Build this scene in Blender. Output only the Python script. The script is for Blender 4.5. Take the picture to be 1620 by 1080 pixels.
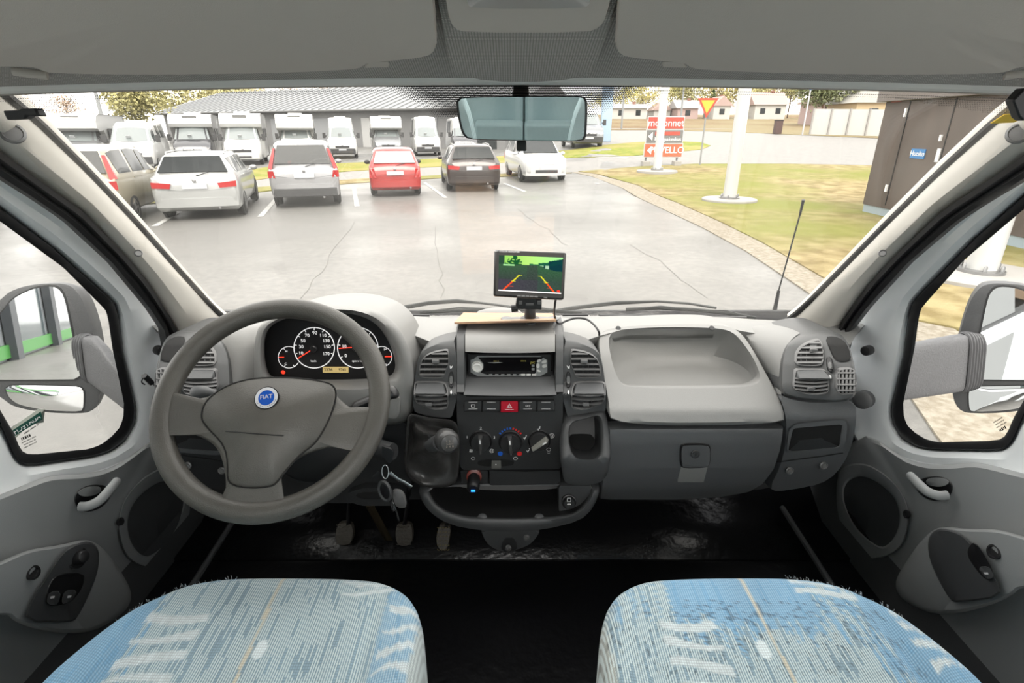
import bpy, bmesh, math, random
from math import sin, cos, pi, radians, sqrt, atan, atan2, hypot
from mathutils import Vector as V, Matrix, noise
for o in list(bpy.data.objects): bpy.data.objects.remove(o)
S = bpy.context.scene
COL = S.collection
# ---------------- camera, sky, sun, exposure ----------------
F, CX, CY = 850.0, 810.0, 540.0
TH = atan(335/850); CT, ST = cos(TH), sin(TH)
CAMZ = 2.0
cd = bpy.data.cameras.new('camera'); cam = bpy.data.objects.new('camera', cd); COL.objects.link(cam)
cam.location = (0, 0, CAMZ); cam.rotation_euler = (pi/2-TH, 0, 0)
cd.sensor_width = 36; cd.lens = F/1620*36; cd.clip_start = .02; cd.clip_end = 900
S.camera = cam
S.view_settings.view_transform = 'Standard'; S.view_settings.look = 'None'
S.view_settings.gamma = 1; S.view_settings.use_curve_mapping = False
S.view_settings.exposure = 2.05
w = bpy.data.worlds.new('sky'); S.world = w; w.use_nodes = True
nt = w.node_tree; nt.nodes.clear()
def wn(t, **k):
    n = nt.nodes.new(t)
    for a, b in k.items(): setattr(n, a, b)
    return n
o_ = wn('ShaderNodeOutputWorld'); bg = wn('ShaderNodeBackground'); tc = wn('ShaderNodeTexCoord')
nz = wn('ShaderNodeTexNoise'); nz.inputs['Scale'].default_value = 2.2; nz.inputs['Detail'].default_value = 6
mp = wn('ShaderNodeMapping'); mp.inputs['Scale'].default_value = (1, 1, 3.5)
cr = wn('ShaderNodeValToRGB'); cr.color_ramp.elements[0].position = .35; cr.color_ramp.elements[1].position = .6
cr.color_ramp.elements[0].color = (.84, .86, .89, 1); cr.color_ramp.elements[1].color = (1, .98, .94, 1)
nt.links.new(tc.outputs['Generated'], mp.inputs[0]); nt.links.new(mp.outputs[0], nz.inputs[0])
nt.links.new(nz.outputs[0], cr.inputs[0]); nt.links.new(cr.outputs[0], bg.inputs[0]); nt.links.new(bg.outputs[0], o_.inputs[0])
bg.inputs[1].default_value = 1.0
sd = bpy.data.lights.new('sun', 'SUN'); sd.energy = 1.1; sd.angle = radians(35); sd.color = (1, .96, .9)
so = bpy.data.objects.new('sun', sd); COL.objects.link(so); so.rotation_euler = (radians(38), radians(-12), radians(25))
# added fill light behind the cab; no roof hatch is built there
ad = bpy.data.lights.new('cab_fill_light', 'AREA'); ad.shape = 'RECTANGLE'; ad.size = 1.2; ad.size_y = 1.0; ad.energy = 24; ad.color = (1, .98, .95)
ao = bpy.data.objects.new('cab_fill_light', ad); COL.objects.link(ao); ao.location = (0, -1.1, 2.72); ao.rotation_euler = (radians(28), 0, 0)

# ---------------- pixel -> place ----------------
def ray(px, py):
    u = (px-CX)/F; v = (CY-py)/F
    return V((u, CT+v*ST, -ST+v*CT))
C0 = V((0, 0, CAMZ))
def PY(px, py, Y): r = ray(px, py); return C0+r*(Y/r.y)
def PZ(px, py, Z): r = ray(px, py); return C0+r*((Z-CAMZ)/r.z)
def PX(px, py, X): r = ray(px, py); return C0+r*(X/r.x)
def PD(px, py, d): return C0+ray(px, py)*d
def PP(px, py, p, n):
    r = ray(px, py); n = V(n); return C0+r*((V(p)-C0).dot(n)/r.dot(n))
# cab dimensions are drawn at 1:1.12 about the eye point
SC = 1.12
INT = [True]
def XF(p):
    p = V(p)
    return C0+(p-C0)*SC if INT[0] else p

# ---------------- materials ----------------
MATS = {}
ALB = [1.0]
def mat(name, col=(.5, .5, .5), rough=.5, metal=0, bump=0, bscale=300, var=0, vscale=6, emit=None, es=0, coat=0, col2=None, detail=4, spec=None, stretch=None, trans=0):
    if name in MATS: return MATS[name]
    m = bpy.data.materials.new(name); m.use_nodes = True; MATS[name] = m
    if ALB[0] != 1: col = tuple(c*ALB[0] for c in col); col2 = col2 and tuple(c*ALB[0] for c in col2)
    t = m.node_tree; b = t.nodes['Principled BSDF']
    b.inputs['Base Color'].default_value = (*col, 1); b.inputs['Roughness'].default_value = rough; b.inputs['Metallic'].default_value = metal
    if coat: b.inputs['Coat Weight'].default_value = coat
    if spec is not None: b.inputs['Specular IOR Level'].default_value = spec
    if trans: b.inputs['Transmission Weight'].default_value = trans
    if emit: b.inputs['Emission Color'].default_value = (*emit, 1); b.inputs['Emission Strength'].default_value = es
    tcn = t.nodes.new('ShaderNodeTexCoord'); src = tcn.outputs['Object']
    if stretch:
        mm = t.nodes.new('ShaderNodeMapping'); mm.inputs['Scale'].default_value = stretch; t.links.new(src, mm.inputs[0]); src = mm.outputs[0]
    if var or col2:
        n = t.nodes.new('ShaderNodeTexNoise'); n.inputs['Scale'].default_value = vscale; n.inputs['Detail'].default_value = detail
        t.links.new(src, n.inputs[0])
        r = t.nodes.new('ShaderNodeValToRGB'); r.color_ramp.elements[0].position = .35; r.color_ramp.elements[1].position = .65
        c2 = col2 or tuple(min(1, c*(1+var)) for c in col)
        c1 = col if col2 else tuple(c*(1-var) for c in col)
        r.color_ramp.elements[0].color = (*c1, 1); r.color_ramp.elements[1].color = (*c2, 1)
        t.links.new(n.outputs[0], r.inputs[0]); t.links.new(r.outputs[0], b.inputs['Base Color'])
    if bump:
        n = t.nodes.new('ShaderNodeTexNoise'); n.inputs['Scale'].default_value = bscale; n.inputs['Detail'].default_value = 2
        t.links.new(src, n.inputs[0])
        bp = t.nodes.new('ShaderNodeBump'); bp.inputs['Strength'].default_value = bump; bp.inputs['Distance'].default_value = .004
        t.links.new(n.outputs[0], bp.inputs['Height']); t.links.new(bp.outputs[0], b.inputs['Normal'])
    return m
def glassmat(name, tint=(1, 1, 1), dust_haze=.03, gloss=.06):
    m = bpy.data.materials.new(name); m.use_nodes = True; MATS[name] = m
    t = m.node_tree; t.nodes.clear(); N = t.nodes.new; L = t.links.new
    o = N('ShaderNodeOutputMaterial'); tr = N('ShaderNodeBsdfTransparent'); tr.inputs[0].default_value = (*tint, 1)
    gl = N('ShaderNodeBsdfGlossy'); gl.inputs['Roughness'].default_value = .02
    df = N('ShaderNodeBsdfDiffuse'); df.inputs[0].default_value = (.8, .78, .74, 1); tl = N('ShaderNodeBsdfTranslucent'); tl.inputs[0].default_value = (.8, .78, .74, 1)
    ds = N('ShaderNodeMixShader'); L(df.outputs[0], ds.inputs[1]); L(tl.outputs[0], ds.inputs[2])
    fr = N('ShaderNodeLayerWeight'); fr.inputs[0].default_value = .5
    pw = N('ShaderNodeMath'); pw.operation = 'POWER'; pw.inputs[1].default_value = 4.5; L(fr.outputs['Facing'], pw.inputs[0])
    ml = N('ShaderNodeMath'); ml.operation = 'MULTIPLY_ADD'; ml.inputs[1].default_value = .6; ml.inputs[2].default_value = gloss*.5; ml.use_clamp = True; L(pw.outputs[0], ml.inputs[0])
    a = N('ShaderNodeMixShader'); L(ml.outputs[0], a.inputs[0]); L(tr.outputs[0], a.inputs[1]); L(gl.outputs[0], a.inputs[2])
    b = N('ShaderNodeMixShader'); b.inputs[0].default_value = dust_haze  # patchy pale film: dust, plus the haze of reflections put into colour
    if dust_haze > 0:
        tcn = N('ShaderNodeTexCoord'); n = N('ShaderNodeTexNoise'); n.inputs['Scale'].default_value = 7; n.inputs['Detail'].default_value = 5
        L(tcn.outputs['Object'], n.inputs[0]); mr = N('ShaderNodeMapRange'); mr.inputs[1].default_value = .35; mr.inputs[2].default_value = .75
        mr.inputs[3].default_value = dust_haze*.5; mr.inputs[4].default_value = dust_haze*1.7; L(n.outputs[0], mr.inputs[0]); L(mr.outputs[0], b.inputs[0])
    L(a.outputs[0], b.inputs[1]); L(ds.outputs[0], b.inputs[2]); L(b.outputs[0], o.inputs[0])
    return m

# ---------------- mesh builder ----------------
ORG = {}
def tag(o, label=None, cat=None, group=None, kind=None):
    if label: o['label'] = label
    if cat: o['category'] = cat
    if group: o['group'] = group
    if kind: o['kind'] = kind
    return o
def empty(name, loc=(0, 0, 0), label=None, cat=None, group=None):
    o = bpy.data.objects.new(name, None); COL.objects.link(o); p = XF(loc); o.location = p; ORG[o.name] = p
    o.empty_display_size = .05
    return tag(o, label, cat, group)
def lempty(name, label=None, cat=None, group=None):   # thing built in its own coordinates, moved afterwards
    o = bpy.data.objects.new(name, None); COL.objects.link(o); ORG[o.name] = V((0, 0, 0))
    return tag(o, label, cat, group)
class MB:
    def __init__(s): s.v = []; s.f = []; s.m = []; s.cur = 0
    def mi(s, i): s.cur = i; return s
    def add(s, vs, fs):
        b = len(s.v); s.v += [V(p) for p in vs]; s.f += [tuple(i+b for i in f) for f in fs]; s.m += [s.cur]*len(fs); return s
    def box(s, c, d, R=None):
        c = V(c); x, y, z = d[0]/2, d[1]/2, d[2]/2
        vs = [V((a, b, e)) for a in (-x, x) for b in (-y, y) for e in (-z, z)]
        if R is not None: vs = [R @ q for q in vs]
        return s.add([q+c for q in vs], [(0, 1, 3, 2), (4, 6, 7, 5), (0, 4, 5, 1), (2, 3, 7, 6), (0, 2, 6, 4), (1, 5, 7, 3)])
    def hexa(s, a, b):   # two quads (4 pts each)
        return s.add(list(a)+list(b), [(3, 2, 1, 0), (4, 5, 6, 7), (0, 1, 5, 4), (1, 2, 6, 5), (2, 3, 7, 6), (3, 0, 4, 7)])
    def loops(s, L, cap0=True, cap1=True, closed=True):
        b = len(s.v); n = len(L[0]); fs = []
        for l in L: s.v += [V(p) for p in l]
        for i in range(len(L)-1):
            for j in range(n if closed else n-1):
                k = (j+1) % n; fs.append((b+i*n+j, b+i*n+k, b+(i+1)*n+k, b+(i+1)*n+j))
        for c, i in ((cap0, 0), (cap1, len(L)-1)):
            if c:
                ce = sum((V(p) for p in L[i]), V())/n; s.v.append(ce); q = len(s.v)-1
                for j in range(n):
                    k = (j+1) % n; fs.append((q, b+i*n+j, b+i*n+k) if i else (q, b+i*n+k, b+i*n+j))
        s.f += fs; s.m += [s.cur]*len(fs); return s
    def tube(s, P, r, n=12, cap=True, closed=False, up=None):
        P = [V(p) for p in P]; N = len(P); L = []; prev = None
        for i, p in enumerate(P):
            if closed: t = P[(i+1) % N]-P[i-1]
            else: t = P[min(i+1, N-1)]-P[max(i-1, 0)]
            if t.length < 1e-9: t = V((0, 0, 1))
            t.normalize()
            if prev is None:
                a = V(up) if up else (V((0, 0, 1)) if abs(t.z) < .9 else V((1, 0, 0)))
            else: a = prev
            a = a-t*a.dot(t); a.normalize(); prev = a; b = t.cross(a)
            ri = r[i] if isinstance(r, list) else r
            ra, rb = ri if isinstance(ri, tuple) else (ri, ri)
            L.append([p+a*(cos(2*pi*k/n)*ra)+b*(sin(2*pi*k/n)*rb) for k in range(n)])
        if closed: L.append(L[0]); return s.loops(L, False, False)
        return s.loops(L, cap, cap)
    def lathe(s, c, ax, prof, n=32):    # prof: (radius, distance along ax)
        c = V(c); ax = V(ax).normalized(); a = V((0, 0, 1)) if abs(ax.z) < .9 else V((1, 0, 0)); a = (a-ax*a.dot(ax)).normalized(); b = ax.cross(a)
        return s.loops([[c+ax*h+(a*cos(2*pi*k/n)+b*sin(2*pi*k/n))*r for k in range(n)] for r, h in prof])
    def grid(s, G):
        b = len(s.v); R = len(G); Cn = len(G[0])
        for r in G: s.v += [V(p) for p in r]
        fs = [(b+i*Cn+j, b+i*Cn+j+1, b+(i+1)*Cn+j+1, b+(i+1)*Cn+j) for i in range(R-1) for j in range(Cn-1)]
        s.f += fs; s.m += [s.cur]*len(fs); return s
    def slab(s, G, off):   # grid with thickness: off = vector or function(p)
        o = off if callable(off) else (lambda p: V(off))
        H = [[V(p)+o(V(p)) for p in r] for r in G]
        s.grid(G); s.grid([list(reversed(r)) for r in H])
        bd = lambda Q: [p for p in Q[0]]+[r[-1] for r in Q[1:]]+list(reversed(Q[-1]))[1:]+[r[0] for r in reversed(Q[1:-1])]
        return s.loops([bd(H), bd(G)], False, False)
    def prism(s, poly, off):   # poly of 3d points extruded by vector
        off = V(off); return s.loops([[V(p) for p in poly], [V(p)+off for p in poly]])
    def sphere(s, c, r, n=16, sq=(1, 1, 1)):
        c = V(c); L = []
        for i in range(n//2+1):
            th = pi*i/(n//2); L.append([c+V((sin(th)*cos(2*pi*k/n)*r*sq[0], sin(th)*sin(2*pi*k/n)*r*sq[1], cos(th)*r*sq[2])) for k in range(n)])
        return s.loops(L, False, False)
    def text(s, txt, size, M, depth=.0004, mirror=False):
        cu = bpy.data.curves.new('t', 'FONT'); cu.body = txt; cu.size = size; cu.align_x = 'CENTER'; cu.align_y = 'CENTER'; cu.extrude = depth; cu.resolution_u = 3
        ob = bpy.data.objects.new('t', cu); me = ob.to_mesh()
        vs = [M @ (V((-v.co.x, v.co.y, v.co.z)) if mirror else v.co.copy()) for v in me.vertices]; fs = [tuple(p.vertices) for p in me.polygons]
        ob.to_mesh_clear(); bpy.data.objects.remove(ob); bpy.data.curves.remove(cu)
        return s.add(vs, fs)
    def build(s, name, mats, parent=None, ang=38, bev=0, sub=0, label=None, cat=None, group=None, kind=None, solid=0, origin=None):
        if not isinstance(mats, (list, tuple)): mats = [mats]
        vs = [XF(p) for p in s.v]
        if parent is not None: org = ORG[parent.name]
        elif origin is not None: org = XF(origin)
        else:
            lo = V([min(p[i] for p in vs) for i in range(3)]); hi = V([max(p[i] for p in vs) for i in range(3)]); org = V(((lo.x+hi.x)/2, (lo.y+hi.y)/2, lo.z))
        me = bpy.data.meshes.new(name); me.from_pydata([p-org for p in vs], [], s.f)
        for m in mats: me.materials.append(m)
        if len(mats) > 1: me.polygons.foreach_set('material_index', s.m)
        bm = bmesh.new(); bm.from_mesh(me); bmesh.ops.remove_doubles(bm, verts=bm.verts, dist=1e-6); bmesh.ops.recalc_face_normals(bm, faces=bm.faces); bm.to_mesh(me); bm.free()
        me.polygons.foreach_set('use_smooth', [True]*len(me.polygons))
        try: me.set_sharp_from_angle(angle=radians(ang))
        except Exception: pass
        o = bpy.data.objects.new(name, me); COL.objects.link(o)
        if parent is not None: o.parent = parent; ORG[o.name] = org
        else: o.location = org; ORG[o.name] = org
        if solid: md = o.modifiers.new('s', 'SOLIDIFY'); md.thickness = solid; md.offset = 0
        if bev:
            md = o.modifiers.new('b', 'BEVEL'); md.width = bev; md.segments = 2; md.limit_method = 'ANGLE'; md.angle_limit = radians(40)
        if sub: md = o.modifiers.new('u', 'SUBSURF'); md.levels = sub; md.render_levels = sub
        return tag(o, label, cat, group, kind)
def copy_tree(o, parent=None):
    c = o.copy(); COL.objects.link(c); c.parent = parent
    for ch in list(o.children): copy_tree(ch, c)
    return c
# ---- outline helpers ----
def chaikin(P, it=2, closed=True, k=.25):
    P = [tuple(p) for p in P]
    for _ in range(it):
        Q = []; n = len(P)
        for i in range(n if closed else n-1):
            a, b = P[i], P[(i+1) % n]
            Q.append(tuple(a[j]*(1-k)+b[j]*k for j in range(len(a)))); Q.append(tuple(a[j]*k+b[j]*(1-k) for j in range(len(a))))
        if not closed: Q = [P[0]]+Q+[P[-1]]
        P = Q
    return P
def spl(P, n=8):     # open Catmull-Rom
    P = [V(p) for p in P]; Q = []
    for i in range(len(P)-1):
        a = P[max(i-1, 0)]; b = P[i]; c = P[i+1]; d = P[min(i+2, len(P)-1)]
        for k in range(n):
            t = k/n; Q.append(.5*((2*b)+(c-a)*t+(2*a-5*b+4*c-d)*t*t+(3*b-a-3*c+d)*t**3))
    return Q+[P[-1]]
def polar(P, c, N=72):
    n = len(P); out = []
    for i in range(N):
        a = 2*pi*i/N; dx, dy = cos(a), sin(a); best = None
        for j in range(n):
            x1, y1 = P[j][0]-c[0], P[j][1]-c[1]; x2, y2 = P[(j+1) % n][0]-c[0], P[(j+1) % n][1]-c[1]
            ex, ey = x2-x1, y2-y1; den = dx*ey-dy*ex
            if abs(den) < 1e-12: continue
            t = (x1*ey-y1*ex)/den; s = (x1*dy-y1*dx)/den
            if t > 0 and -1e-9 <= s <= 1+1e-9 and (best is None or t > best): best = t
        if best is None: best = 1
        out.append((c[0]+dx*best, c[1]+dy*best))
    return out
def arc(P, c, N=72):   # even samples along a closed outline
    n = len(P); d = [0]
    for i in range(n): d.append(d[-1]+hypot(P[(i+1) % n][0]-P[i][0], P[(i+1) % n][1]-P[i][1]))
    out = []; j = 0
    for k in range(N):
        q = d[-1]*k/N
        while d[j+1] < q: j += 1
        f = (q-d[j])/max(1e-9, d[j+1]-d[j]); a, b = P[j], P[(j+1) % n]; out.append((a[0]+(b[0]-a[0])*f, a[1]+(b[1]-a[1])*f))
    return out
def mirx(P, s): return [(s-p[0], p[1]) for p in reversed(P)]
def lerp(a, b, t): return a+(b-a)*t
def interp(T, x):
    if x <= T[0][0]: return T[0][1]
    for (a, b), (c, d) in zip(T, T[1:]):
        if x <= c: return b+(d-b)*(x-a)/(c-a)
    return T[-1][1]
def shape(mb, center, items, N=72, cap0=False, cap1=True):
    """concentric loops. item = (pixels, Y or f(px,py), smoothing, dy) or ('off', (dx,dy,dz), scale)"""
    L = []
    for it in items:
        if it[0] == 'off':
            l = L[-1]; c = sum(l, V())/len(l); sc = it[2] if len(it) > 2 else 1
            L.append([c+(p-c)*sc+V(it[1]) for p in l])
        else:
            P, Y = it[0], it[1]; k = it[2] if len(it) > 2 else 2; dy = it[3] if len(it) > 3 else 0
            P = polar(chaikin(P, k) if k else P, center, N)
            L.append([PY(x, y, Y(x, y) if callable(Y) else Y)+V((0, dy, 0)) for x, y in P])
    mb.loops(L, cap0, cap1); return L
def shrink(P, c, k): return [(c[0]+(x-c[0])*k, c[1]+(y-c[1])*k) for x, y in P]
def inset(P, d):     # rough polygon inset in pixels
    n = len(P); A = sum(P[i][0]*P[(i+1) % n][1]-P[(i+1) % n][0]*P[i][1] for i in range(n)); sg = 1 if A > 0 else -1; Q = []
    for i in range(n):
        a, b, c = P[i-1], P[i], P[(i+1) % n]
        e1 = V((b[0]-a[0], b[1]-a[1])).normalized(); e2 = V((c[0]-b[0], c[1]-b[1])).normalized()
        n1 = V((-e1.y, e1.x))*sg; n2 = V((-e2.y, e2.x))*sg; m = (n1+n2); q = m/max(.3, m.dot(n1)) if m.length > 1e-6 else n1
        Q.append((b[0]+q.x*d, b[1]+q.y*d))
    return Q
# ================= cab shell =================
m_trim = mat('pillar_plastic', (.52, .50, .46), .6, bump=.06, bscale=700)
m_rub = mat('black_rubber', (.012, .012, .013), .45)
m_white = mat('white_paint', (.84, .87, .88), .28, coat=.4)
m_head = mat('headliner_plastic', (.49, .445, .40), .75, bump=.10, bscale=900)
m_dark = mat('charcoal_plastic', (.06, .062, .064), .5, bump=.10, bscale=700)
m_door = mat('door_card_grey', (.27, .28, .28), .55, bump=.10, bscale=700)
m_black = mat('black_plastic', (.012, .012, .013), .4)
m_void = mat('cavity_shade_paint', (.004, .004, .004), .8)  # shade of uncut openings put into a near-black colour; also dark joints
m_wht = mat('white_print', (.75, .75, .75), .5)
m_chrome = mat('bright_metal', (.7, .7, .7), .25, metal=1)
m_screw = mat('screw_grey', (.16, .16, .16), .4, metal=.3)
# woven header cloth: small woven dots
def weave(name, c1, c2, sc, rough=.85, bs=.5):
    m = bpy.data.materials.new(name); m.use_nodes = True; MATS[name] = m
    t = m.node_tree; b = t.nodes['Principled BSDF']; b.inputs['Roughness'].default_value = rough; N = t.nodes.new; L = t.links.new
    tcn = N('ShaderNodeTexCoord'); w1 = N('ShaderNodeTexWave'); w2 = N('ShaderNodeTexWave'); w2.bands_direction = 'Y'
    for q in (w1, w2): q.inputs['Scale'].default_value = sc; q.inputs['Distortion'].default_value = .4; L(tcn.outputs['Object'], q.inputs[0])
    mu = N('ShaderNodeMath'); mu.operation = 'MULTIPLY'; L(w1.outputs['Fac'], mu.inputs[0]); L(w2.outputs['Fac'], mu.inputs[1])
    r = N('ShaderNodeValToRGB'); r.color_ramp.elements[0].color = (*c1, 1); r.color_ramp.elements[1].color = (*c2, 1); r.color_ramp.elements[1].position = .5
    L(mu.outputs[0], r.inputs[0]); L(r.outputs[0], b.inputs['Base Color'])
    bp = N('ShaderNodeBump'); bp.inputs['Strength'].default_value = bs; bp.inputs['Distance'].default_value = .002; L(mu.outputs[0], bp.inputs['Height']); L(bp.outputs[0], b.inputs['Normal'])
    return m
m_cloth = weave('headliner_cloth', (.25, .235, .22), (.49, .455, .42), 105)
glass_w = glassmat('windscreen_glass', (.985, .975, .955), dust_haze=.012, gloss=.05)
glass_d = glassmat('door_glass', (.98, .975, .96), dust_haze=.006, gloss=.04)

# windscreen surface
def WS(s, t):
    x = s*lerp(.70, .60, t); y = lerp(1.38-.13*s*s, .72-.03*s*s, t)+.022*sin(pi*min(max(t, 0), 1)); z = lerp(1.546+.028*s*s, 2.05-.012*s*s, t)+.020*sin(pi*min(max(t, 0), 1))
    return V((x, y, z))
g = MB().slab([[WS(-1.15+2.3*i/40, -.06+1.12*j/16) for i in range(41)] for j in range(17)], (0, .003, .004))
win = g.build('window_1', glass_w, kind='structure', label='wide raked windscreen of the cab')
# printed dots on the glass
dots = MB()
def dot(c, r, tx, ty, n=6): dots.add([c+tx*(cos(2*pi*k/n)*r)+ty*(sin(2*pi*k/n)*r) for k in range(n)], [tuple(range(n))])
for row in range(0, 19):
    t = 1.0-row*.0043
    for k in range(-75, 76):
        s = (k+.5*(row % 2))*.0049+.004
        p = WS(s, t)-V((0, .0012, .0012)); tx = V((1, 0, 0)); ty = (WS(s, t+.01)-WS(s, t-.01)).normalized()
        edge = .275-.0052*row   # half width falls with depth
        q = (edge-abs(s-.010))/.075
        q = min(1, q, (19-row)/5)
        if q > .10: dot(p, .00190*min(1, q)**.6, tx, ty)
for row in range(2):
    for k in range(-240, 241):
        s = k*.0042; t = .992-row*.006-(.0 if abs(s) < .9 else 0)
        if abs(s) > .25: dot(WS(s, t)-V((0, .0012, .0012)), .0008-.0002*row, V((1, 0, 0)), V((0, -.8, .6)))
for row in range(9):
    for k in range(60):
        for sg in (-1, 1):
            s = sg*(1.0-k*.0045); t = .985-row*.0048
            if k < 52-row*7: dot(WS(s, t)-V((0, .0012, .0012)), .0007, V((1, 0, 0)), V((0, -.8, .6)))
dd = dots.build('dot_matrix_band', m_black, win, kind='stuff')
# yellow inspection tag at the upper corner
P = [PP(x, y, (0, .745, 2.02), (0, .6, .8)) for x, y in ((1579, 165), (1604, 162), (1602, 177), (1575, 181))]
MB().prism([WS(1.00, .955)+V((0, -.003, -.003)), WS(1.045, .96)+V((0, -.003, -.003)), WS(1.035, .935)+V((0, -.003, -.003)), WS(.995, .93)+V((0, -.003, -.003))], (0, .001, .001)).build('yellow_sticker', mat('yellow_paper', (.75, .5, .05), .6), win)

# headliner
prof = [(.745, 2.052), (.730, 2.050), (.70, 2.056), (.62, 2.081), (.5, 2.113), (.3, 2.17), (.1, 2.22), (-.4, 2.26)]
G = [[V((x, y-.03*(x/.6)**2*(1 if y > .6 else .5), z-.012*(x/.6)**2)) for x in [i*.05-1.0 for i in range(41)]] for y, z in spl([(0, a, b) for a, b in prof], 5) for (_, y, z) in [(0, y, z)]] if False else None
pts = spl([(0, a, b) for a, b in prof], 5)
G = [[V((x, p.y-.03*(x/.6)**2*(1 if p.y > .6 else .6), p.z-.012*(x/.6)**2)) for x in [i*.05-1.0 for i in range(41)]] for p in pts]
MB().slab(G, (0, .004, .03)).build('ceiling', m_cloth, kind='structure')
# header lip along the glass top
def edge_top(s, dt=0): return WS(s, 1.0+dt)
MB().tube([WS(-1.12+2.24*i/40, 1.003)+V((0, -.012, .0055)) for i in range(41)], .0075, 8).build('trim_1', mat('header_lip', (.62, .61, .58), .45), kind='structure')

VP0, VN = (0, .70, 2.036), (0, .27, 1)
def vis(px, py, off=0): return PP(px, py, (0, .70, 2.036+off), VN)
def plate(mb, P, k, off0, off1, center, N=96, r=2.5):
    """rounded plate lying in the visor plane; off = height over that plane"""
    P = chaikin(P, k); A = arc(P, center, 220); N = 220; L = []
    base = [vis(x, y, off0) for x, y in A]; c = sum(base, V())/N
    h = off1-off0; cc = [(.985, h), (1, h*.8), (1, h*.3), (.992, h*.06), (.98, 0)]
    for s_, z in cc: L.append([c+(p-c)*s_+V((0, 0, z)) for p in base])
    mb.loops(L); return mb
# bulging cloth section between the visors
b = MB(); P = [(668, -160), (690, 0), (705, 80), (722, 131), (925, 131), (948, 95), (980, 0), (1010, -160)]
plate(b, P, 2, .004, .035, (820, 20)); b.build('trim_2', m_cloth, kind='structure')
t = empty('overhead_console', vis(838, 20), 'grey moulded overhead console above the rear view mirror', 'overhead console')
b = MB(); P = [(695, -150), (700, -40), (707, 25), (716, 46), (735, 53), (930, 53), (950, 45), (960, 30), (975, -40), (985, -150)]
plate(b, P, 1, -.008, .008, (838, -30)); b.build('cover', m_head, t)
b = MB(); P = [(735, -150), (737, 5), (745, 15), (925, 15), (936, 5), (940, -150)]
plate(b, P, 1, -.011, -.004, (838, -50)); b.build('lamp_lens', mat('lens_grey', (.34, .33, .32), .35), t)
def visor(mx, nm, label):
    t = empty('sun_visor', vis(mx(340), 60), label, 'sun visor', 'sun visors under the headliner')
    P = [(-160, 102), (0, 107), (50, 107), (62, 112), (78, 118), (250, 120), (450, 117), (560, 111.5), (574, 109), (580, 101), (675, 93), (690, 84), (692, 72), (689, 25), (684, -40), (670, -170), (-120, -170)]
    P = [(mx(x), y) for x, y in P]
    b = MB(); plate(b, P, 2, -.010, .003, (mx(330), 20)); b.build('visor_panel', m_head, t)
    b = MB(); b.hexa([vis(mx(x), y, -.002) for x, y in ((582, 97), (616, 97), (616, 106), (576, 107))], [vis(mx(x), y, .005) for x, y in ((582, 97), (616, 97), (616, 106), (576, 107))]); b.build('pivot_clip', m_head, t, bev=.002)
    b = MB(); b.tube([vis(mx(20), 112, .004), vis(mx(75), 119, .004)], .005); b.build('hinge_rod', m_head, t)
visor(lambda x: x, '', 'grey sun visor above the driver, over the steering wheel')
visor(lambda x: 1664-x, '', 'grey sun visor above the passenger, over the glove box')

# ---- pillars and doors (both sides) ----
def poly_at(P, n):   # resample open px polyline
    P = [V((x, y, 0)) for x, y in P]; d = [0]
    for a, c in zip(P, P[1:]): d.append(d[-1]+(c-a).length)
    out = []
    for i in range(n):
        q = d[-1]*i/(n-1)
        for j in range(len(P)-1):
            if q <= d[j+1]+1e-6: out.append(P[j].lerp(P[j+1], (q-d[j])/max(1e-6, d[j+1]-d[j]))); break
    return out
B0 = [(362, 508), (340, 490), (285, 430), (213, 350), (135, 267), (57, 190), (0, 143), (-40, 112)]
B1 = [(292, 545), (268, 500), (235, 448), (200, 407), (133, 337), (60, 285), (0, 240), (-60, 195)]
B2 = [(262, 560), (255, 522), (232, 488), (173, 417), (100, 350), (50, 316), (0, 285), (-70, 240)]
B3 = [(235, 600), (225, 540), (205, 500), (167, 455), (83, 385), (40, 352), (0, 322), (-80, 262)]
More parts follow.
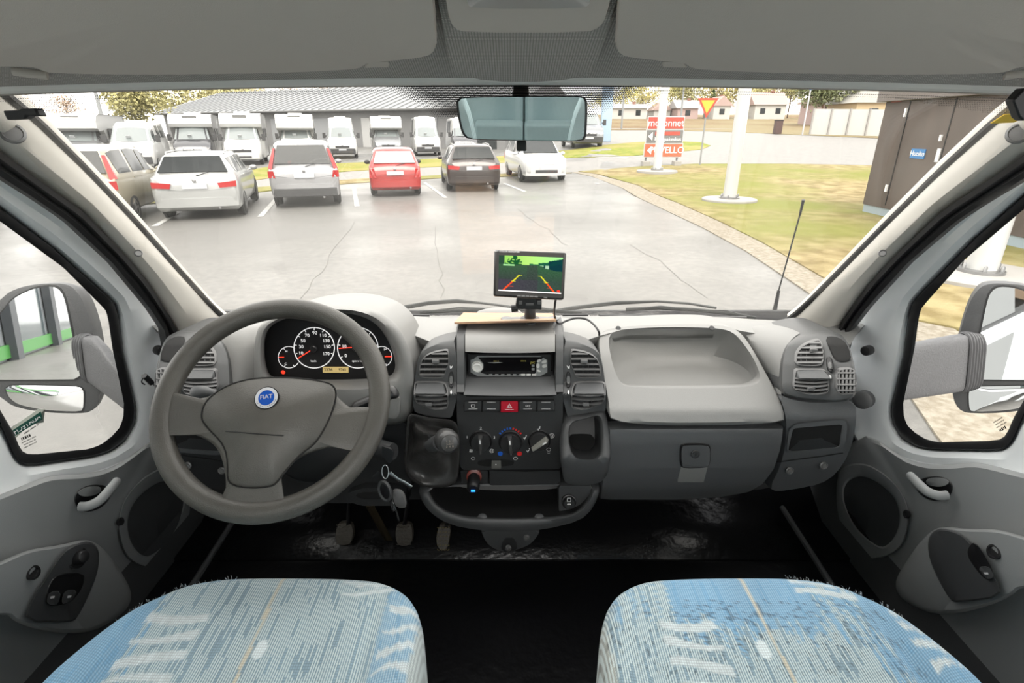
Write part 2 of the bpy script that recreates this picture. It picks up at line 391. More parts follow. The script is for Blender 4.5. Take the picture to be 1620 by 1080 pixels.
def side(sg, mp_, md_, n_):
    # mp_: pixel map for the pillar, md_: for the door; sg=+1 left (X negative)
    def q(px, py, X): x, y = mp_(px, py); return PX(x, y, -X*sg)
    n = 26
    def line(B, Xb, Xt):
        L = poly_at(B, n); return [q(p.x, p.y, lerp(Xb, Xt, i/(n-1))) for i, p in enumerate(L)]
    def linews(B, inset_):
        out = []
        for i, p in enumerate(poly_at(B, n)):
            x, y = mp_(p.x, p.y); r = ray(x, y); Yv = lerp(1.25, .675, i/(n-1)); out.append(PY(x, y, Yv))
        return out
    l0 = linews(B0, 0); l1 = line(B1, .76, .665); l2 = line(B2, .80, .71); l3 = line(B3, .845, .75)
    t = MB(); t.tube(l0, .0065, 8); t.build('trim_%d' % (3+n_*5), m_rub, kind='structure')
    l0b = [a+(b-a)*.05 for a, b in zip(l0, l1)]
    mid = [[a.lerp(b, f)+V((sg*h, -h*.9, 0)) for a, b in zip(l0b, l1)] for f, h in ((0, 0), (.08, .006), (.35, .012), (.62, .010), (.8, 0), (1, -.022))]
    tr = MB().slab(mid, (-sg*.01, .03, .012)).build('trim_%d' % (4+n_*5), m_trim, kind='structure')
    for i in (4, 19):
        pass
    for (px, py, r) in ((219, 400, .0055), (20, 210, .011)):
        c = None; best = 1e9
        x, y = mp_(px, py)
        # nearest grid vertex of the trim face
        for row in mid[1:4]:
            for p in row:
                d = p-C0; u = d.x; dep = d.y*CT-d.z*ST; qx = CX+F*u/dep; qy = CY-F*(d.y*ST+d.z*CT)/dep
                e = (qx-x)**2+(qy-y)**2
                if e < best: best = e; c = p
        pp = PD(x, y, (c-C0).dot(V((0, CT, -ST)))-.007)
        nrm = V((sg*.62, -.62, .48)).normalized()
        MB().lathe(pp-nrm*.003, nrm, [(r*1.25, 0), (r*1.25, .003), (r, .004), (r*.9, .002), (r*.3, .002)], 20).build('screw_cap', m_screw, tr)
    # black door seal between pillar and door
    l1b = [p+V((-sg*.006, .008, 0)) for p in l1]; l2b = [p for p in l2]
    s_ = MB(); s_.slab([[a.lerp(b, f)+V((sg*h, -h, 0)) for a, b in zip(l1b, l2b)] for f, h in ((0, 0), (.25, .006), (.45, .002), (.6, .010), (.85, .010), (1, 0))], (-sg*.02, .02, 0))
    s_.build('trim_%d' % (5+n_*5), m_rub, kind='structure')
    # door
    def D(px, py, off=0): x, y = md_(px, py); return PP(x, y, (-sg*(.88-off), 0, 1.5), (sg*1.0, 0, .2) if sg < 0 else (1, 0, -.2))
    def D(px, py, off=0):
        x, y = md_(px, py); r = ray(x, y); a = .88-off   # |X| = a - .2(z-1.5)
        k = (a-.2*(CAMZ-1.5))/(sg*(-r.x)+.2*r.z); return C0+r*k
    inn = [(-147, 250), (-120, 262), (0, 350), (100, 423), (158, 481), (168, 492), (172, 510), (178, 552), (196, 637), (195, 660), (190, 675), (178, 689), (160, 703), (141, 710), (60, 718), (44, 718), (36, 714), (30, 705), (22, 685), (0, 648)]
    out = [(-185, 195), (-150, 215), (0, 327), (83, 390), (165, 463), (182, 480), (188, 500), (196, 560), (214, 637), (216, 655), (212, 675), (197, 698), (175, 714), (148, 722), (60, 735), (42, 736), (28, 731), (20, 718), (13, 700), (0, 671)]
    c = (60, 560); N = 120
    pi_ = polar(inn, c, N); po = polar(out, c, N)
    door = tag(bpy.data.objects.new('door_%d' % (n_+1), None), kind='structure'); COL.objects.link(door); ORG[door.name] = XF((-sg*.88, .8, .9)); door.location = XF((-sg*.88, .8, .9))
    rb = MB(); rb.loops([[D(x, y, -.012) for x, y in pi_], [D(x, y, .004) for x, y in pi_], [D(lerp(a[0], b[0], .3), lerp(a[1], b[1], .3), .008) for a, b in zip(pi_, po)], [D(lerp(a[0], b[0], .85), lerp(a[1], b[1], .85), .010) for a, b in zip(pi_, po)], [D(x, y, .002) for x, y in po], [D(x, y, -.012) for x, y in po]], False, False)
    rb.build('window_seal', m_rub, door)
    gl = MB(); gl.loops([[D(x, y, -.006) for x, y in pi_], [D(x, y, -.009) for x, y in pi_]])
    gl.build('window_%d' % (n_+2), glass_d, kind='structure')
    # sheet metal around the window
    m2 = [(-330, 60), (-160, 155), (0, 268), (110, 335), (190, 400), (255, 475), (285, 530), (295, 600), (290, 660), (262, 720), (200, 745), (159, 765), (81, 775), (0, 805), (-150, 870), (-420, 960), (-420, 300)]
    pm = polar(chaikin(m2, 1), c, N)
    def K(f, off): return [D(lerp(a[0], b[0], f), lerp(a[1], b[1], f), off) for a, b in zip(po, pm)]
    mt = MB(); mt.loops([[D(x, y, -.014) for x, y in po], [D(x, y, .0) for x, y in po], K(.10, .012), K(.3, .022), K(.55, .022), K(.75, .03), K(.95, .04), K(1, .03), K(1, -.03)], False, False)
    mt.build('door_frame', m_white, door)
    if True:
        # plug and oval grommet on the hinge face
        for (px, py, rx, ry, mt_) in ((256, 555, .0105, .0135, m_black), (262, 633, .020, .0165, m_dark)):
            p = D(px, py, .058); nx = V((sg*.8, -.55, .1)).normalized()
            MB().lathe(p-nx*.02, nx, [(rx*1.1, 0), (rx*1.1, .018), (rx*.9, .021), (rx*.3, .022)], 24).build('hinge_plug', mt_, door)
    # door card
    card = [(-420, 960), (-100, 822), (0, 782), (60, 758), (84, 751), (125, 750), (159, 745), (185, 735), (207, 722), (232, 700), (262, 690), (296, 720), (302, 760), (304, 810), (296, 870), (285, 930), (262, 1010), (200, 1200), (-420, 1500)]
    cc = (120, 900)
    def E(P, off, k=2, N=120, center=cc): return [D(x, y, off) for x, y in polar(chaikin(P, k) if k else P, center, N)]
    cm = MB(); cm.loops([E(card, -.02, 1), E(card, .03, 1), E(shrink(card, cc, .985), .042, 1), E(shrink(card, cc, .95), .05, 1), E(shrink(card, cc, .5), .05, 1)], True, True)
    cardo = cm.build('door_card', m_door, door)
    # pocket: raised rim and dark pocket
    rim = [(186, 822), (198, 785), (225, 755), (262, 735), (300, 745), (303, 810), (292, 868), (275, 905), (233, 900), (203, 886), (190, 860)]
    pin = [(200, 827), (209, 797), (232, 773), (262, 757), (289, 770), (291, 805), (270, 850), (236, 880), (222, 878), (206, 858)]
    ce = (248, 825)
    pk = MB(); pk.loops([E(rim, .046, 2, 72, ce), E(rim, .054, 2, 72, ce), E(shrink(rim, ce, .97), .060, 2, 72, ce), E(shrink(pin, ce, 1.06), .060, 2, 72, ce), E(pin, .054, 2, 72, ce), E(pin, .0515, 2, 72, ce)], False, False)
    pk.build('pocket_rim', m_door, cardo)
    pf = MB(); pf.loops([E(pin, .051, 2, 72, ce), E(pin, .053, 2, 72, ce)]); pf.build('pocket', m_dark, cardo)
    sl = [(236, 876), (262, 850), (284, 812), (289, 800), (292, 806), (274, 848), (240, 882)]
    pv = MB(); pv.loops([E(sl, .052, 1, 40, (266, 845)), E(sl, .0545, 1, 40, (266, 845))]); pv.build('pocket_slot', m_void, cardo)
    for (px, py) in ((192, 825),):
        p = D(px, py, .065); MB().lathe(p-V((sg*.004, 0, 0)), (sg, 0, .2), [(.009, 0), (.009, .004), (.006, .005), (.006, .002)], 20).build('screw', m_black, cardo)
    # armrest
    am = [(-180, 960), (-60, 915), (0, 888), (45, 868), (95, 862), (135, 851), (160, 862), (190, 900), (214, 944), (192, 976), (133, 1006), (33, 992), (0, 962), (-180, 1040)]
    ac = (80, 925)
    ar = MB(); ar.loops([E(am, .045, 2, 140, ac), E(shrink(am, ac, .99), .080, 2, 140, ac), E(shrink(am, ac, .965), .092, 2, 140, ac), E(shrink(am, ac, .92), .097, 2, 140, ac), E(shrink(am, ac, .4), .098, 2, 140, ac)], False, True)
    arm = ar.build('armrest', m_door, door)
    p = D(54, 906, .1015); MB().lathe(p-V((sg*.004, 0, 0)), (sg, 0, .2), [(.012, 0), (.012, .0045), (.009, .005), (.008, .001)], 24).build('screw', m_black, arm)
    sw = [(52, 945), (78, 905), (100, 872), (120, 860), (140, 855), (153, 862), (158, 880), (154, 908), (139, 945), (122, 978), (112, 984), (36, 984)]
    sc_ = (102, 925)
    sp = MB(); sp.loops([E(sw, .09, 1, 90, sc_), E(sw, .106, 1, 90, sc_), E(shrink(sw, sc_, .95), .110, 1, 90, sc_), E(shrink(sw, sc_, .5), .110, 1, 90, sc_)], False, True)
    spo = sp.build('switch_panel', m_dark, door)
    def piece(P, o0, o1, name, mt_, k=1, c_=None, par=None):
        c_ = c_ or (sum(a[0] for a in P)/len(P), sum(a[1] for a in P)/len(P))
        mb = MB(); mb.loops([E(P, o0, k, 48, c_), E(P, o1-.0015, k, 48, c_), E(shrink(P, c_, .94), o1, k, 48, c_)], False, True); return mb.build(name, mt_, par or door)
    if n_ == 0:
        piece([(94, 906), (133, 906), (134, 921), (124, 941), (110, 954), (83, 959), (70, 951), (78, 920)], .108, .1115, 'switch_recess', m_black, 1, None, spo)
        piece([(78, 936), (97, 934), (92, 957), (78, 957), (73, 950)], .11, .116, 'window_switch', m_dark, 1, None, spo)
        piece([(101, 933), (123, 932), (116, 948), (106, 954), (96, 956)], .11, .116, 'window_switch', m_dark, 1, None, spo)
        piece([(80, 943), (87, 942), (86, 946), (79, 947)], .1155, .1165, 'switch_symbol', m_wht, 0, None, spo)
        piece([(107, 942), (114, 941), (112, 945), (106, 946)], .1155, .1165, 'switch_symbol', m_wht, 0, None, spo)
        p = D(122, 882, .11); ax = V((sg, -.1, .25)).normalized()
        MB().lathe(p-ax*.004, ax, [(.020, 0), (.020, .005), (.0175, .006), (.0165, .0045)], 28).build('knob_ring', m_black, spo)
        MB().lathe(p, ax, [(.0125, 0), (.0125, .012), (.010, .017), (.004, .019)], 28).build('mirror_knob', m_black, spo)
    else:
        piece([(72, 900), (84, 884), (92, 890), (96, 905), (82, 930), (66, 952), (56, 952), (52, 940)], .108, .1115, 'switch_recess', m_black, 1, None, spo)
        piece([(60, 929), (79, 927), (66, 950), (56, 951), (52, 945)], .11, .116, 'window_switch', m_dark, 1, None, spo)
        piece([(62, 939), (70, 938), (67, 942), (61, 943)], .1155, .1165, 'switch_symbol', m_wht, 0, None, spo)
    # door pull
    ov = [(116, 790), (122, 776), (138, 767), (158, 766), (172, 770), (178, 782), (165, 800), (145, 810), (125, 808)]
    piece(ov, .048, .0525, 'handle_cup', m_black, 2, None)
    piece([(120, 780), (134, 770), (160, 768), (160, 780), (135, 787)], .052, .056, 'handle_escutcheon', m_door, 2, None)
    pth = spl([D(125, 801, .066), D(140, 800, .082), D(158, 791, .094), D(174, 774, .096), D(186, 760, .086)], 6)
    hm = MB(); N_ = len(pth); hm.tube(pth, [(.0095*(.55 if i in (0, N_-1) else 1), .0085*(.5 if i in (0, N_-1) else 1)) if 0 < i < N_-1 else (.004, .004) for i in range(N_)], 16)
    hm.build('door_handle', m_door, door)
    return D
mapL = lambda x, y: (x, y)
DL = side(1, mapL, mapL, 0)
DR = side(-1, lambda x, y: (1607+.09*(490-y)-x, y), lambda x, y: (1625-x, y-.12*max(0, min(196-x, 320))-.06*max(0, y-640)), 1)

# stickers on the driver's door glass (read from outside)
def sticker(D, pts, off=.0): return [D(x, y, off-.004) for x, y in pts]
st = empty('window_sticker', DL(45, 670, -.004), 'green and white shop sticker on the driver door window', 'sticker')
gq = sticker(DL, [(19, 681), (64, 651), (67, 663), (23, 689)])
MB().hexa([p for p in gq], [p+V((.0008, 0, 0)) for p in gq]).build('green_band', mat('sticker_green', (.02, .10, .075), .5), st)
wq = sticker(DL, [(17, 677), (60, 647), (71, 647), (69, 668), (24, 694)], -.0005)
MB().hexa([p for p in wq], [p+V((.0004, 0, 0)) for p in wq]).build('paper', mat('sticker_white', (.65, .68, .6), .6), st)
def onpane(D, px, py, dx, dy, off):   # frame on the pane: x axis along pixel direction
    o = D(px, py, off); x = (D(px+dx, py+dy, off)-o).normalized(); n = V((1 if px < 810 else -1, 0, .2)).normalized(); y = n.cross(x).normalized(); x = y.cross(n).normalized()
    return Matrix((( x.x, y.x, n.x, o.x), (x.y, y.y, n.y, o.y), (x.z, y.z, n.z, o.z), (0, 0, 0, 1)))
MB().text('ALIATECH', .0125, onpane(DL, 43, 671, 10, -6.4, -.0028), .0002, True).build('lettering', m_wht, st)
def strokes(mb, Mx, rows):   # worn fine print: rows of (y, x0, x1, height)
    for y, x0, x1, h in rows:
        x = x0; k = 0
        while x < x1:
            w_ = h*(.35+.5*((k*7) % 5)/5); k += 1
            q = [Mx @ V((x, y, 0)), Mx @ V((x+w_, y, 0)), Mx @ V((x+w_, y+h, 0)), Mx @ V((x, y+h, 0))]
            mb.add(q, [(0, 1, 2, 3)]); x += w_+h*(.9 if k % 6 == 0 else .25)
    return mb
for rw_ in ((.0088, -.026, .026, .0022), (-.0125, -.014, .018, .0026)): strokes(MB(), onpane(DL, 43, 671, 10, -6.4, -.0028), [rw_]).build('small_lettering', m_black, st)
def maker_mark(D, px, py, dx, dy, lab):
    mb = MB(); strokes(mb, onpane(D, px, py, dx, dy, -.0045), [(.006, -.012, .004, .005), (.001, -.014, .014, .002), (-.004, -.012, .012, .002), (-.009, -.014, .012, .002)])
    mb.build('glass_marking', m_black, label=lab, cat='glass marking')
maker_mark(DL, 46, 697, 10, -5, 'small dark maker marking low on the driver door glass')
maker_mark(DR, 42, 692, -10, -5, 'small dark maker marking low on the passenger door glass')

# cab floor, firewall, lower walls
m_floor = mat('black_floor_mat', (.006, .006, .007), .28, bump=.55, bscale=38, spec=.35)
MB().box((0, .35, .885), (1.9, 2.7, .03)).build('floor', m_floor, kind='structure')
fw = MB(); fw.grid([[V((x, y, z)) for x in (-.95, -.4, 0, .4, .95)] for y, z in ((1.15, .90), (1.3, .905), (1.45, 1.0), (1.52, 1.3), (1.52, 1.5))])
fw.build('wall_front', m_floor, kind='structure', solid=.02)
for sg, nm in ((-1, 'left'), (1, 'right')):
    MB().box((sg*.935, .35, 1.05), (.02, 2.2, .5)).build('wall_'+nm, m_dark, kind='structure')
    ss = MB(); ss.tube([(sg*.80, 1.3, .96), (sg*.80, .9, .93), (sg*.80, .4, .92)], .008, 8)
    ss.build('baseboard_'+nm, m_dark, kind='structure')
# living area behind the seats
m_wall = mat('habitation_wall', (.55, .52, .47), .7)
INT[0] = False
for nm, c, d in (('wall_rear', (0, -3.4, 1.75), (2.3, .03, 2.1)), ('wall_port', (-1.16, -2.0, 1.75), (.03, 2.8, 2.1)), ('wall_starboard', (1.16, -2.0, 1.75), (.03, 2.8, 2.1))):
    MB().box(c, d).build(nm, m_wall, kind='structure')
MB().box((0, -2.0, 2.82), (2.35, 2.85, .03)).build('roof', m_wall, kind='structure')
MB().box((0, -.58, 2.55), (2.35, .03, .55)).build('wall_overcab', m_wall, kind='structure')
MB().box((0, -2.2, .76), (2.3, 2.6, .03)).build('floor_living', mat('vinyl_floor', (.2, .14, .09), .5), kind='structure')
INT[0] = True
# ================= dashboard =================
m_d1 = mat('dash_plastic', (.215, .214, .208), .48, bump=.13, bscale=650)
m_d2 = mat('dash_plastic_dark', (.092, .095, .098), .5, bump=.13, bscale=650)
m_d4 = mat('console_cheek', (.058, .060, .062), .45, bump=.13, bscale=650)  # this and the console plastic: dark, deepened further for front-face shade
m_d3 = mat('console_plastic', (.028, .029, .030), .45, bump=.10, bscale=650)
m_slat = mat('vent_slat', (.13, .13, .13), .3)
YT = [(485, 1.42), (500, 1.32), (512, 1.20), (525, 1.13), (545, 1.085), (575, 1.05), (610, 1.02), (660, .995), (700, 1.0), (740, 1.02), (780, 1.05), (840, 1.10)]
def yd(px, py): return interp(YT, py)
def ys(px, py): return interp(YT, py)-.10*max(0, (abs(px-805)-380)/180)**1.5
dash = empty('dashboard', (0, 1.1, 1.0), 'grey van dashboard spanning the cab under the windscreen', 'dashboard')
def P3(px, py, Y, o=(0, 0, 0)): return PY(px, py, Y)+V(o)
# ---- top shelf: from glass to the front rolls
def top_front(s):   # pixel of the roll edge for s in px
    T = [(235, 548), (262, 533), (300, 526), (350, 519), (405, 520), (440, 508), (520, 506), (600, 508), (650, 524), (690, 540), (722, 530), (735, 521), (880, 519), (893, 532), (925, 535), (945, 528), (990, 516), (1148, 514), (1176, 520), (1240, 530), (1260, 528), (1317, 523), (1350, 545), (1375, 560)]
    return interp(T, s)
cols = [262+i*(1345-262)/76 for i in range(77)]
G = []
for f in (0, .08, .25, .5, .75, .92, 1):
    row = []
    for px in cols:
        py = top_front(px); a = PY(px, py+4, yd(px, py+4)+.012+.03*(abs(px-805) > 440))
        s_ = max(-1.18, min(1.18, a.x*1.12/.70)); bk = WS(s_, -.035)
        bk = V((a.x*lerp(1, 1.12, 1), bk.y, bk.z-.004))
        p = a.lerp(bk, f); p.z += .014*sin(pi*f)
        row.append(p)
    G.append(row)
low = []
for px in cols:
    py = top_front(px); a = PY(px, py+4, yd(px, py+4)+.012+.03*(abs(px-805) > 440)); low.append(a+V((0, .006, -.012)))
MB().slab([low]+G, (0, .01, -.02)).build('top_shelf', m_d1, dash)
# demister slots and panel gap along the glass
for x0, x1, yy in ((606, 680, 499.5), (735, 795, 498.5), (890, 930, 499), (948, 1076, 500), (1124, 1180, 503)):
    P_ = [P3(x0+(x1-x0)*i/6, yy, 1.34, (0, 0, .002)) for i in range(7)]
    MB().tube(P_, (.0035, .006), 6).build('demister_slot', m_black, dash)
# ---- structural core behind the face pieces (dark)
core = MB()
cp = [(250, 560), (405, 535), (640, 560), (890, 560), (1200, 560), (1345, 570), (1350, 640), (1340, 700), (1310, 755), (1190, 776), (950, 785), (640, 790), (420, 793), (300, 775), (262, 700), (250, 640)]
cp = polar(cp, (800, 660), 90)
core.loops([[PY(x, y, 1.25) for x, y in cp], [PY(x, y, 1.25)+V((0, .13, -.02)) for x, y in cp]])
core.build('carrier', m_d3, dash)

def face(name, P, Yf, center, mt, k=1, N=90, roll=.006, depth=.12, cap=True, holes=None, parent=dash, rr=.985, mid=True):
    mb = MB(); b = polar(chaikin(P, k) if k else P, center, N)
    it = []
    base = [PY(x, y, Yf(x, y)) for x, y in b]
    L = [[p+V((0, depth, -.01)) for p in base], [p+V((0, roll, 0)) for p in base]]
    L.append([PY(x, y, Yf(x, y)) for x, y in shrink(b, center, rr)])
    if holes is None:
        for s_ in (.93, .85, .75, .65, .55, .45, .35, .25, .15, .05): L.append([PY(x, y, Yf(x, y)) for x, y in shrink(b, center, s_)])
        mb.loops(L, False, True)
    else:
        H, hk, items = holes; hb = polar(chaikin(H, hk) if hk else H, center, N)
        for s_ in (.3, .6, .9): L.append([PY(lerp(a[0]*1., c[0], s_), lerp(a[1], c[1], s_), Yf(lerp(a[0], c[0], s_), lerp(a[1], c[1], s_))) for a, c in zip(shrink(b, center, rr), hb)])
        h0 = [PY(x, y, Yf(x, y)) for x, y in hb]; L.append(h0); cur = h0
        for o, sc in items:
            c0 = sum(cur, V())/N; cur = [c0+(p-c0)*sc+V(o) for p in cur]; L.append(cur)
        mb.loops(L, False, True)
    return mb.build(name, mt, parent)
# passenger tray panel with the deep bowl
tray = [(946, 535), (953, 522), (975, 517), (1060, 513), (1120, 512.5), (1150, 515), (1168, 523), (1182, 538), (1200, 568), (1229, 621), (1241, 652), (1242, 672), (965, 674), (963, 639), (955, 600), (948, 560)]
def yt(px, py): return interp([(510, 1.19), (530, 1.135), (560, 1.085), (600, 1.04), (625, 1.005), (650, .968), (668, .957), (676, .975)], py)
bowl = [(962, 540), (966, 527), (980, 521), (1035, 517.5), (1106, 517.5), (1145, 520), (1162, 527), (1176, 543), (1192, 566), (1203, 592), (1203, 602), (1194, 609), (1170, 611), (1000, 612), (986, 609), (978, 600), (969, 577)]
mb = MB(); c_ = (1085, 575); N = 120
ob = polar(chaikin(tray, 2), (1095, 600), N)
ob = polar(chaikin(tray, 2), c_, N); hb = polar(chaikin(bowl, 2), c_, N)
L = [[PY(x, y, yt(x, y))+V((0, .10, -.01)) for x, y in ob], [PY(x, y, yt(x, y)+.004) for x, y in ob], [PY(x, y, yt(x, y)) for x, y in shrink(ob, c_, .99)]]
for f in (.08, .16, .25, .35, .45, .55, .65, .75, .85, .94): L.append([PY(lerp(a[0], b[0], f), lerp(a[1], b[1], f), yt(lerp(a[0], b[0], f), lerp(a[1], b[1], f))) for a, b in zip(ob, hb)])
h0 = [PY(x, y, yt(x, y)) for x, y in hb]; zc = min(p.z for p in h0)
L.append(h0)
L.append([p+V((0, .012, (.004 if p.z > zc+.02 else .0)-.002)) for p in h0])
flp = [(962, 622), (968, 600), (984, 585), (1020, 578), (1085, 575), (1140, 578), (1172, 588), (1192, 604), (1200, 622), (1085, 630)]
fl_ = [PZ(x, y, 1.476) for x, y in polar(chaikin(flp, 2), (1083, 602), N)]
# match the floor ring to the rim by angle about the bowl centre
cr_ = sum(h0, V())/N
m1_ = [a_.lerp(b2, .35)+V(((a_.x-cr_.x)*.05, .028, -.002)) for a_, b2 in zip(h0, fl_)]
m2_ = [a_.lerp(b2, .8)+V(((a_.x-cr_.x)*.04, .022, -.001)) for a_, b2 in zip(h0, fl_)]
L.append(m1_); L.append(m2_); c0 = sum(fl_, V())/N
L.append([c0+(p-c0)*.97 for p in fl_]); L.append([c0+(p-c0)*.85+V((0, 0, -.004)) for p in fl_]); L.append([c0+(p-c0)*.4+V((0, 0, -.004)) for p in fl_])
mb.loops(L, False, True); trayo = mb.build('passenger_tray', m_d1, dash, ang=50)
for px, py in ((978, 519.3), (1126, 519)):
    MB().lathe(PY(px, py, yt(px, py)-.001), (0, -.5, .8), [(.006, 0), (.006, .0015), (.003, .0018)], 14).build('screw', m_black, trayo)
# glove box door
def yg(px, py): return interp([(672, .985), (680, .976), (700, .974), (740, .986), (770, 1.01), (792, 1.055)], py)
gb = [(964, 678), (1241, 677), (1240, 690), (1236, 712), (1226, 742), (1208, 766), (1185, 779), (1140, 787), (1071, 791), (948, 791), (955, 740)]
glo = face('glove_box_lid', gb, yg, (1090, 735), m_d2, 0, 120, depth=.05)
def chip(P, Y, th, name, mt, par, k=1, c=None, N=48, rr=.93, side_=None):
    c = c or (sum(a[0] for a in P)/len(P), sum(a[1] for a in P)/len(P))
    b = polar(chaikin(P, k) if k else P, c, N); Yf = Y if callable(Y) else (lambda x, y: Y)
    base = [PY(x, y, Yf(x, y)) for x, y in b]; c0 = sum(base, V())/N
    L = [[p+V((0, .004, 0)) for p in base], [p+V((0, -th*.7, 0)) for p in base]]+[[PY(x, y, Yf(x, y)-th) for x, y in shrink(b, c, k_)] for k_ in (rr, rr*.75, rr*.5, rr*.25)]
    mb = MB(); mb.loops(L, True, True); return mb.build(name, mt, par)
chip([(1071, 762), (1078, 735), (1120, 735), (1113, 762)], yg, .0015, 'latch_recess', m_d1, glo, 0)
chip([(1075, 705), (1080, 701), (1120, 701), (1124, 706), (1123, 733), (1118, 739), (1080, 740), (1075, 735)], yg, .003, 'latch_shadow_gap', m_black, glo, 1)
lt = chip([(1077, 707), (1081, 703), (1118, 703), (1122, 707), (1121, 731), (1117, 736), (1081, 737), (1077, 733)], yg, .010, 'latch', m_d2, glo, 1)
p = PY(1100, 718, .966); MB().lathe(p, (0, -1, .15), [(.009, 0), (.009, .0015), (.0078, .002), (.0078, .001), (.006, .001), (.006, .0022)], 24).build('lock', m_d3, lt)
MB().box(p+V((0, -.0025, 0)), (.002, .001, .007)).build('keyhole', m_void, lt)

def screw(px, py, Y, par):
    p = PY(px, py, Y)
    MB().lathe(p, (0, -1, .2), [(.0085, 0), (.0085, .002), (.007, .0028), (.0055, .001), (.0045, .001), (.004, .0025), (.0015, .0025)], 20).build('screw', m_screw, par)
# ---- side pods, built for each end
def pod(fx, who, lower_y):
    X = lambda P: [(fx(x), y) for x, y in P] if fx(1)<fx(2) else [(fx(x), y) for x, y in reversed(P)]
    yp = lambda px, py: ys(px, py)-.01-.0*px
    out = [(1233, 622), (1234, 583), (1237, 558), (1245, 542), (1260, 531), (1293, 524), (1317, 524), (1335, 531), (1345, 546), (1353, 580), (1356, 613), (1353, 630), (1330, 637), (1280, 634), (1247, 628)]
    c = (fx(1296), 580)
    o = X(out); b = polar(chaikin(o, 2), c, 90); mb = MB()
    f0 = lambda x, y: ys(x, y)
    base = [PY(x, y, f0(x, y)) for x, y in b]; c0 = sum(base, V())/90
    L = [[p+V((0, .12, -.01)) for p in base], [p+V((0, .004, 0)) for p in base], [PY(x, y, f0(x, y)-.012) for x, y in shrink(b, c, .985)], [PY(x, y, f0(x, y)-.022) for x, y in shrink(b, c, .94)]]
    for s_ in (.85, .75, .65, .55, .45, .35, .25, .15, .05): L.append([PY(x, y, f0(x, y)-.024) for x, y in shrink(b, c, s_)])
    mb.loops(L, False, True); po = mb.build('vent_pod', mat('pod_plastic', (.068, .07, .071), .45, bump=.13, bscale=650), dash)
    fs = lambda x, y: ys(x, y)-.0265
    vent(X([(1258, 576), (1259, 558), (1267, 547), (1280, 540), (1294, 536), (1298, 542), (1301, 555), (1302, 563), (1297, 577)]), fs, dash, 5, True)
    vent(X([(1257, 585), (1262, 583), (1303, 583), (1309, 593), (1308, 622), (1280, 622), (1254, 616)]), fs, dash, 5, True, hood=9)
    vent(X([(1322, 583), (1350, 582), (1353, 600), (1352, 617), (1348, 621), (1323, 622)]), fs, dash, 4, False, nv=5)
    chip(X([(1306, 534), (1322, 532.5), (1335, 538), (1343, 551), (1347, 570), (1323, 572), (1316, 558)]), fs, .001, 'speaker_opening', m_void, dash, 1)  # speaker hole is a dark panel laid on, shade as colour
    tw = chip(X([(1308, 565), (1316, 565), (1317, 588), (1310, 588)]), fs, .004, 'vent_thumbwheel', m_black, dash, 1)
    chip(X([(1309.5, 572), (1315.5, 572), (1316, 583), (1310.5, 583)]), lambda x, y: fs(x, y)-.003, .005, 'wheel_grip', m_slat, tw, 1)
    chip(X([(1312.5, 594), (1315, 594), (1315, 599), (1313, 599)]), fs, .001, 'vent_symbol', m_wht, po, 1)
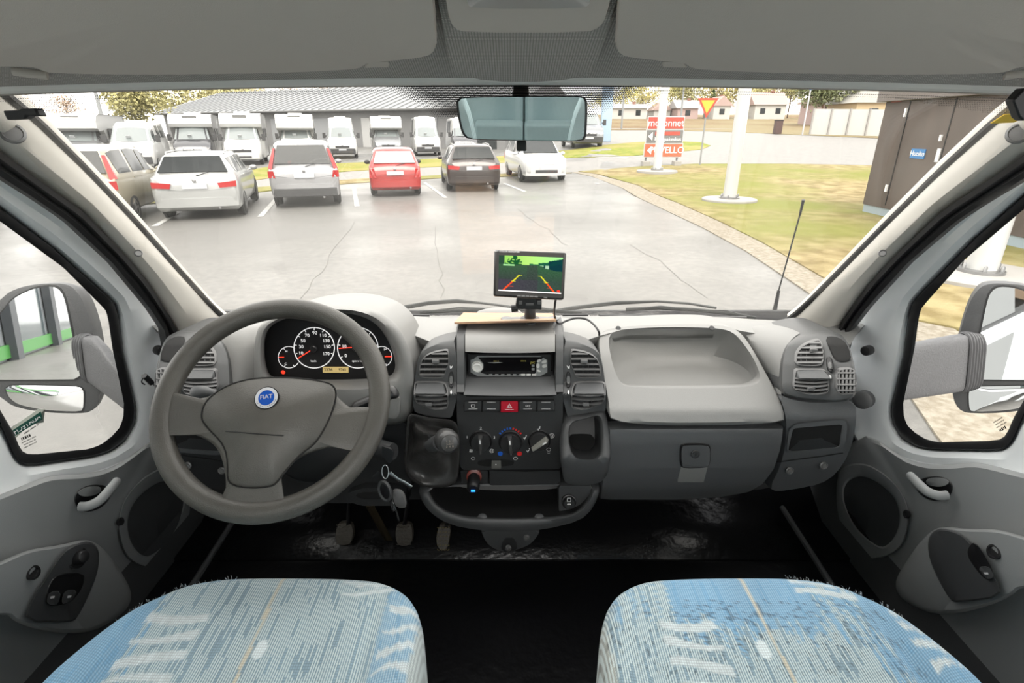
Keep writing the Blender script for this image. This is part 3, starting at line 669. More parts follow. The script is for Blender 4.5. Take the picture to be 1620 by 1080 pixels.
def vent(P, Yf, par, nh, knob=True, hood=0, nv=0):
    c = (sum(a[0] for a in P)/len(P), sum(a[1] for a in P)/len(P))
    x0 = min(a[0] for a in P); x1 = max(a[0] for a in P); y0 = min(a[1] for a in P); y1 = max(a[1] for a in P)
    b = polar(chaikin(P, 2, k=.18), c, 56); base = [PY(x, y, Yf(x, y)) for x, y in b]; c0 = sum(base, V())/56
    L = [[p+V((0, .002, 0)) for p in base], [p+V((0, -.002, 0)) for p in base]]
    mb = MB(); mb.loops(L); v = mb.build('air_vent', m_void, par)  # black slab on the surface, coloured for the shade inside the vent
    rg = MB(); rg.loops([[c0+(p-c0)*1.05+V((0, .002, 0)) for p in base], [c0+(p-c0)*1.05+V((0, -.004, 0)) for p in base], [c0+(p-c0)*1.0+V((0, -.0055, 0)) for p in base], [c0+(p-c0)*.97+V((0, -.002, 0)) for p in base]], False, False)
    rg.build('rim', m_slat, v)
    def xr(y):   # horizontal extent of outline at pixel row
        xs = []
        for i in range(len(b)):
            a, d = b[i], b[(i+1) % len(b)]
            if (a[1]-y)*(d[1]-y) <= 0 and a[1] != d[1]: xs.append(a[0]+(d[0]-a[0])*(y-a[1])/(d[1]-a[1]))
        return (min(xs), max(xs)) if xs else (c[0], c[0])
    ya = y0+hood
    if hood:
        a0, a1 = xr(y0+2); b0, b1 = xr(ya)
        top = [P3(x, y, Yf(x, y), (0, o, 0)) for x, y, o in ((a0+1, y0+1, -.004), (a1-1, y0+1, -.004), (b1-1, ya, -.020), (b0+1, ya, -.020))]
        bot = [p+V((0, .016, -.004)) for p in top]
        MB().hexa(top, bot).build('scoop', m_d2, v, bev=.0015)
    st_ = MB()
    for i in range(nh):
        y = ya+(y1-ya)*(i+.5+(.3 if hood else .15))/(nh+.3); a, d = xr(y)
        if d-a < 6: continue
        a += .6; d -= .6; k = 8
        q = [P3(a+(d-a)*j/k, y, Yf(a+(d-a)*j/k, y), (0, -.0035-(.006 if hood else 0)*sin(pi*j/k), 0)) for j in range(k+1)]
        st_.tube(q, (.0011, .004), 6, up=(0, -.3, 1))
    if nv:
        for i in range(nv):
            x = x0+(x1-x0)*(i+.6)/(nv+.2); q = [P3(x, y, Yf(x, y), (0, -.003, 0)) for y in (y0+2, (y0+y1)/2, y1-2)]; st_.tube(q, (.003, .0011), 6, up=(0, -1, 0))
    st_.build('slats', m_slat, v)
    if not nv:
        dv = MB()
        for i in range(4):
            x = x0+(x1-x0)*(i+1)/5
            ysx = [y for y in [y0+(y1-y0)*j/24 for j in range(25)] if xr(y)[0] < x < xr(y)[1]]
            if len(ysx) > 3: dv.tube([P3(x, y, Yf(x, y), (0, -.0018, 0)) for y in (max(ysx[0], ya)+1, ysx[-1]-1)], (.0006, .0012), 4)
        dv.build('rear_vanes', mat('vane_dark', (.03, .03, .03), .4), v)
    if knob:
        x, y = c[0]-(0 if not hood else 4), ya+(y1-ya)*(.38 if not hood else .62); q = P3(x, y, Yf(x, y), (0, -.008-(.005 if hood else 0), 0))
        MB().box(q, (.0145 if not hood else .013, .006, .007)).build('vent_tab', m_slat, v, bev=.001)
    return v
pod(lambda x: x, 'r', 0)
pod(lambda x: 1600-x, 'l', 0)
# sloping shoulders between the shelf, the pods and the neighbours
def shoulder(A, B_, name='shoulder'):
    a = spl([PY(x, y, Y) for x, y, Y in A], 4); b = spl([PY(x, y, Y) for x, y, Y in B_], 4); n = min(len(a), len(b))
    Gd = [[p.lerp(q, f)+V((0, -.006*sin(pi*f), .004*sin(pi*f))) for f in (0, .15, .3, .5, .7, .85, 1)] for p, q in zip(a[:n], b[:n])]
    MB().slab(Gd, (0, .03, -.012)).build(name, m_d1, dash)
shoulder([(1130, 508, 1.26), (1145, 512, 1.22), (1170, 520, 1.18), (1188, 540, 1.125), (1206, 570, 1.08), (1232, 622, 1.035)], [(1310, 514, 1.22), (1288, 519, 1.15), (1262, 529, 1.09), (1245, 548, 1.05), (1238, 585, 1.02), (1236, 624, .995)])
shoulder([(315, 520, 1.15), (338, 529, 1.09), (355, 548, 1.05), (362, 585, 1.02), (364, 630, .995)], [(452, 508, 1.15), (420, 514, 1.10), (406, 540, 1.06), (404, 585, 1.04), (404, 640, 1.03)])
face('shoulder_fill', [(1110, 512), (1190, 512), (1225, 560), (1228, 600), (1205, 580), (1180, 545)], lambda x, y: 1.215, (1190, 545), m_d1, 0, 40, depth=.02)
# ---- lower end panels with a dark sheet for the open shelf (both ends)
def endp(fx, who):
    X = lambda P: [(fx(x), y) for x, y in P]
    yl = lambda px, py: ys(px, py)-.0
    o = X([(1231, 622), (1250, 631), (1290, 637), (1354, 633), (1356, 660), (1350, 700), (1335, 735), (1312, 760), (1280, 771), (1210, 781), (1232, 745), (1243, 700), (1244, 660)])
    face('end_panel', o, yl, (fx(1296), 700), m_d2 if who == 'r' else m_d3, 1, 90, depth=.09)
    fr = X([(1249, 671), (1330, 663), (1338, 666), (1341, 676), (1336, 711), (1330, 714), (1243, 722)])
    op = X([(1254, 680), (1258, 677), (1332, 671), (1334, 674), (1329, 706), (1326, 708), (1249, 715), (1247, 712)])
    c = (fx(1291), 693); fr_ = polar(chaikin(fr, 2, k=.15), c, 72); op_ = polar(chaikin(op, 2, k=.12), c, 72)
    f = lambda x, y: yl(x, y)-.004
    A = [PY(x, y, f(x, y)) for x, y in fr_]; B_ = [PY(x, y, f(x, y)-.004) for x, y in fr_]; c0 = sum(B_, V())/72
    Cc = [PY(x, y, f(x, y)-.004) for x, y in op_]; 
    mb = MB(); mb.loops([A, B_, Cc, [p+V((0, .006, .002)) for p in Cc]], False, False); sh = mb.build('shelf_frame', m_d2, dash)
    mb = MB(); q = [PY(x, y, f(x, y)-.0005) for x, y in op_]; mb.loops([q, [p+V((0, -.001, 0)) for p in q]]); mb.build('shelf_opening', m_void, sh)  # dark sheet in place of the shade inside the shelf
    # shelf floor drawn as a flat patch on that sheet
    q = [PY(x, y, f(x, y)-.0018) for x, y in X([(1248, 714), (1328, 707), (1300, 693), (1260, 697)])]
    MB().prism(q, (0, .0008, 0)).build('shelf_floor', m_d3, sh)
    ln = MB(); ln.tube([PY(x, y, yl(x, y)) for x, y in X([(1229, 731), (1260, 726.5), (1300, 721.5), (1334, 716)])], .0012, 5); ln.build('panel_gap', m_void, dash)
    for a, b2 in ((1249, 744), (1303, 736)): screw(fx(a), b2, yl(fx(a), b2)-.004, dash)
endp(lambda x: x, 'r'); endp(lambda x: 1600-x, 'l')
# knee panel between the end panel and the console, driver side
kn = [(360, 640), (405, 655), (640, 655), (652, 700), (655, 770), (640, 796), (520, 797), (440, 795), (400, 785), (395, 770), (358, 700)]
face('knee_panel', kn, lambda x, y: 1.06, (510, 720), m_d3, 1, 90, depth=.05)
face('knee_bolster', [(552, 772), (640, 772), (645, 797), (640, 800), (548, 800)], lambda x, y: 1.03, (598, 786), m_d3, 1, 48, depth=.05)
chip([(563, 778), (618, 778), (618, 789), (563, 789)], 1.029, .0006, 'fuse_slot', m_void, dash, 1)

# ---- instrument binnacle
hood_out = [(399, 640), (402, 600), (401, 560), (404, 530), (412, 512), (436, 499), (470, 486), (515, 480), (560, 481), (592, 489), (618, 503), (638, 526), (652, 560), (657, 600), (654, 640), (648, 668), (600, 676), (430, 660)]
hood_in = [(418, 560), (419, 530), (431, 512), (459, 501), (501, 497), (554, 494), (593, 508), (616, 540), (626, 572), (624, 590), (612, 597), (536, 601), (431, 599), (422, 585)]
c = (525, 560); N = 110
ho = polar(chaikin(hood_out, 2), c, N); hi_ = polar(chaikin(hood_in, 2), c, N)
yh = lambda x, y: interp([(478, 1.10), (495, 1.035), (520, 1.02), (560, 1.015), (600, 1.01), (680, 1.0)], y)
mb = MB(); A = [PY(x, y, yh(x, y)+.03) for x, y in ho]
L = [[p+V((0, .15, -.02)) for p in A], A]
for f, d in ((.04, .012), (.12, .002), (.35, -.004), (.6, -.004)): L.append([PY(lerp(a[0], b[0], f), lerp(a[1], b[1], f), yh(lerp(a[0], b[0], f), lerp(a[1], b[1], f))+d) for a, b in zip(ho, hi_)])
L.append([PY(lerp(a[0], b[0], .78), lerp(a[1], b[1], .78), yh(a[0], a[1])+.005) for a, b in zip(ho, hi_)])
rimf = [PY(x, y, 1.085) for x, y in hi_]; L.append(rimf)
mb.loops(L, False, False); mb.build('binnacle_hood', m_d1, dash, ang=60)
IY = 1.085
cl = MB(); cl.loops([[p+V((0, .004, 0)) for p in rimf], [p+V((0, .0, 0)) for p in rimf]]); clu = cl.build('instrument_cluster', mat('dial_black', (.008, .008, .009), .35), dash)
lid = MB(); Lp = [PY(x, y, 1.0845) for x, y in ((428, 596), (618, 594), (622, 575), (424, 570))]
def I3(px, py, o=0): return PY(px, py, IY-.001-o)
def txtm(px, py, o=0, tilt=0, Y=None):
    p = PY(px, py, (IY-.0015 if Y is None else Y)-o)
    return Matrix.Translation(p) @ Matrix.Rotation(radians(90-tilt), 4, 'X')
def dial(cx, cy, r, a0=0, a1=360, w_=.0011, o=.001):
    P_ = [I3(cx+r*cos(radians(a)), cy-r*sin(radians(a)), o) for a in [a0+(a1-a0)*i/60 for i in range(61 if a1-a0 < 360 else 60)]]
    b = MB(); b.tube(P_, w_, 6, closed=(a1-a0 >= 360)); return b
def ticks(b, cx, cy, r, angs, l=4):
    for a in angs: b.tube([I3(cx+rr_*cos(radians(a)), cy-rr_*sin(radians(a)), .001) for rr_ in (r, r-l)], .0008, 4)
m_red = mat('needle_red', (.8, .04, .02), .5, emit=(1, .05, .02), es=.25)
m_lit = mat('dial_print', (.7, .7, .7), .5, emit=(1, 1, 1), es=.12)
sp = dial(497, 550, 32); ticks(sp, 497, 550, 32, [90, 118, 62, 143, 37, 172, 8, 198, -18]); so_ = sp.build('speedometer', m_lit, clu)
for t_, x, y in (('10', 476, 558.5), ('30', 476.5, 548.5), ('50', 479.5, 539), ('70', 486, 530.5), ('90', 498, 526.5), ('110', 511, 530.5), ('130', 516, 539), ('150', 517.5, 548.5), ('170', 516, 559.5)):
    MB().text(t_, .0105, txtm(x, y), .0003).build('numeral', m_lit, so_)
MB().text('km/h', .006, txtm(496, 571), .0003).build('unit', m_lit, so_)
def needle(x0, y0, x1, y1, par):
    b = MB(); b.tube([I3(x0, y0, .003), I3(x1, y1, .003)], [(.001, .0016), (.001, .0009)], 6); b.build('needle', m_red, par)
    p = I3(x0+(x0-x1)*.2, y0+(y0-y1)*.2, .002)
needle(490, 555, 471, 567, so_); MB().lathe(I3(496.5, 551), (0, -1, 0), [(.008, 0), (.008, .004), (.006, .006)], 20).build('needle_hub', m_black, so_)
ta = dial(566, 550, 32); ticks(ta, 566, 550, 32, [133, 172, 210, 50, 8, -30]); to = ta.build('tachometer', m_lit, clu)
for t_, x, y in (('0', 547, 562.5), ('10', 544.5, 548), ('20', 551, 533.5), ('30', 580, 533.5), ('40', 588, 548), ('50', 583, 562)):
    MB().text(t_, .0105, txtm(x, y), .0003).build('numeral', m_lit, to)
MB().text('rpm x 100', .006, txtm(566, 571), .0003).build('unit', m_lit, to)
needle(557, 549.5, 536, 551, to); MB().lathe(I3(563, 549.5), (0, -1, 0), [(.008, 0), (.008, .004), (.006, .006)], 20).build('needle_hub', m_black, to)
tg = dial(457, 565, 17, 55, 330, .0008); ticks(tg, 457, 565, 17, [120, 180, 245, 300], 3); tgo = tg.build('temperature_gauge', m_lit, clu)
for t_, x, y in (('H', 453, 555.5), ('C', 452, 575.5)): MB().text(t_, .007, txtm(x, y), .0003).build('numeral', m_lit, tgo)
needle(449, 565, 441, 565, tgo)
fg = dial(604, 564, 16, -150, 130, .0008); ticks(fg, 604, 564, 16, [60, 0, -60], 3); fgo = fg.build('fuel_gauge', m_lit, clu)
MB().text('F', .007, txtm(608.5, 553), .0003).build('numeral', m_lit, fgo)
needle(609, 564, 620, 564, fgo)
q = [I3(x, y, .0005) for x, y in ((511, 580), (551.5, 580), (551.5, 589), (511, 589))]
ld = MB(); ld.prism(q, (0, -.001, 0)); lo = ld.build('odometer_display', mat('lcd_amber', (.30, .22, .08), .4, emit=(.8, .6, .25), es=.12), clu)
MB().text('2336', .0095, txtm(519.5, 584.6, .0016), .0002).build('digits', m_black, lo); MB().text('9765', .0085, txtm(541.5, 584.6, .0016), .0002).build('digits', m_black, lo)
MB().lathe(I3(448, 588.5), (0, -1, 0), [(.0045, 0), (.0045, .0008), (.002, .001)], 18).build('brake_warning_light', m_red, clu)
# stalk pod panel right of the wheel
chip([(607, 640), (609, 631), (632, 627), (634, 632), (632, 661), (612, 662)], lambda x, y: yh(x, y)-.006, .002, 'switch_blank', m_d1, dash, 1)

# ---- centre console
yc = lambda x, y: interp([(517, 1.12), (530, 1.065), (545, 1.04), (560, 1.03), (605, 1.02), (612, 1.008), (624, .992), (630, 1.0), (700, 1.0), (745, 1.01), (770, 1.03)], y)
# vent cheeks
def cheek(fx):
    X = lambda P: [(fx(x), y) for x, y in P]
    ck = X([(652, 650), (655, 602), (662, 562), (673, 551), (690, 544), (708, 539), (723, 538), (723, 662), (690, 661), (665, 656)])
    f = lambda x, y: yc(x, y)+.004+.0006*max(0, (fx(723)-x) if fx(0) == 0 else (x-fx(723)))*0
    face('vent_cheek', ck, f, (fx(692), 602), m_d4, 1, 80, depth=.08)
    fs = lambda x, y: f(x, y)-.001
    vent(X([(663, 595), (665, 577), (669, 567), (677, 560), (690, 555), (706, 552.5), (709.5, 554), (710, 576), (706, 583), (702, 596)]), fs, dash, 5)
    vent(X([(657, 606), (660, 603), (703, 603), (708, 615), (709, 645), (690, 646), (657, 636)]), fs, dash, 4, hood=13)
    tw = chip(X([(710, 588), (717.5, 588), (717.5, 612), (710, 612)]), fs, .004, 'vent_thumbwheel', m_black, dash, 1)
    chip(X([(711, 594), (716.5, 594), (716.5, 607), (711, 607)]), lambda x, y: fs(x, y)-.003, .005, 'wheel_grip', m_slat, tw, 1)
    chip(X([(712.3, 618), (715, 618), (715, 623), (712.5, 623)]), fs, .001, 'vent_symbol', m_wht, dash, 1)
    chip(X([(711.5, 578), (713.5, 580), (716.5, 578), (715, 582), (712, 583)]), fs, .001, 'vent_symbol', m_wht, dash, 0)
cheek(lambda x: x); cheek(lambda x: 1613-x)
# side rails of the centre column
for x0, x1 in ((722, 736), (878, 892)):
    R_ = []
    for y in (519, 528, 540, 555, 580, 606, 618):
        R_.append([P3(x0, y, yc(x0, y), (0, .002, 0)), P3(x0+1.5, y, yc(x0, y), (0, -.006, 0)), P3(x1-1.5, y, yc(x1, y), (0, -.006, 0)), P3(x1, y, yc(x1, y), (0, .004, 0))])
    MB().slab(R_, (0, .08, 0)).build('column_rail', m_d4, dash)
# curved cap above the radio
R_ = [[P3(x, y, yc(x, y), (0, -.003-.006*sin(pi*(x-736)/142), 0)) for x in [736+142*i/14 for i in range(15)]] for y in (520, 524, 530, 538, 546, 552, 555.5)]
MB().slab(R_, (0, .05, 0)).build('radio_cap', m_d1, dash)
# radio bay
bay = [(736, 556), (877, 556), (877, 607), (736, 607)]
q = [PY(x, y, 1.03) for x, y in bay]; qb = [PY(x, y, 1.03)+V((0, .05, 0)) for x, y in bay]
mb = MB(); mb.loops([q, qb], False, True); mb.build('radio_bay', m_black, dash)
rd = MB(); RY = 1.05
def R3(px, py, o=0): return PY(px, py, RY-o)
rd.prism([R3(x, y) for x, y in ((741, 560.5), (871, 560.5), (871, 601), (741, 601))], (0, .05, 0)); radio = rd.build('car_radio', m_black, dash)
def rp(P, th, name, mt, o=0, k=0, par=radio):
    c = (sum(a[0] for a in P)/len(P), sum(a[1] for a in P)/len(P)); b = polar(chaikin(P, k) if k else P, c, 40)
    MB().loops([[R3(x, y, o) for x, y in b], [R3(x, y, o+th) for x, y in b]]).build(name, mt, par)
m_sil = mat('radio_silver', (.30, .31, .31), .35, metal=.5); m_sil2 = mat('radio_button', (.62, .62, .6), .4)
rp([(744.5, 563), (866, 563), (866, 595), (744.5, 595)], .003, 'faceplate', m_sil, 0, 0)
rp([(756, 565), (861, 564.5), (849, 568), (848, 590), (852, 592), (858, 594), (766, 593), (752, 592), (764, 588), (765, 572)], .0012, 'display', mat('display_black', (.004, .004, .005), .12), .003)
MB().lathe(R3(755.3, 578.8, .003), (0, -1, 0), [(.0125, 0), (.0125, .003), (.0105, .0035), (.0105, .010), (.008, .011), (.0075, .009), (.003, .009)], 32).build('volume_knob', m_sil2, radio)
rp([(745, 563), (751, 563), (751, 568), (745, 568)], .002, 'release_button', m_black, .003, 2)
for P_ in ([(850, 569), (856, 567.5), (855, 572), (849, 573.5)], [(848.5, 575), (853.5, 574.5), (853.5, 582), (848.5, 582)], [(849, 584), (854, 585), (856, 588.5), (850, 588)], [(857, 571.5), (864, 568), (865, 574), (857, 575)], [(857.5, 577), (865, 575), (865, 581), (858, 582)]):
    rp(P_, .0025, 'button', m_sil2, .003, 1)
for x in (841.0,):
    for y in (578.5, 584): rp([(x, y-2), (x+4.5, y-2), (x+4.5, y+1.5), (x, y+1.5)], .001, 'button', m_sil, .0042)
for i in range(6): rp([(773.5+i*9.5, 591.3), (779+i*9.5, 591.3), (779+i*9.5, 593.5), (773.5+i*9.5, 593.5)], .001, 'button', m_sil, .0042)
for i in range(3): rp([(824+i*8.5, 591.0), (831.5+i*8.5, 591.0), (831+i*8.5, 594), (824.5+i*8.5, 594)], .0012, 'button', m_sil2, .0042)
rp([(771, 573.2), (816, 572.4), (771, 574.6)], .0005, 'trim_line', m_sil2, .0043)
m_yel = mat('radio_print', (.6, .5, .1), .5)
MB().text('JVC', .0062, txtm(843, 573.6, 0, 0, RY-.0045), .0002).build('lettering', m_yel, radio)
b = MB(); strokes(b, txtm(784.5, 571.5, 0, 0, RY-.0045), [(0, -.005, .005, .0016)]); strokes(b, txtm(827.5, 571.3, 0, 0, RY-.0045), [(0, -.005, .005, .0016)]); b.build('fine_print', m_yel, radio)
# shelf lip under the radio
R_ = [[P3(x, y, yc(x, y), (0, o-.004*sin(pi*(x-734)/146), 0)) for x in [734+146*i/14 for i in range(15)]] for y, o in ((605, .028), (608, .02), (614, .004), (620, -.003), (623, -.004), (626, .002))]
MB().slab(R_, (0, .04, 0)).build('radio_shelf', m_d2, dash)
# lower fascia
fa = [(722, 617), (735, 627), (878, 627), (892, 617), (891, 655), (890, 738), (886, 742), (733, 744), (727, 738), (722, 655)]
fas = face('climate_fascia', fa, lambda x, y: yc(x, max(y, 631))-.0, (806, 690), m_d3, 0, 100, depth=.06, roll=.003, rr=.99)
m_btn = mat('switch_black', (.035, .036, .037), .4)
FY = lambda x, y: yc(x, max(y, 631))
row = chip([(733, 640), (736, 632.5), (806, 631.5), (876, 630.5), (879, 637), (878, 648), (806, 652), (735, 650.5)], FY, .002, 'switch_row', m_void, dash, 0, rr=.97)
for i in range(5):
    x0 = 734.5+i*28.8; x1 = x0+27.6; P_ = [(x0, 634), (x1, 633.5), (x1, 649.5-abs(i-2)*.3), (x0, 650-abs(i-2)*.3)]
    mm = m_btn if i != 2 else mat('hazard_red', (.45, .012, .03), .35)
    s_ = chip(P_, FY, .007 if i != 2 else .008, ('rocker_switch' if i != 2 else 'hazard_switch'), mm, dash, 0, rr=.94)
    o = .0085 if i != 2 else .0095
    cxx = (x0+x1)/2
    b = MB()
    def seg(a, c2, r=.0004): b.tube([PY(*a, FY(*a)-o), PY(*c2, FY(*c2)-o)], r, 4)
    if i != 2: seg((cxx-7, 636), (cxx+7, 636)); seg((cxx-7, 646.8), (cxx+7, 646.8), .0003)
    else:
        seg((cxx-7, 647.5), (cxx+7, 647.5), .0003)
        for r_ in (4.6, 2.6):
            T_ = [(cxx+r_*cos(radians(a)), 642.8-r_*sin(radians(a))) for a in (90, 210, 330)]
            for k in range(3): seg(T_[k], T_[(k+1) % 3])
    if i == 0:
        for a, c2 in (((cxx-3, 640), (cxx+3, 640)), ((cxx-3, 640), (cxx-2.6, 644)), ((cxx+3, 640), (cxx+2.6, 644)), ((cxx-2.6, 644), (cxx+2.6, 644))): seg(a, c2)
    if i == 3:
        b.text('O', .0062, txtm(cxx-1.5, 642, 0, 0, FY(cxx, 642)-o), .0002)
        for k in (-1, 0, 1): seg((cxx+1.5, 642+k*1.4), (cxx+4.2, 642+k*1.4))
    b.build('symbol', m_wht, s_)
# climate knobs
def knob(cx, cy, rpx, ang, light, name):
    p = PY(cx, cy, FY(cx, cy)); r = rpx*.00136
    ax = V((0, -1, .12)).normalized()
    k = MB().lathe(p, ax, [(r*1.12, -.002), (r*1.12, .003), (r*1.04, .0045), (r*1.0, .003), (r*.96, .012), (r*.90, .014), (r*.3, .014)], 36).build(name, m_black, dash)
    R_ = Matrix.Rotation(radians(-ang), 3, 'Y'); b = MB()
    for s0, s1, h in ((1, 1, 0),):
        w0 = r*.24; q = [(-w0*.7, .012, -r*.94), (w0*.7, .012, -r*.94), (w0, .012, r*.94), (-w0, .012, r*.94)]
        lo_ = [p+R_@V((x, -y, z)) for x, y, z in q]; hi2 = [p+R_@V((x*.62, -.026, z*.92)) for x, y, z in q]
        b.hexa(lo_, hi2)
    b.build('grip', mat('knob_grip', (.05, .05, .05), .35) if not light else mat('knob_grip_light', (.20, .20, .18), .4), k, bev=.0012)
    q = [p+R_@V((x, -.0265, z)) for x, z in ((-r*.06, r*.35), (r*.06, r*.35), (r*.06, r*.78), (-r*.06, r*.78))]
    MB().prism(q, (0, -.0006, 0)).build('pointer', m_wht, k)
    return k
knob(760.7, 696.5, 16.3, 0, False, 'blower_knob'); knob(807.4, 698, 17, 4, False, 'temperature_knob'); knob(853, 695.5, 16.3, -52, True, 'airflow_knob')
pr = MB()
def glyph(t_, x, y, sz=.009): pr.text(t_, sz, txtm(x, y, 0, 6, FY(x, y)-.0012), .0002)
glyph('1', 739, 691.5); glyph('2', 760.5, 677.5); glyph('3', 782, 692)
def fan(x, y):
    for a in range(4): pr.sphere(PY(x+1.8*cos(a*pi/2+.8), y+1.8*sin(a*pi/2+.8), FY(x, y)-.001), .0019, 8, (1, .3, 1))
fan(745, 713)
def ring(x, y, rx, ry, r=.0004, n=14): pr.tube([PY(x+rx*cos(2*pi*i/n), y+ry*sin(2*pi*i/n), FY(x, y)-.0015) for i in range(n)], r, 4, closed=True)
def person_icon(x, y):
    pr.sphere(PY(x+1.5, y-2.5, FY(x, y)-.001), .0013, 6, (1, .3, 1)); pr.tube([PY(a, b2, FY(x, y)-.0015) for a, b2 in ((x+1.5, y-1), (x-.5, y+1.5), (x-3, y+1))], .0009, 4); pr.tube([PY(a, b2, FY(x, y)-.0015) for a, b2 in ((x-.5, y+1.5), (x-1, y+3.5))], .0007, 4)
ring(778, 713, 3.4, 3); ring(778, 713, 1.5, 1.5)
ring(873, 689, 4, 3.4); ring(873, 689, 2, 1.5); ring(868, 711, 3.2, 2.6); pr.tube([PY(868+a, 716+b2, FY(868, 716)-.0015) for a, b2 in ((-2, 0), (0, 1), (2, 0))], .0004, 4)
person_icon(852.5, 677.5); person_icon(831, 691.5); person_icon(836, 712)
ring(748.5, 725, 3, 2); ring(815.5, 725, 3.2, 2.2)
pr.build('climate_symbols', m_wht, dash)
bl = MB(); rdm = MB()
for i in range(9):
    a = radians(142-i*13); mbx = bl if i < 4.5 else rdm
    mbx.box(PY(807.4+20.5*cos(a), 698-20.5*sin(a), FY(0, 690)-.0012), (.0032, .001, .0044), Matrix.Rotation(-(a-pi/2), 3, 'Y'))

bl.build('cold_scale', mat('mark_blue', (.01, .10, .50), .5), dash); rdm.build('warm_scale', mat('mark_red', (.6, .02, .02), .5), dash)
for x, mt in ((791.5, MATS['mark_blue']), (821.8, MATS['mark_red'])): MB().lathe(PY(x, 717, FY(0, 717)), (0, -1, 0), [(.0056, 0), (.0056, .001), (.002, .001)], 20).build('end_dot', mt, dash)
chip([(754, 733), (758, 726), (812, 726), (814, 733), (808, 737), (760, 737.5)], FY, .001, 'recirculation_slot', m_void, dash, 1)
sl = chip([(777.5, 727.5), (792.5, 727.5), (793, 738.5), (777, 738.5)], FY, .008, 'recirculation_slider', mat('slider_grey', (.13, .13, .12), .4), dash, 0)
q = PY(784.5, 734.5, FY(0, 734)-.0085); MB().lathe(q, (0, -1, 0), [(.0016, 0), (.0016, .0006)], 10).build('dot', m_wht, sl)
# strip below with coin drawer
face('lighter_panel', [(728, 744), (772, 744), (772, 768), (730, 768)], lambda x, y: 1.02, (750, 756), m_d3, 0, 40, depth=.05, roll=.002)
face('ash_drawer', [(774, 744), (830, 746), (887, 744), (887, 766), (774, 768)], lambda x, y: 1.015-.003*sin(pi*(x-774)/113), (830, 756), m_d3, 0, 60, depth=.05, roll=.002)
# lower tray
to_ = [(661, 768), (664, 787), (681, 812), (711, 830), (759, 839), (810, 841), (859, 838), (918, 824), (940, 802), (952, 767), (935, 760), (800, 757), (690, 760)]
ti_ = [(677, 772), (680, 786), (697, 806), (724, 816), (750, 820), (815, 821.5), (883, 819), (914, 811), (932, 790), (939, 768), (900, 768), (800, 768), (700, 770)]
c = (806, 785); ao_ = polar(chaikin(to_, 1), c, 110); ai_ = polar(chaikin(ti_, 1), c, 110)
yb = lambda x, y: interp([(757, 1.04), (780, 1.0), (840, .97)], y)
mb = MB(); A = [PY(x, y, yb(x, y)) for x, y in ao_]; Bi = [PY(x, y, yb(x, y)-.006) for x, y in ai_]
M1 = [a.lerp(b, .3)+V((0, -.004, .004)) for a, b in zip(A, Bi)]; M2 = [a.lerp(b, .75)+V((0, -.004, .004)) for a, b in zip(A, Bi)]
mb.loops([[p+V((0, .13, -.0)) for p in A], A, M1, M2, Bi, [p+V((0, .012, -.006)) for p in Bi]], False, False)
tr_ = mb.build('console_tray', m_d4, dash, ang=60)
mb = MB(); mb.loops([[p+V((0, .0118, -.0058)) for p in Bi], [p+V((0, .05, -.01)) for p in Bi], [p+V((0, .11, -.005)) for p in Bi]], False, True); mb.build('tray_inside', mat('tray_shade_black', (.012, .012, .012), .5), tr_)  # inner walls split off near-black, the shade inside put into the colour
# tray inner wall step and socket block
face('tray_divider', [(884, 768), (938, 768), (931, 792), (914, 811), (884, 818)], lambda x, y: 1.005, (907, 789), m_d4, 0, 48, depth=.04, roll=.003)
p = PY(900, 793, .998); MB().lathe(p, (0, -1, .3), [(.0165, -.004), (.0165, .003), (.014, .004), (.0135, .012), (.012, .014), (.003, .014)], 28).build('lighter_socket', m_black, tr_)
b = MB(); 
for yy, hh in ((790.5, 5.5), (797.5, 1.2)): 
    Pq = [(897.5, yy-hh/2), (903, yy-hh/2), (903, yy+hh/2), (897.5, yy+hh/2)]
    for k in range(4): b.tube([PY(*Pq[k], .979), PY(*Pq[(k+1) % 4], .979)], .0006, 4)
b.build('lighter_symbol', m_wht, tr_)
for x in (763, 853): 
    MB().lathe(PY(x, 820, .985), (0, -.5, 1), [(.011, -.004), (.011, .003), (.006, .007), (.001, .008)], 20).build('tray_bump', m_d2, tr_)
# bracket under the tray
br = [(759, 836), (857, 836), (848, 852), (835, 864), (802, 874), (783, 869), (768, 858)]
bk = face('console_bracket', br, lambda x, y: interp([(836, 1.03), (875, 1.06)], y), (808, 852), m_d2, 1, 60, depth=.03)
chip([(792, 872), (796, 852), (805, 847), (816, 852), (819, 870)], 1.045, .004, 'bracket_hollow', m_d3, bk, 1)
for x, y in ((804, 866), (833, 850)): MB().lathe(PY(x, y, 1.036), (0, -1, .3), [(.008, 0), (.008, .003), (.005, .005), (.004, .002)], 16).build('bolt', m_screw, bk)
# cup holder
cu = [(892, 664), (925, 656), (950, 649), (958, 652), (963, 672), (966, 705), (966, 725), (961, 752), (948, 765), (922, 768), (896, 766), (889, 752), (888, 710)]
ci = [(901, 668), (925, 663), (944, 657), (949, 661), (952, 672), (953, 713), (949, 722), (941, 728), (915, 727), (905, 718), (900, 700)]
c = (926, 704); co = polar(chaikin(cu, 2), c, 90); cin = polar(chaikin(ci, 2), c, 90)
ycu = lambda x, y: interp([(648, 1.005), (670, .985), (725, .945), (768, .965)], y)
A = [PY(x, y, ycu(x, y)) for x, y in co]; Bi = [PY(x, y, ycu(x, y)-.002) for x, y in cin]
M1 = [a.lerp(b, .25)+V((0, -.005, 0)) for a, b in zip(A, Bi)]; M2 = [a.lerp(b, .8)+V((0, -.004, .002)) for a, b in zip(A, Bi)]
mb = MB(); mb.loops([[p+V((0, .08, .0)) for p in A], A, M1, M2, Bi, [p+V((0, .02, -.012)) for p in Bi]], False, False)
c0 = sum(Bi, V())/90
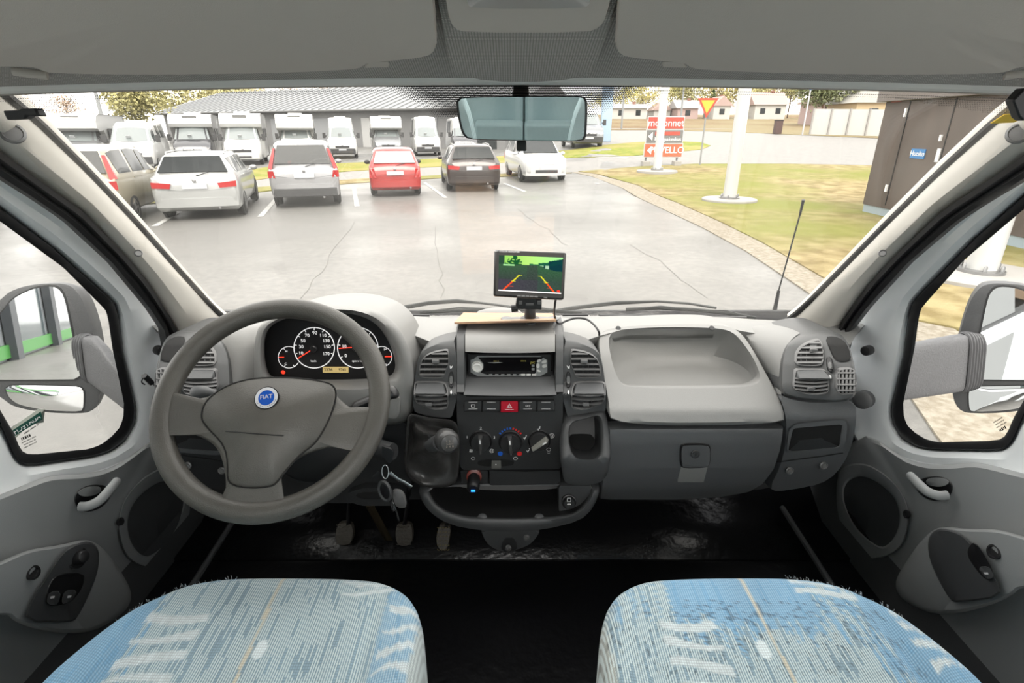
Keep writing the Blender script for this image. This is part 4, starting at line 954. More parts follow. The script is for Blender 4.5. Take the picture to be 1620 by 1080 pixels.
cup = mb.build('cup_holder', m_d4, dash, ang=60)
mb = MB(); I0 = [p+V((0, .0199, -.0119)) for p in Bi]; c1 = sum(I0, V())/90
mb.loops([I0, [c1+(p-c1)*.92+V((0, .03, -.004)) for p in I0], [c1+(p-c1)*.9+V((0, .055, -.012)) for p in I0]], False, True); mb.build('holder_liner', m_d3, cup)
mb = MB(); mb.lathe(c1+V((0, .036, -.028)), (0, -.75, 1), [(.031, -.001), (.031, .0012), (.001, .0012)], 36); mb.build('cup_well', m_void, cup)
# ================= steering wheel =================
yaw, tilt = radians(4.6), radians(45.7)
WC = V((-.3882, .7761, 1.5868)); we1 = V((cos(yaw), sin(yaw), 0)); we2 = V((-sin(yaw)*cos(tilt), cos(yaw)*cos(tilt), sin(tilt))); wn_ = we1.cross(we2).normalized()
def W(px, py, h=0): return PP(px, py, WC+wn_*h, wn_)
m_wheel = mat('wheel_leatherette', (.062, .059, .052), .42, bump=.18, bscale=500, var=.15, vscale=9)
sw_ = empty('steering_wheel', WC-wn_*.05, 'large grey four-spoked steering wheel in front of the dials', 'steering wheel')
sw_['label'] = 'grey steering wheel with a round blue and white hub emblem'
R0 = .1705
b = MB(); b.tube([WC+we1*(R0*cos(a))+we2*(R0*sin(a)) for a in [2*pi*i/96 for i in range(96)]], (.0165, .0175), 20, closed=True, up=wn_)
b.build('rim', m_wheel, sw_)
SP = [(326, 631), (292, 630), (262, 606), (254, 698), (281, 683), (308, 686), (343, 704), (356, 740), (358, 778), (352, 790), (330, 806), (462, 812), (436, 792), (431, 772), (446, 750), (475, 722), (512, 709), (545, 704), (572, 724), (606, 634), (580, 653), (558, 648), (533, 628), (522, 607), (466, 598), (406, 598), (361, 609)]
c = (425, 670); b_ = polar(chaikin(SP, 2), c, 160)
def wl(P, h): return [W(x, y, h) for x, y in P]
mb = MB(); mb.loops([wl(shrink(b_, c, .96), -.022), wl(b_, -.014), wl(b_, .0), wl(shrink(b_, c, .975), .007), wl(shrink(b_, c, .93), .010), wl(shrink(b_, c, .4), .012)]); mb.build('spokes', m_wheel, sw_, ang=60)
HB = [(361, 608), (406, 597), (466, 597), (518, 604), (531, 613), (532, 632), (519, 668), (499, 702), (473, 720), (446, 752), (431, 772), (359, 770), (361, 734), (355, 703), (326, 675), (317, 658), (326, 632)]
c = (420, 660); hb_ = polar(chaikin(HB, 2), c, 140)
def dome(s_): return .012+.022*(1-s_**2.5)
mb = MB(); mb.loops([wl(hb_, .0), wl(hb_, .010)]+[wl(shrink(hb_, c, s_), dome(s_)) for s_ in (.985, .96, .9, .8, .65, .5, .3, .15)]); hub = mb.build('airbag_cover', m_wheel, sw_, ang=60)
# seams
sm = MB()
def hubh(px, py):
    a = atan2(py-c[1], px-c[0]) % (2*pi); i = int(a/(2*pi)*140) % 140; q = hb_[i]; s_ = hypot(px-c[0], py-c[1])/max(1, hypot(q[0]-c[0], q[1]-c[1])); return dome(min(1, s_))
sm.tube([W(x, y, hubh(x, y)+.0002) for x, y in [(357+92*i/12, 682+7*i/12) for i in range(13)]], .0009, 5); sm.build('seam', m_black, hub)
sm2 = MB(); sm2.tube([W(x, y, .0115) for x, y in shrink(hb_, c, 1.004)], .0012, 5, closed=True); sm2.build('cover_gap', m_void, sw_)
# emblem
ec = W(422, 629.5, hubh(422, 629)+.0028); eM = Matrix((( we1.x, we2.x, wn_.x, ec.x), (we1.y, we2.y, wn_.y, ec.y), (we1.z, we2.z, wn_.z, ec.z), (0, 0, 0, 1))) @ Matrix.Rotation(radians(6), 4, 'Z')
def disc(r, h0, h1, n=40): return MB().loops([[eM @ V((r*cos(2*pi*i/n), r*sin(2*pi*i/n), h0)) for i in range(n)], [eM @ V((r*cos(2*pi*i/n), r*sin(2*pi*i/n), h1)) for i in range(n)]])
em = disc(.0185, -.003, .0012).build('emblem', mat('emblem_rim', (.03, .03, .035), .3, metal=.6), hub)
disc(.0172, 0, .0018).build('emblem_ring', mat('emblem_white', (.7, .71, .74), .25, metal=.3), em)
disc(.0122, 0, .0022).build('emblem_field', mat('emblem_blue', (.01, .07, .36), .2, coat=.5), em)
MB().text('FIAT', .0098, eM @ Matrix.Translation((0, .0012, .0023)), .0003).build('emblem_lettering', mat('emblem_silver', (.75, .76, .8), .2, metal=.4), em)
wr = MB()
for i in range(13):
    a = radians(200+i*11.5); wr.box(eM @ V((.0147*cos(a), .0147*sin(a), .0019)), (.0012, .0012, .0005))
wr.build('laurel_marks', m_black, em)
# column, shroud and stalks
col_ = empty('steering_column', WC-wn_*.25, 'dark steering column shroud behind the wheel with two stalks', 'steering column')
mb = MB(); L = []
for h, rx, ry in ((-.03, .035, .035), (-.05, .045, .045), (-.06, .068, .055), (-.16, .075, .062), (-.30, .08, .07)):
    cc_ = WC-we2*.012+wn_*h; L.append([cc_+we1*(rx*math.copysign(abs(cos(a))**.7, cos(a)))+we2*(ry*math.copysign(abs(sin(a))**.7, sin(a))) for a in [2*pi*i/40 for i in range(40)]])
mb.loops(L); mb.build('shroud', m_d3, col_)
def YP(px, py, Y): return PY(px, py, Y)
b = MB(); pth = spl([YP(500, 650, .90), YP(545, 652, .875), YP(567, 642, .86), YP(585, 635, .855), YP(612, 624, .85), YP(622, 620, .85), YP(627, 617, .85)], 5); n_ = len(pth)
b.tube(pth, [(.008, .012)]*10+[(.011, .018)]*(n_-18)+[(.011, .016), (.012, .015), (.0125, .014), (.0125, .013), (.012, .012), (.010, .010), (.007, .007), (.002, .002)], 14); b.build('wiper_stalk', m_black, col_)
b = MB(); b.box(YP(577, 637.5, .838), (.010, .002, .007)); b.build('stalk_symbol', m_wht, col_) if False else None
b = MB(); pth = spl([YP(400, 640, .92), YP(350, 628, .89), YP(332, 621, .88), YP(312, 622, .88), YP(306, 624, .88)], 4); n_ = len(pth)
b.tube(pth, [.008]*(n_-8)+[.011, .013, .014, .014, .013, .011, .007, .002], 14); b.build('light_stalk', m_d2, col_)
# ignition barrel
b = MB(); p0 = YP(585, 712, .96); b.tube([p0, YP(603, 711, .93), YP(622, 714, .915)], [(.018, .018), (.020, .020), (.017, .015)], 16); b.build('ignition_barrel', m_d3, col_)
keys = empty('key_bunch', YP(612, 800, .90), 'bunch of car keys with a round fob hanging from the ignition', 'keys')
b = MB(); b.prism([YP(x, y, .902) for x, y in ((604, 705), (619, 710), (623, 716), (620, 730), (615, 733), (604, 722))], (0, .006, 0)); b.build('ignition_key', m_black, keys, bev=.001)
b = MB(); b.tube([YP(609.5, 746, .893)+V((.0065*cos(a), .004*sin(a), .013*sin(a))) for a in [2*pi*i/24 for i in range(24)]], .0010, 6, closed=True); b.build('split_ring', m_chrome, keys)
b = MB(); fc = YP(609, 776, .885); b.tube([fc+V((.0125*cos(a), -.006*cos(a), .0215*sin(a))) for a in [2*pi*i/36 for i in range(36)]], (.0032, .004), 8, closed=True); 
fo = b.build('round_fob', m_dark, keys)
MB().loops([[fc+V((.011*k*cos(a), -.005*cos(a)+y, .019*k*sin(a))) for a in [2*pi*i/30 for i in range(30)]] for k, y in ((.9, .003), (1, .001), (1, -.001), (.9, -.003))]).build('fob_body', m_black, fo)
b = MB(); kc = YP(632, 788, .90); b.loops([[kc+V((.0125*k*math.copysign(abs(cos(a))**.7, cos(a))+.004*sin(a)*-1, y, .022*k*math.copysign(abs(sin(a))**.75, sin(a)))) for a in [2*pi*i/32 for i in range(32)]] for k, y in ((.85, .004), (1, .002), (1, -.003), (.85, -.005))]); b.build('key_fob', mat('fob_grey', (.12, .12, .12), .5), keys)
for pts_, w_ in (([(616, 748), (628, 757), (640, 763), (651, 770)], .0035), ([(620, 790), (621, 805), (623, 808)], .0030), ([(622, 795), (628, 812), (631, 824)], .002), ([(602, 748), (596, 752), (592, 755)], .005)):
    b = MB(); q = [YP(x, y, .893) for x, y in pts_]; b.tube(q, [(w_*(1.5 if i == 0 else 1), .001) for i in range(len(q))], 8, up=(1, 0, .3)); b.build('key', m_chrome if w_ < .005 else m_black, keys)

# ================= gear lever =================
gl_ = empty('gear_lever', PY(690, 745, 1.0), 'black gear lever with round knob and leather gaiter', 'gear lever')
ob_ = [(646, 652), (665, 657), (690, 662), (722, 664), (728, 690), (727, 750), (718, 769), (690, 772), (667, 771), (641, 754), (639, 717), (643, 672)]
c = (684, 712); ob2 = polar(chaikin(ob_, 2), c, 72)
m_gait = mat('gaiter_leather', (.035, .034, .033), .30, bump=.25, bscale=60)
def bootloop(k, Y, cx, cy, fold):
    out = []
    for i, (x, y) in enumerate(ob2):
        a = 2*pi*i/72; q = 1+fold*(.5*sin(3*a+1)+.35*sin(5*a+.4)+.25*sin(8*a))
        out.append(PY(cx+(x-c[0])*k*q, cy+(y-c[1])*k*q, Y+fold*.05*sin(4*a)))
    return out
mb = MB(); mb.loops([bootloop(1.0, 1.04, 684, 712, 0), bootloop(1.0, .985, 684, 712, 0), bootloop(.97, .972, 684, 712, 0), bootloop(.90, .972, 684, 712, .01), bootloop(.82, .980, 682, 710, .04), bootloop(.68, .985, 680, 708, .10), bootloop(.52, .975, 678, 706, .14), bootloop(.40, .955, 678, 704, .12), bootloop(.30, .935, 681, 702, .07), bootloop(.24, .92, 686, 700, .03)]); mb.build('gaiter', m_gait, gl_, ang=70)
b = MB(); b.tube([PY(683, 703, .93), PY(690, 701, .915), PY(697, 699, .90)], [.015, .0155, .017], 20); b.build('collar', m_d4, gl_)
kc = PY(707, 697, .885); kax = (PY(711, 702, .86)-kc).normalized(); kax = V((.35, -.85, .25)).normalized()
kb = MB(); kb.lathe(kc-kax*.03, kax, [(.012, -.006), (.0165, 0), (.0205, .012), (.0230, .026), (.0228, .036), (.0205, .044), (.0165, .048), (.0160, .0472), (.0157, .0485), (.008, .0505), (.001, .051)], 36); kb = kb.build('knob', mat('knob_grey', (.05, .05, .05), .3), gl_)
ka = V((1, 0, 0)); ka = (ka-kax*ka.dot(kax)).normalized(); kb2 = kax.cross(ka)
kM = Matrix((( ka.x, kb2.x, kax.x, 0), (ka.y, kb2.y, kax.y, 0), (ka.z, kb2.z, kax.z, 0), (0, 0, 0, 1))); kM.translation = kc+kax*.0230
b = MB(); 
for t_, x, y in (('1', -.006, .0045), ('3', 0, .0045), ('5', .006, .0045), ('2', -.006, -.006), ('4', 0, -.006), ('R', .006, -.006)): b.text(t_, .0052, kM @ Matrix.Translation((x, y, -.0016)), .0002)
for x in (-.006, 0, .006): b.tube([kM @ V((x, .0015, -.0012)), kM @ V((x, -.0035, -.0012))], .0003, 4)
b.tube([kM @ V((-.006, -.001, -.0012)), kM @ V((.006, -.001, -.0012))], .0003, 4)
b.build('gate_pattern', mat('gate_print', (.30, .26, .22), .5), kb)
# USB charger
uc = tag(bpy.data.objects.new('usb_charger', None), 'black plug-in charger with red ring and blue readout', 'charger'); COL.objects.link(uc); uc.location = XF(PY(750, 770, 1.0)); ORG[uc.name] = XF(PY(750, 770, 1.0))
p = PY(750, 753, 1.012); a_ = V((0, -1, .35)).normalized()
MB().lathe(p, a_, [(.017, -.01), (.017, .004), (.0145, .005)], 28).build('socket_ring', mat('ring_red', (.16, .018, .008), .35), uc)
MB().lathe(p-V((0, 0, .004)), V((0, -1, -.12)), [(.0145, 0), (.0145, .020), (.0135, .034), (.011, .037), (.002, .037)], 28).build('body', m_black, uc)
MB().box(p+V((0, -.0375, -.0115)), (.009, .001, .0045)).build('readout', mat('led_blue', (.02, .2, .8), .4, emit=(.02, .25, 1), es=.6), uc)
# cable plug hanging by the driver's vent
cp_ = MB(); cp_.tube(spl([PX(250, 618, -.70), PX(244, 609, -.715), PX(238, 602, -.72), PX(228, 597, -.72), PX(224, 604, -.72), PX(229, 608, -.72)], 5), .0013, 6); cp_.tube([PX(228, 594, -.718), PX(240, 606, -.718)], .0055, 8)
cp_.build('plug_lead', m_black, label='small black plug and lead beside the driver side vent', cat='plug')

# ================= monitor on plywood =================
bd = MB(); bq = [PY(719, 515.4, 1.095), PY(880, 511.5, 1.095), PY(874, 500.5, 1.27), PY(733, 499.5, 1.27)]
bq = [p+V((0, 0, .004)) for p in bq]; bd.prism(bq, (0, 0, .0045)); bd.build('plywood_board', mat('plywood', (.42, .26, .16), .6, var=.25, vscale=20, stretch=(1, 8, 8)), label='thin plywood board lying on top of the centre console', cat='board')
mo = empty('reversing_monitor', PY(838, 504, 1.17), 'small black reversing camera monitor on a stand above the radio', 'monitor')
Q = [(782.3, 394.7), (896.2, 399.1), (892.3, 473.8), (780.6, 467.7)]
mp0 = PY(838, 434, 1.035); mn = V((.05, -.93, .36)).normalized()
def MO(u, v_, h=0):
    # bilinear in the quad
    A, B, Cc, D_ = Q; x = (1-u)*(1-v_)*A[0]+u*(1-v_)*B[0]+u*v_*Cc[0]+(1-u)*v_*D_[0]; y = (1-u)*(1-v_)*A[1]+u*(1-v_)*B[1]+u*v_*Cc[1]+(1-u)*v_*D_[1]
    return PP(x, y, mp0, mn)+mn*h
def moq(P, h0, h1): return MB().loops([[MO(u, v_, h0) for u, v_ in P], [MO(u, v_, h1) for u, v_ in P]])
moq([(0, 0), (1, 0), (1, 1), (0, 1)], -.022, 0).build('housing', mat('monitor_black', (.015, .014, .013), .4), mo, bev=.004)
# picture on the screen: a flat image built of nodes
def screenmat():
    m = bpy.data.materials.new('camera_picture'); m.use_nodes = True; t = m.node_tree; t.nodes.clear(); N = t.nodes.new; L = t.links.new
    o = N('ShaderNodeOutputMaterial'); e = N('ShaderNodeEmission'); L(e.outputs[0], o.inputs[0]); e.inputs[1].default_value = .40
    a = N('ShaderNodeVertexColor'); a.layer_name = 'pic'; L(a.outputs[0], e.inputs[0]); return m
nu, nv = 120, 76
Gs = [[MO(.065+(.955-.065)*i/nu, .115+(.885-.115)*j/nv, .0006) for i in range(nu+1)] for j in range(nv+1)]
sc_o = MB(); sc_o.grid(Gs); sco = sc_o.build('screen', screenmat(), mo)
ca = sco.data.color_attributes.new('pic', 'FLOAT_COLOR', 'POINT')
inv = {}
def pic(u, v_):
    n_ = noise.noise(V((u*9, v_*9, 0))); n2 = noise.noise(V((u*40, v_*40, 3)))
    if v_ > .972: return (.75, .72, .7)
    hz = .24
    if v_ < hz:   # sky and silhouettes
        col = V((.12+.25*(1-abs(u-.45)), .62, .10+.1*u)); col *= .75+.35*u
        if u < .085: return (.02, .05, .03)
        tr_ = max(0, .30-abs(u-.25)*1.5)+.09*noise.noise(V((u*30, 0, 5)))
        if u < .36 and v_ > hz-tr_+.03 and noise.noise(V((u*22, v_*22, 9))) > -.22: return (.008, .07, .02)
        if u > .78-.0 and v_ > .045+.35*(1-u): return (.004, .035+.02*n_, .035)
        if u > .62 and v_ > .10+.16*(1-u)+.02: return (.01, .08, .04)
        if v_ > hz-.03-.02*n_ and .48 < u < .62: return (.02, .12, .05)
        return tuple(col)
    bld = .24+max(0, (u-.62))*.42
    if u > .70 and v_ < min(.36, bld)+.03: 
        if .73 < u < .79 and .19 < v_ < .34: return (.3, .45, .3)
        return (.004, .03, .035)
    if u > .62 and v_ < bld: return (.25, .45, .25) if u < .78 else (.004, .03, .035)
    if hz <= v_ < hz+.04 and .07 < u < .25: return (.3, .6, .25)
    # asphalt
    g_ = .035+.012*n2; col = V((g_*.9, g_*1.15, g_*1.05)); col += V((0, .035, .0))*max(0, 1-(v_-hz)*2.2)*(1 if u < .45 or u > .6 else .5)
    if u > .62: col += V((-.004, .012, .0))
    if v_ > .66: col += V((.012, -.002, .015))*(1-u)
    # guide lines
    for x0, x1 in ((.33, .08), (.66, .89)):
        tt = (v_-.53)/(.97-.53)
        if 0 <= tt <= 1:
            xx = lerp(x0, x1, tt)
            if abs(u-xx) < .010+.006*tt: return (.65, .6, .02) if tt < .42 else (.8, .06, .01)
    for yy, c_, xa, xb in ((.54, (.4, .4, .02), .31, .37), (.54, (.4, .4, .02), .62, .68), (.715, (.55, .5, .02), .20, .27), (.715, (.55, .5, .02), .72, .79), (.855, (.6, .05, .02), .13, .24), (.855, (.6, .05, .02), .77, .85)):
        if abs(v_-yy) < .008 and xa < u < xb: return c_
    if hypot((u-.955)*1.5, v_-.93) < .035: return (.9, .03, .02)
    return tuple(col)
import struct as _st
kd = {}
vsx = [XF(p)-ORG[mo.name] for r_ in Gs for p in r_]
for idx, p in enumerate(vsx): kd[(round(p.x, 5), round(p.y, 5), round(p.z, 5))] = (idx % (nu+1), idx//(nu+1))
for i, v_ in enumerate(sco.data.vertices):
    k_ = kd.get((round(v_.co.x, 5), round(v_.co.y, 5), round(v_.co.z, 5)))
    cc_ = pic(k_[0]/nu, k_[1]/nv) if k_ else (.03, .05, .03)
    ca.data[i].color = (*cc_, 1)
def moframe(u, v_, h):
    o = MO(u, v_, h); x = (MO(u+.1, v_, h)-o).normalized(); y = mn.cross(x).normalized(); return Matrix(((x.x, y.x, mn.x, o.x), (x.y, y.y, mn.y, o.y), (x.z, y.z, mn.z, o.z), (0, 0, 0, 1)))
MB().text('TFT COLOR MONITOR', .0048, moframe(.175, .035, .0004), .0001).build('lettering', m_wht, mo)
b = MB()
for i in range(5): moq([(.34+i*.06, .955), (.385+i*.06, .955), (.39+i*.06, .985), (.335+i*.06, .985)], 0, .0012).build('button', m_slat, mo)
moq([(.71, .962), (.76, .964), (.76, .988), (.71, .986)], 0, .001).build('button', m_slat, mo)
b = MB(); b.hexa([PY(x, y, 1.085) for x, y in ((818, 470), (857, 471), (857, 490), (815, 489))], [PY(x, y, 1.085)+V((0, .02, 0)) for x, y in ((818, 470), (857, 471), (857, 490), (815, 489))]); b.build('clamp', m_black, mo, bev=.002)
b = MB()
for x in (823.5, 853): b.box(PY(x, 478.5, 1.082), (.007, .004, .007))
b.box(PY(838, 481, 1.082), (.016, .004, .004)); b.build('clamp_slots', m_slat, mo)
b = MB(); b.tube([PY(809, 488, 1.09), PY(819, 487, 1.09)], .008, 12); b.build('clamp_screw', m_black, mo)
b = MB(); b.lathe(PY(838.5, 503.5, 1.13), (0, 0, 1), [(.022, -.002), (.021, .001), (.0125, .003), (.0120, .026), (.010, .029)], 28); b.build('post', m_black, mo)
b = MB(); fp = PY(838.5, 504.5, 1.13)
for a in (175, 5, 270, 90):
    r_ = .052 if a in (175, 5) else .03; q = fp+V((cos(radians(a))*r_, sin(radians(a))*r_*.7, 0)); b.tube([fp, q], [(.0015, .018), (.0015, .011)], 10, up=(0, 0, 1)); b.lathe(q, (0, 0, 1), [(.013, -.0015), (.013, .0012), (.004, .0012)], 20)
b.build('foot', mat('foot_dark', (.05, .055, .06), .25), mo)
cb = MB(); cb.tube(spl([PY(880, 468, 1.05), PY(878, 482, 1.07), PY(877, 496, 1.10), PY(880, 508, 1.14), PY(886, 511.5, 1.14), PY(898, 506.5, 1.15), PY(912, 503, 1.16), PY(928, 505, 1.15), PY(940, 514, 1.12), PY(947, 524, 1.095), PY(948, 530, 1.10)], 6), .0024, 8)
cb.build('monitor_cable', m_black, label='thin black monitor cable lying across the dash top', cat='cable')
# pale hump on the shelf behind the board
hp = MB(); hc = PY(790, 500, 1.31); hp.loops([[hc+V((.062*k*cos(a), .03*k*sin(a), z)) for a in [2*pi*i/36 for i in range(36)]] for k, z in ((1.02, -.01), (1, .004), (.9, .012), (.6, .018), (.2, .02))]); hp.build('shelf_hump', m_d1, dash)

# ================= mirror, wipers, aerial =================
rv = empty('rear_view_mirror', PY(825, 190, .73), 'wide rear view mirror hanging at the top of the windscreen', 'rear view mirror')
MPq = [(721, 163), (723, 156), (731, 153), (920, 151), (927, 154), (929.5, 162), (928, 212), (926, 220), (919, 224), (745, 221), (736, 218), (728, 205)]
c = (826, 188); mq = polar(chaikin(MPq, 2), c, 96); rn = V((-.016, -1, -.14)).normalized(); rp0 = PY(826, 188, .715)
def RM(P, h): return [PP(x, y, rp0, rn)+rn*h for x, y in P]
base = RM(mq, 0); c0 = sum(base, V())/96
mb = MB(); mb.loops([[c0+(p-c0)*.75-rn*.030 for p in base], [c0+(p-c0)*.95-rn*.022 for p in base], [p-rn*.004 for p in base], [c0+(p-c0)*1.0+rn*.001 for p in base], [c0+(p-c0)*.975+rn*.002 for p in base], [c0+(p-c0)*.965-rn*.0005 for p in base]]); mb.build('housing', m_black, rv)
mg = MB(); q = [c0+(p-c0)*.965+rn*.0002 for p in base]; mg.loops([q, [p+rn*.0006 for p in q]]); mg.build('mirror_glass', mat('mirror_glass', (.80, .86, .86), .01, metal=1), rv)
b = MB(); b.hexa([PY(x, y, .735) for x, y in ((813, 134), (836, 134), (837, 153), (810, 153))], [PY(x, y, .76) for x, y in ((813, 134), (836, 134), (837, 153), (810, 153))]); b.build('mount', mat('mount_grey', (.45, .40, .35), .5), rv, bev=.002)
b = MB(); b.hexa([PY(x, y, .745) for x, y in ((817, 222), (833, 222), (833, 239), (817, 239))], [PY(x, y, .775) for x, y in ((817, 222), (833, 222), (833, 239), (817, 239))]); b.build('stem_foot', m_black, rv, bev=.002)
# toll tag clips at the top corners of the glass
for pp_, lab, kX in (([(3, 175), (29, 174), (33, 171.5), (56, 171), (62, 184), (45, 183), (38, 188), (10, 190)], 'black clip at the top of the driver side pillar', 1), ([(1603, 158), (1622, 138), (1640, 150), (1622, 192), (1614, 186)], 'black clip at the top of the passenger side pillar', 1)):
    b = MB(); b.prism([PY(x, y, .635) for x, y in pp_], (0, .012, 0)); b.build('pillar_clip', m_black, label=lab, cat='clip', bev=.002)
m_wip = mat('wiper_black', (.02, .022, .022), .4)
def wiper(arm, blade, lab):
    t = empty('windscreen_wiper', PY(arm[0][0], arm[0][1], 1.47), lab, 'wiper', 'windscreen wipers')
    b = MB(); q = [PY(x, y, 1.44) for x, y in arm]; b.tube(q, [(.003, w_) for w_ in ([.006]*(len(q)//2+1)+[.0035]*len(q))[:len(q)]], 8, up=(0, -1, 0)); b.build('arm', m_wip, t)
    b = MB(); q = [PY(x, y, 1.435) for x, y in blade]; b.tube(q, (.003, .0055), 8, up=(0, -1, 0)); bo = b.build('blade', m_wip, t)
    b = MB(); m_ = len(q)//2
    for i0, i1 in ((0, m_), (m_, len(q)-1)): b.tube([q[i0]+V((0, 0, .0)), (q[i0]+q[i1])/2+V((0, 0, .010)), q[i1]], .0022, 6)
    b.build('yoke', m_wip, t)
wiper([(595, 497), (605, 494), (640, 486), (680, 479), (722, 476), (760, 479), (800, 484), (830, 489)], [(664, 494), (720, 491), (790, 489), (860, 490), (920, 495)], 'black windscreen wiper behind the monitor, driver side')
wiper([(880, 492), (900, 488), (940, 483), (977, 479), (1040, 476.5), (1090, 480), (1133, 487)], [(990, 489.5), (1045, 487), (1100, 490), (1150, 495), (1195, 503)], 'black windscreen wiper in front of the passenger tray')
b = MB(); b.tube([PY(1222, 506, 1.55), PY(1227, 484, 1.55), PY(1232, 459, 1.55)], [.009, .006, .0045], 10); b.tube([PY(1232, 459, 1.55), PY(1266, 338, 1.50)], .0022, 8); b.tube([PY(1265.5, 340, 1.50), PY(1271, 316, 1.49)], [.003, .0042], 8)
b.build('radio_aerial', m_black, label='thin black aerial rod standing outside the windscreen', cat='aerial')

# wing mirrors
m_mir = mat('mirror_silver', (.93, .94, .95), .01, metal=1); m_hous = mat('housing_textured', (.045, .046, .048), .5, bump=.3, bscale=400)
def wing(fx, sg, lab, TT, BB):
    t = empty('wing_mirror', PY(fx(60), 600, 1.25), lab, 'wing mirror', 'wing mirrors')
    Xx = lambda P: [(fx(x), y) for x, y in P]
    p0 = PY(fx(60), 530, 1.2)
    d = (p0-C0).normalized(); r_ = (V((-.23, -1, -.05)) if sg > 0 else V((-.30, -1, -.42))).normalized()
    n = (r_-d).normalized()
    def MM(x, y, h=0): return PP(x, y, p0, n)+n*h
    ho = Xx([(0, 476), (12, 462), (45, 450), (104, 447), (122, 460), (136, 486), (150, 535), (159, 615), (157, 636), (148, 648), (137, 654), (74, 653), (22, 644), (4, 630), (-40, 600), (-70, 560), (-50, 500)])
    c = (fx(60), 550); h_ = polar(chaikin(ho, 2), c, 96)
    base = [MM(x, y) for x, y in h_]; c0 = sum(base, V())/96
    mb = MB(); mb.loops([[c0+(p-c0)*.6-n*.09 for p in base], [c0+(p-c0)*.92-n*.07 for p in base], [c0+(p-c0)*1.0-n*.02 for p in base], [p-n*0 for p in base], [c0+(p-c0)*.96+n*.002 for p in base]]); mb.build('housing', m_hous, t)
    for P_, nm in (([(-30, 515), (0, 500), (22, 471), (56, 455), (86, 452), (99, 460), (106, 480), (128, 591), (127, 597), (122, 599), (0, 600), (-40, 598), (-50, 550)], 'main_glass'), ([(10, 612), (14, 608), (124, 610), (131, 613), (134, 620), (133, 645), (129, 650), (74, 648), (30, 639), (15, 627)], 'blind_spot_glass')):
        P_ = Xx(P_); cc_ = (sum(a[0] for a in P_)/len(P_), sum(a[1] for a in P_)/len(P_)); q = polar(chaikin(P_, 2, k=.2), cc_, 64); L_ = [MM(x, y, .0045) for x, y in q]; k0 = sum(L_, V())/64
        MB().loops([[k0+(p-k0)*1.035-n*.006 for p in L_], [k0+(p-k0)*1.035-n*.001 for p in L_]]).build('glass_surround', m_black, t)
        if nm == 'main_glass': MB().loops([[p-n*.003 for p in L_], L_]).build(nm, m_mir, t)
        else:   # convex
            MB().loops([[k0+(p-k0)*k_+n*(.0035*(1-k_*k_)) for p in L_] for k_ in (1, .9, .8, .7, .6, .5, .4, .3, .2, .1)], False, True).build(nm, m_mir, t)
    Yb, Yi = 1.24, 1.15
    arm = [[PX(fx(x), y, sg*-X_) for x, y, X_ in r0] for r0 in ([(126, 532, 1.03), (150, 527, 1.0), (165, 540, .96), (195, 575, .90)], [(126, 532, 1.0), (150, 527, .97), (165, 540, .93), (195, 575, .88)])] if False else None
    Ys_ = (1.23, 1.215, 1.20, 1.185, 1.17, 1.16)
    T_ = [PY(x, y, Y_) for (x, y), Y_ in zip(TT, Ys_)]
    B_ = [PY(x, y, Y_) for (x, y), Y_ in zip(BB, Ys_)]
    L = []
    for a, b2 in zip(T_, B_):
        m_ = (a+b2)/2; hv = (a-b2)/2; L.append([m_+hv*math.copysign(abs(sin(q))**.35, sin(q))+V((sg*.35, .9, 0)).normalized()*(.014*math.copysign(abs(cos(q))**.5, cos(q))) for q in [2*pi*i/28 for i in range(28)]])
    MB().loops(L).build('arm', mat('arm_grey', (.095, .095, .10), .5, bump=.3, bscale=200), t)
    rb = MB()
    for i in range(6):
        f = i/11; k_ = f*2.6; j = int(k_); ft = k_-j; a = T_[j].lerp(T_[j+1], ft); b2 = B_[j].lerp(B_[j+1], ft); m_ = (a+b2)/2; hv = (a-b2)/2
        rb.tube([m_+hv*1.03*math.copysign(abs(sin(q))**.4, sin(q))+V((sg*.35, .9, 0)).normalized()*(.016*cos(q)) for q in [2*pi*i_/28 for i_ in range(28)]], .0045, 6, closed=True)
    rb.build('bellows', mat('bellows_dark', (.06, .06, .064), .5), t)
wing(lambda x: x, 1, 'two-pane wing mirror outside the driver door, showing a green and grey building', ((118, 531), (133, 531), (149, 532), (166, 550), (182, 572), (200, 592)), ((128, 592), (142, 600), (158, 612), (174, 624), (190, 636), (208, 650)))
wing(lambda x: 1666-x, -1, 'two-pane wing mirror outside the passenger door, showing a white vehicle side', ((1548, 531), (1530, 528), (1508, 531), (1475, 537), (1446, 543), (1420, 548)), ((1540, 612), (1522, 617), (1502, 620), (1475, 624), (1448, 628), (1420, 632)))

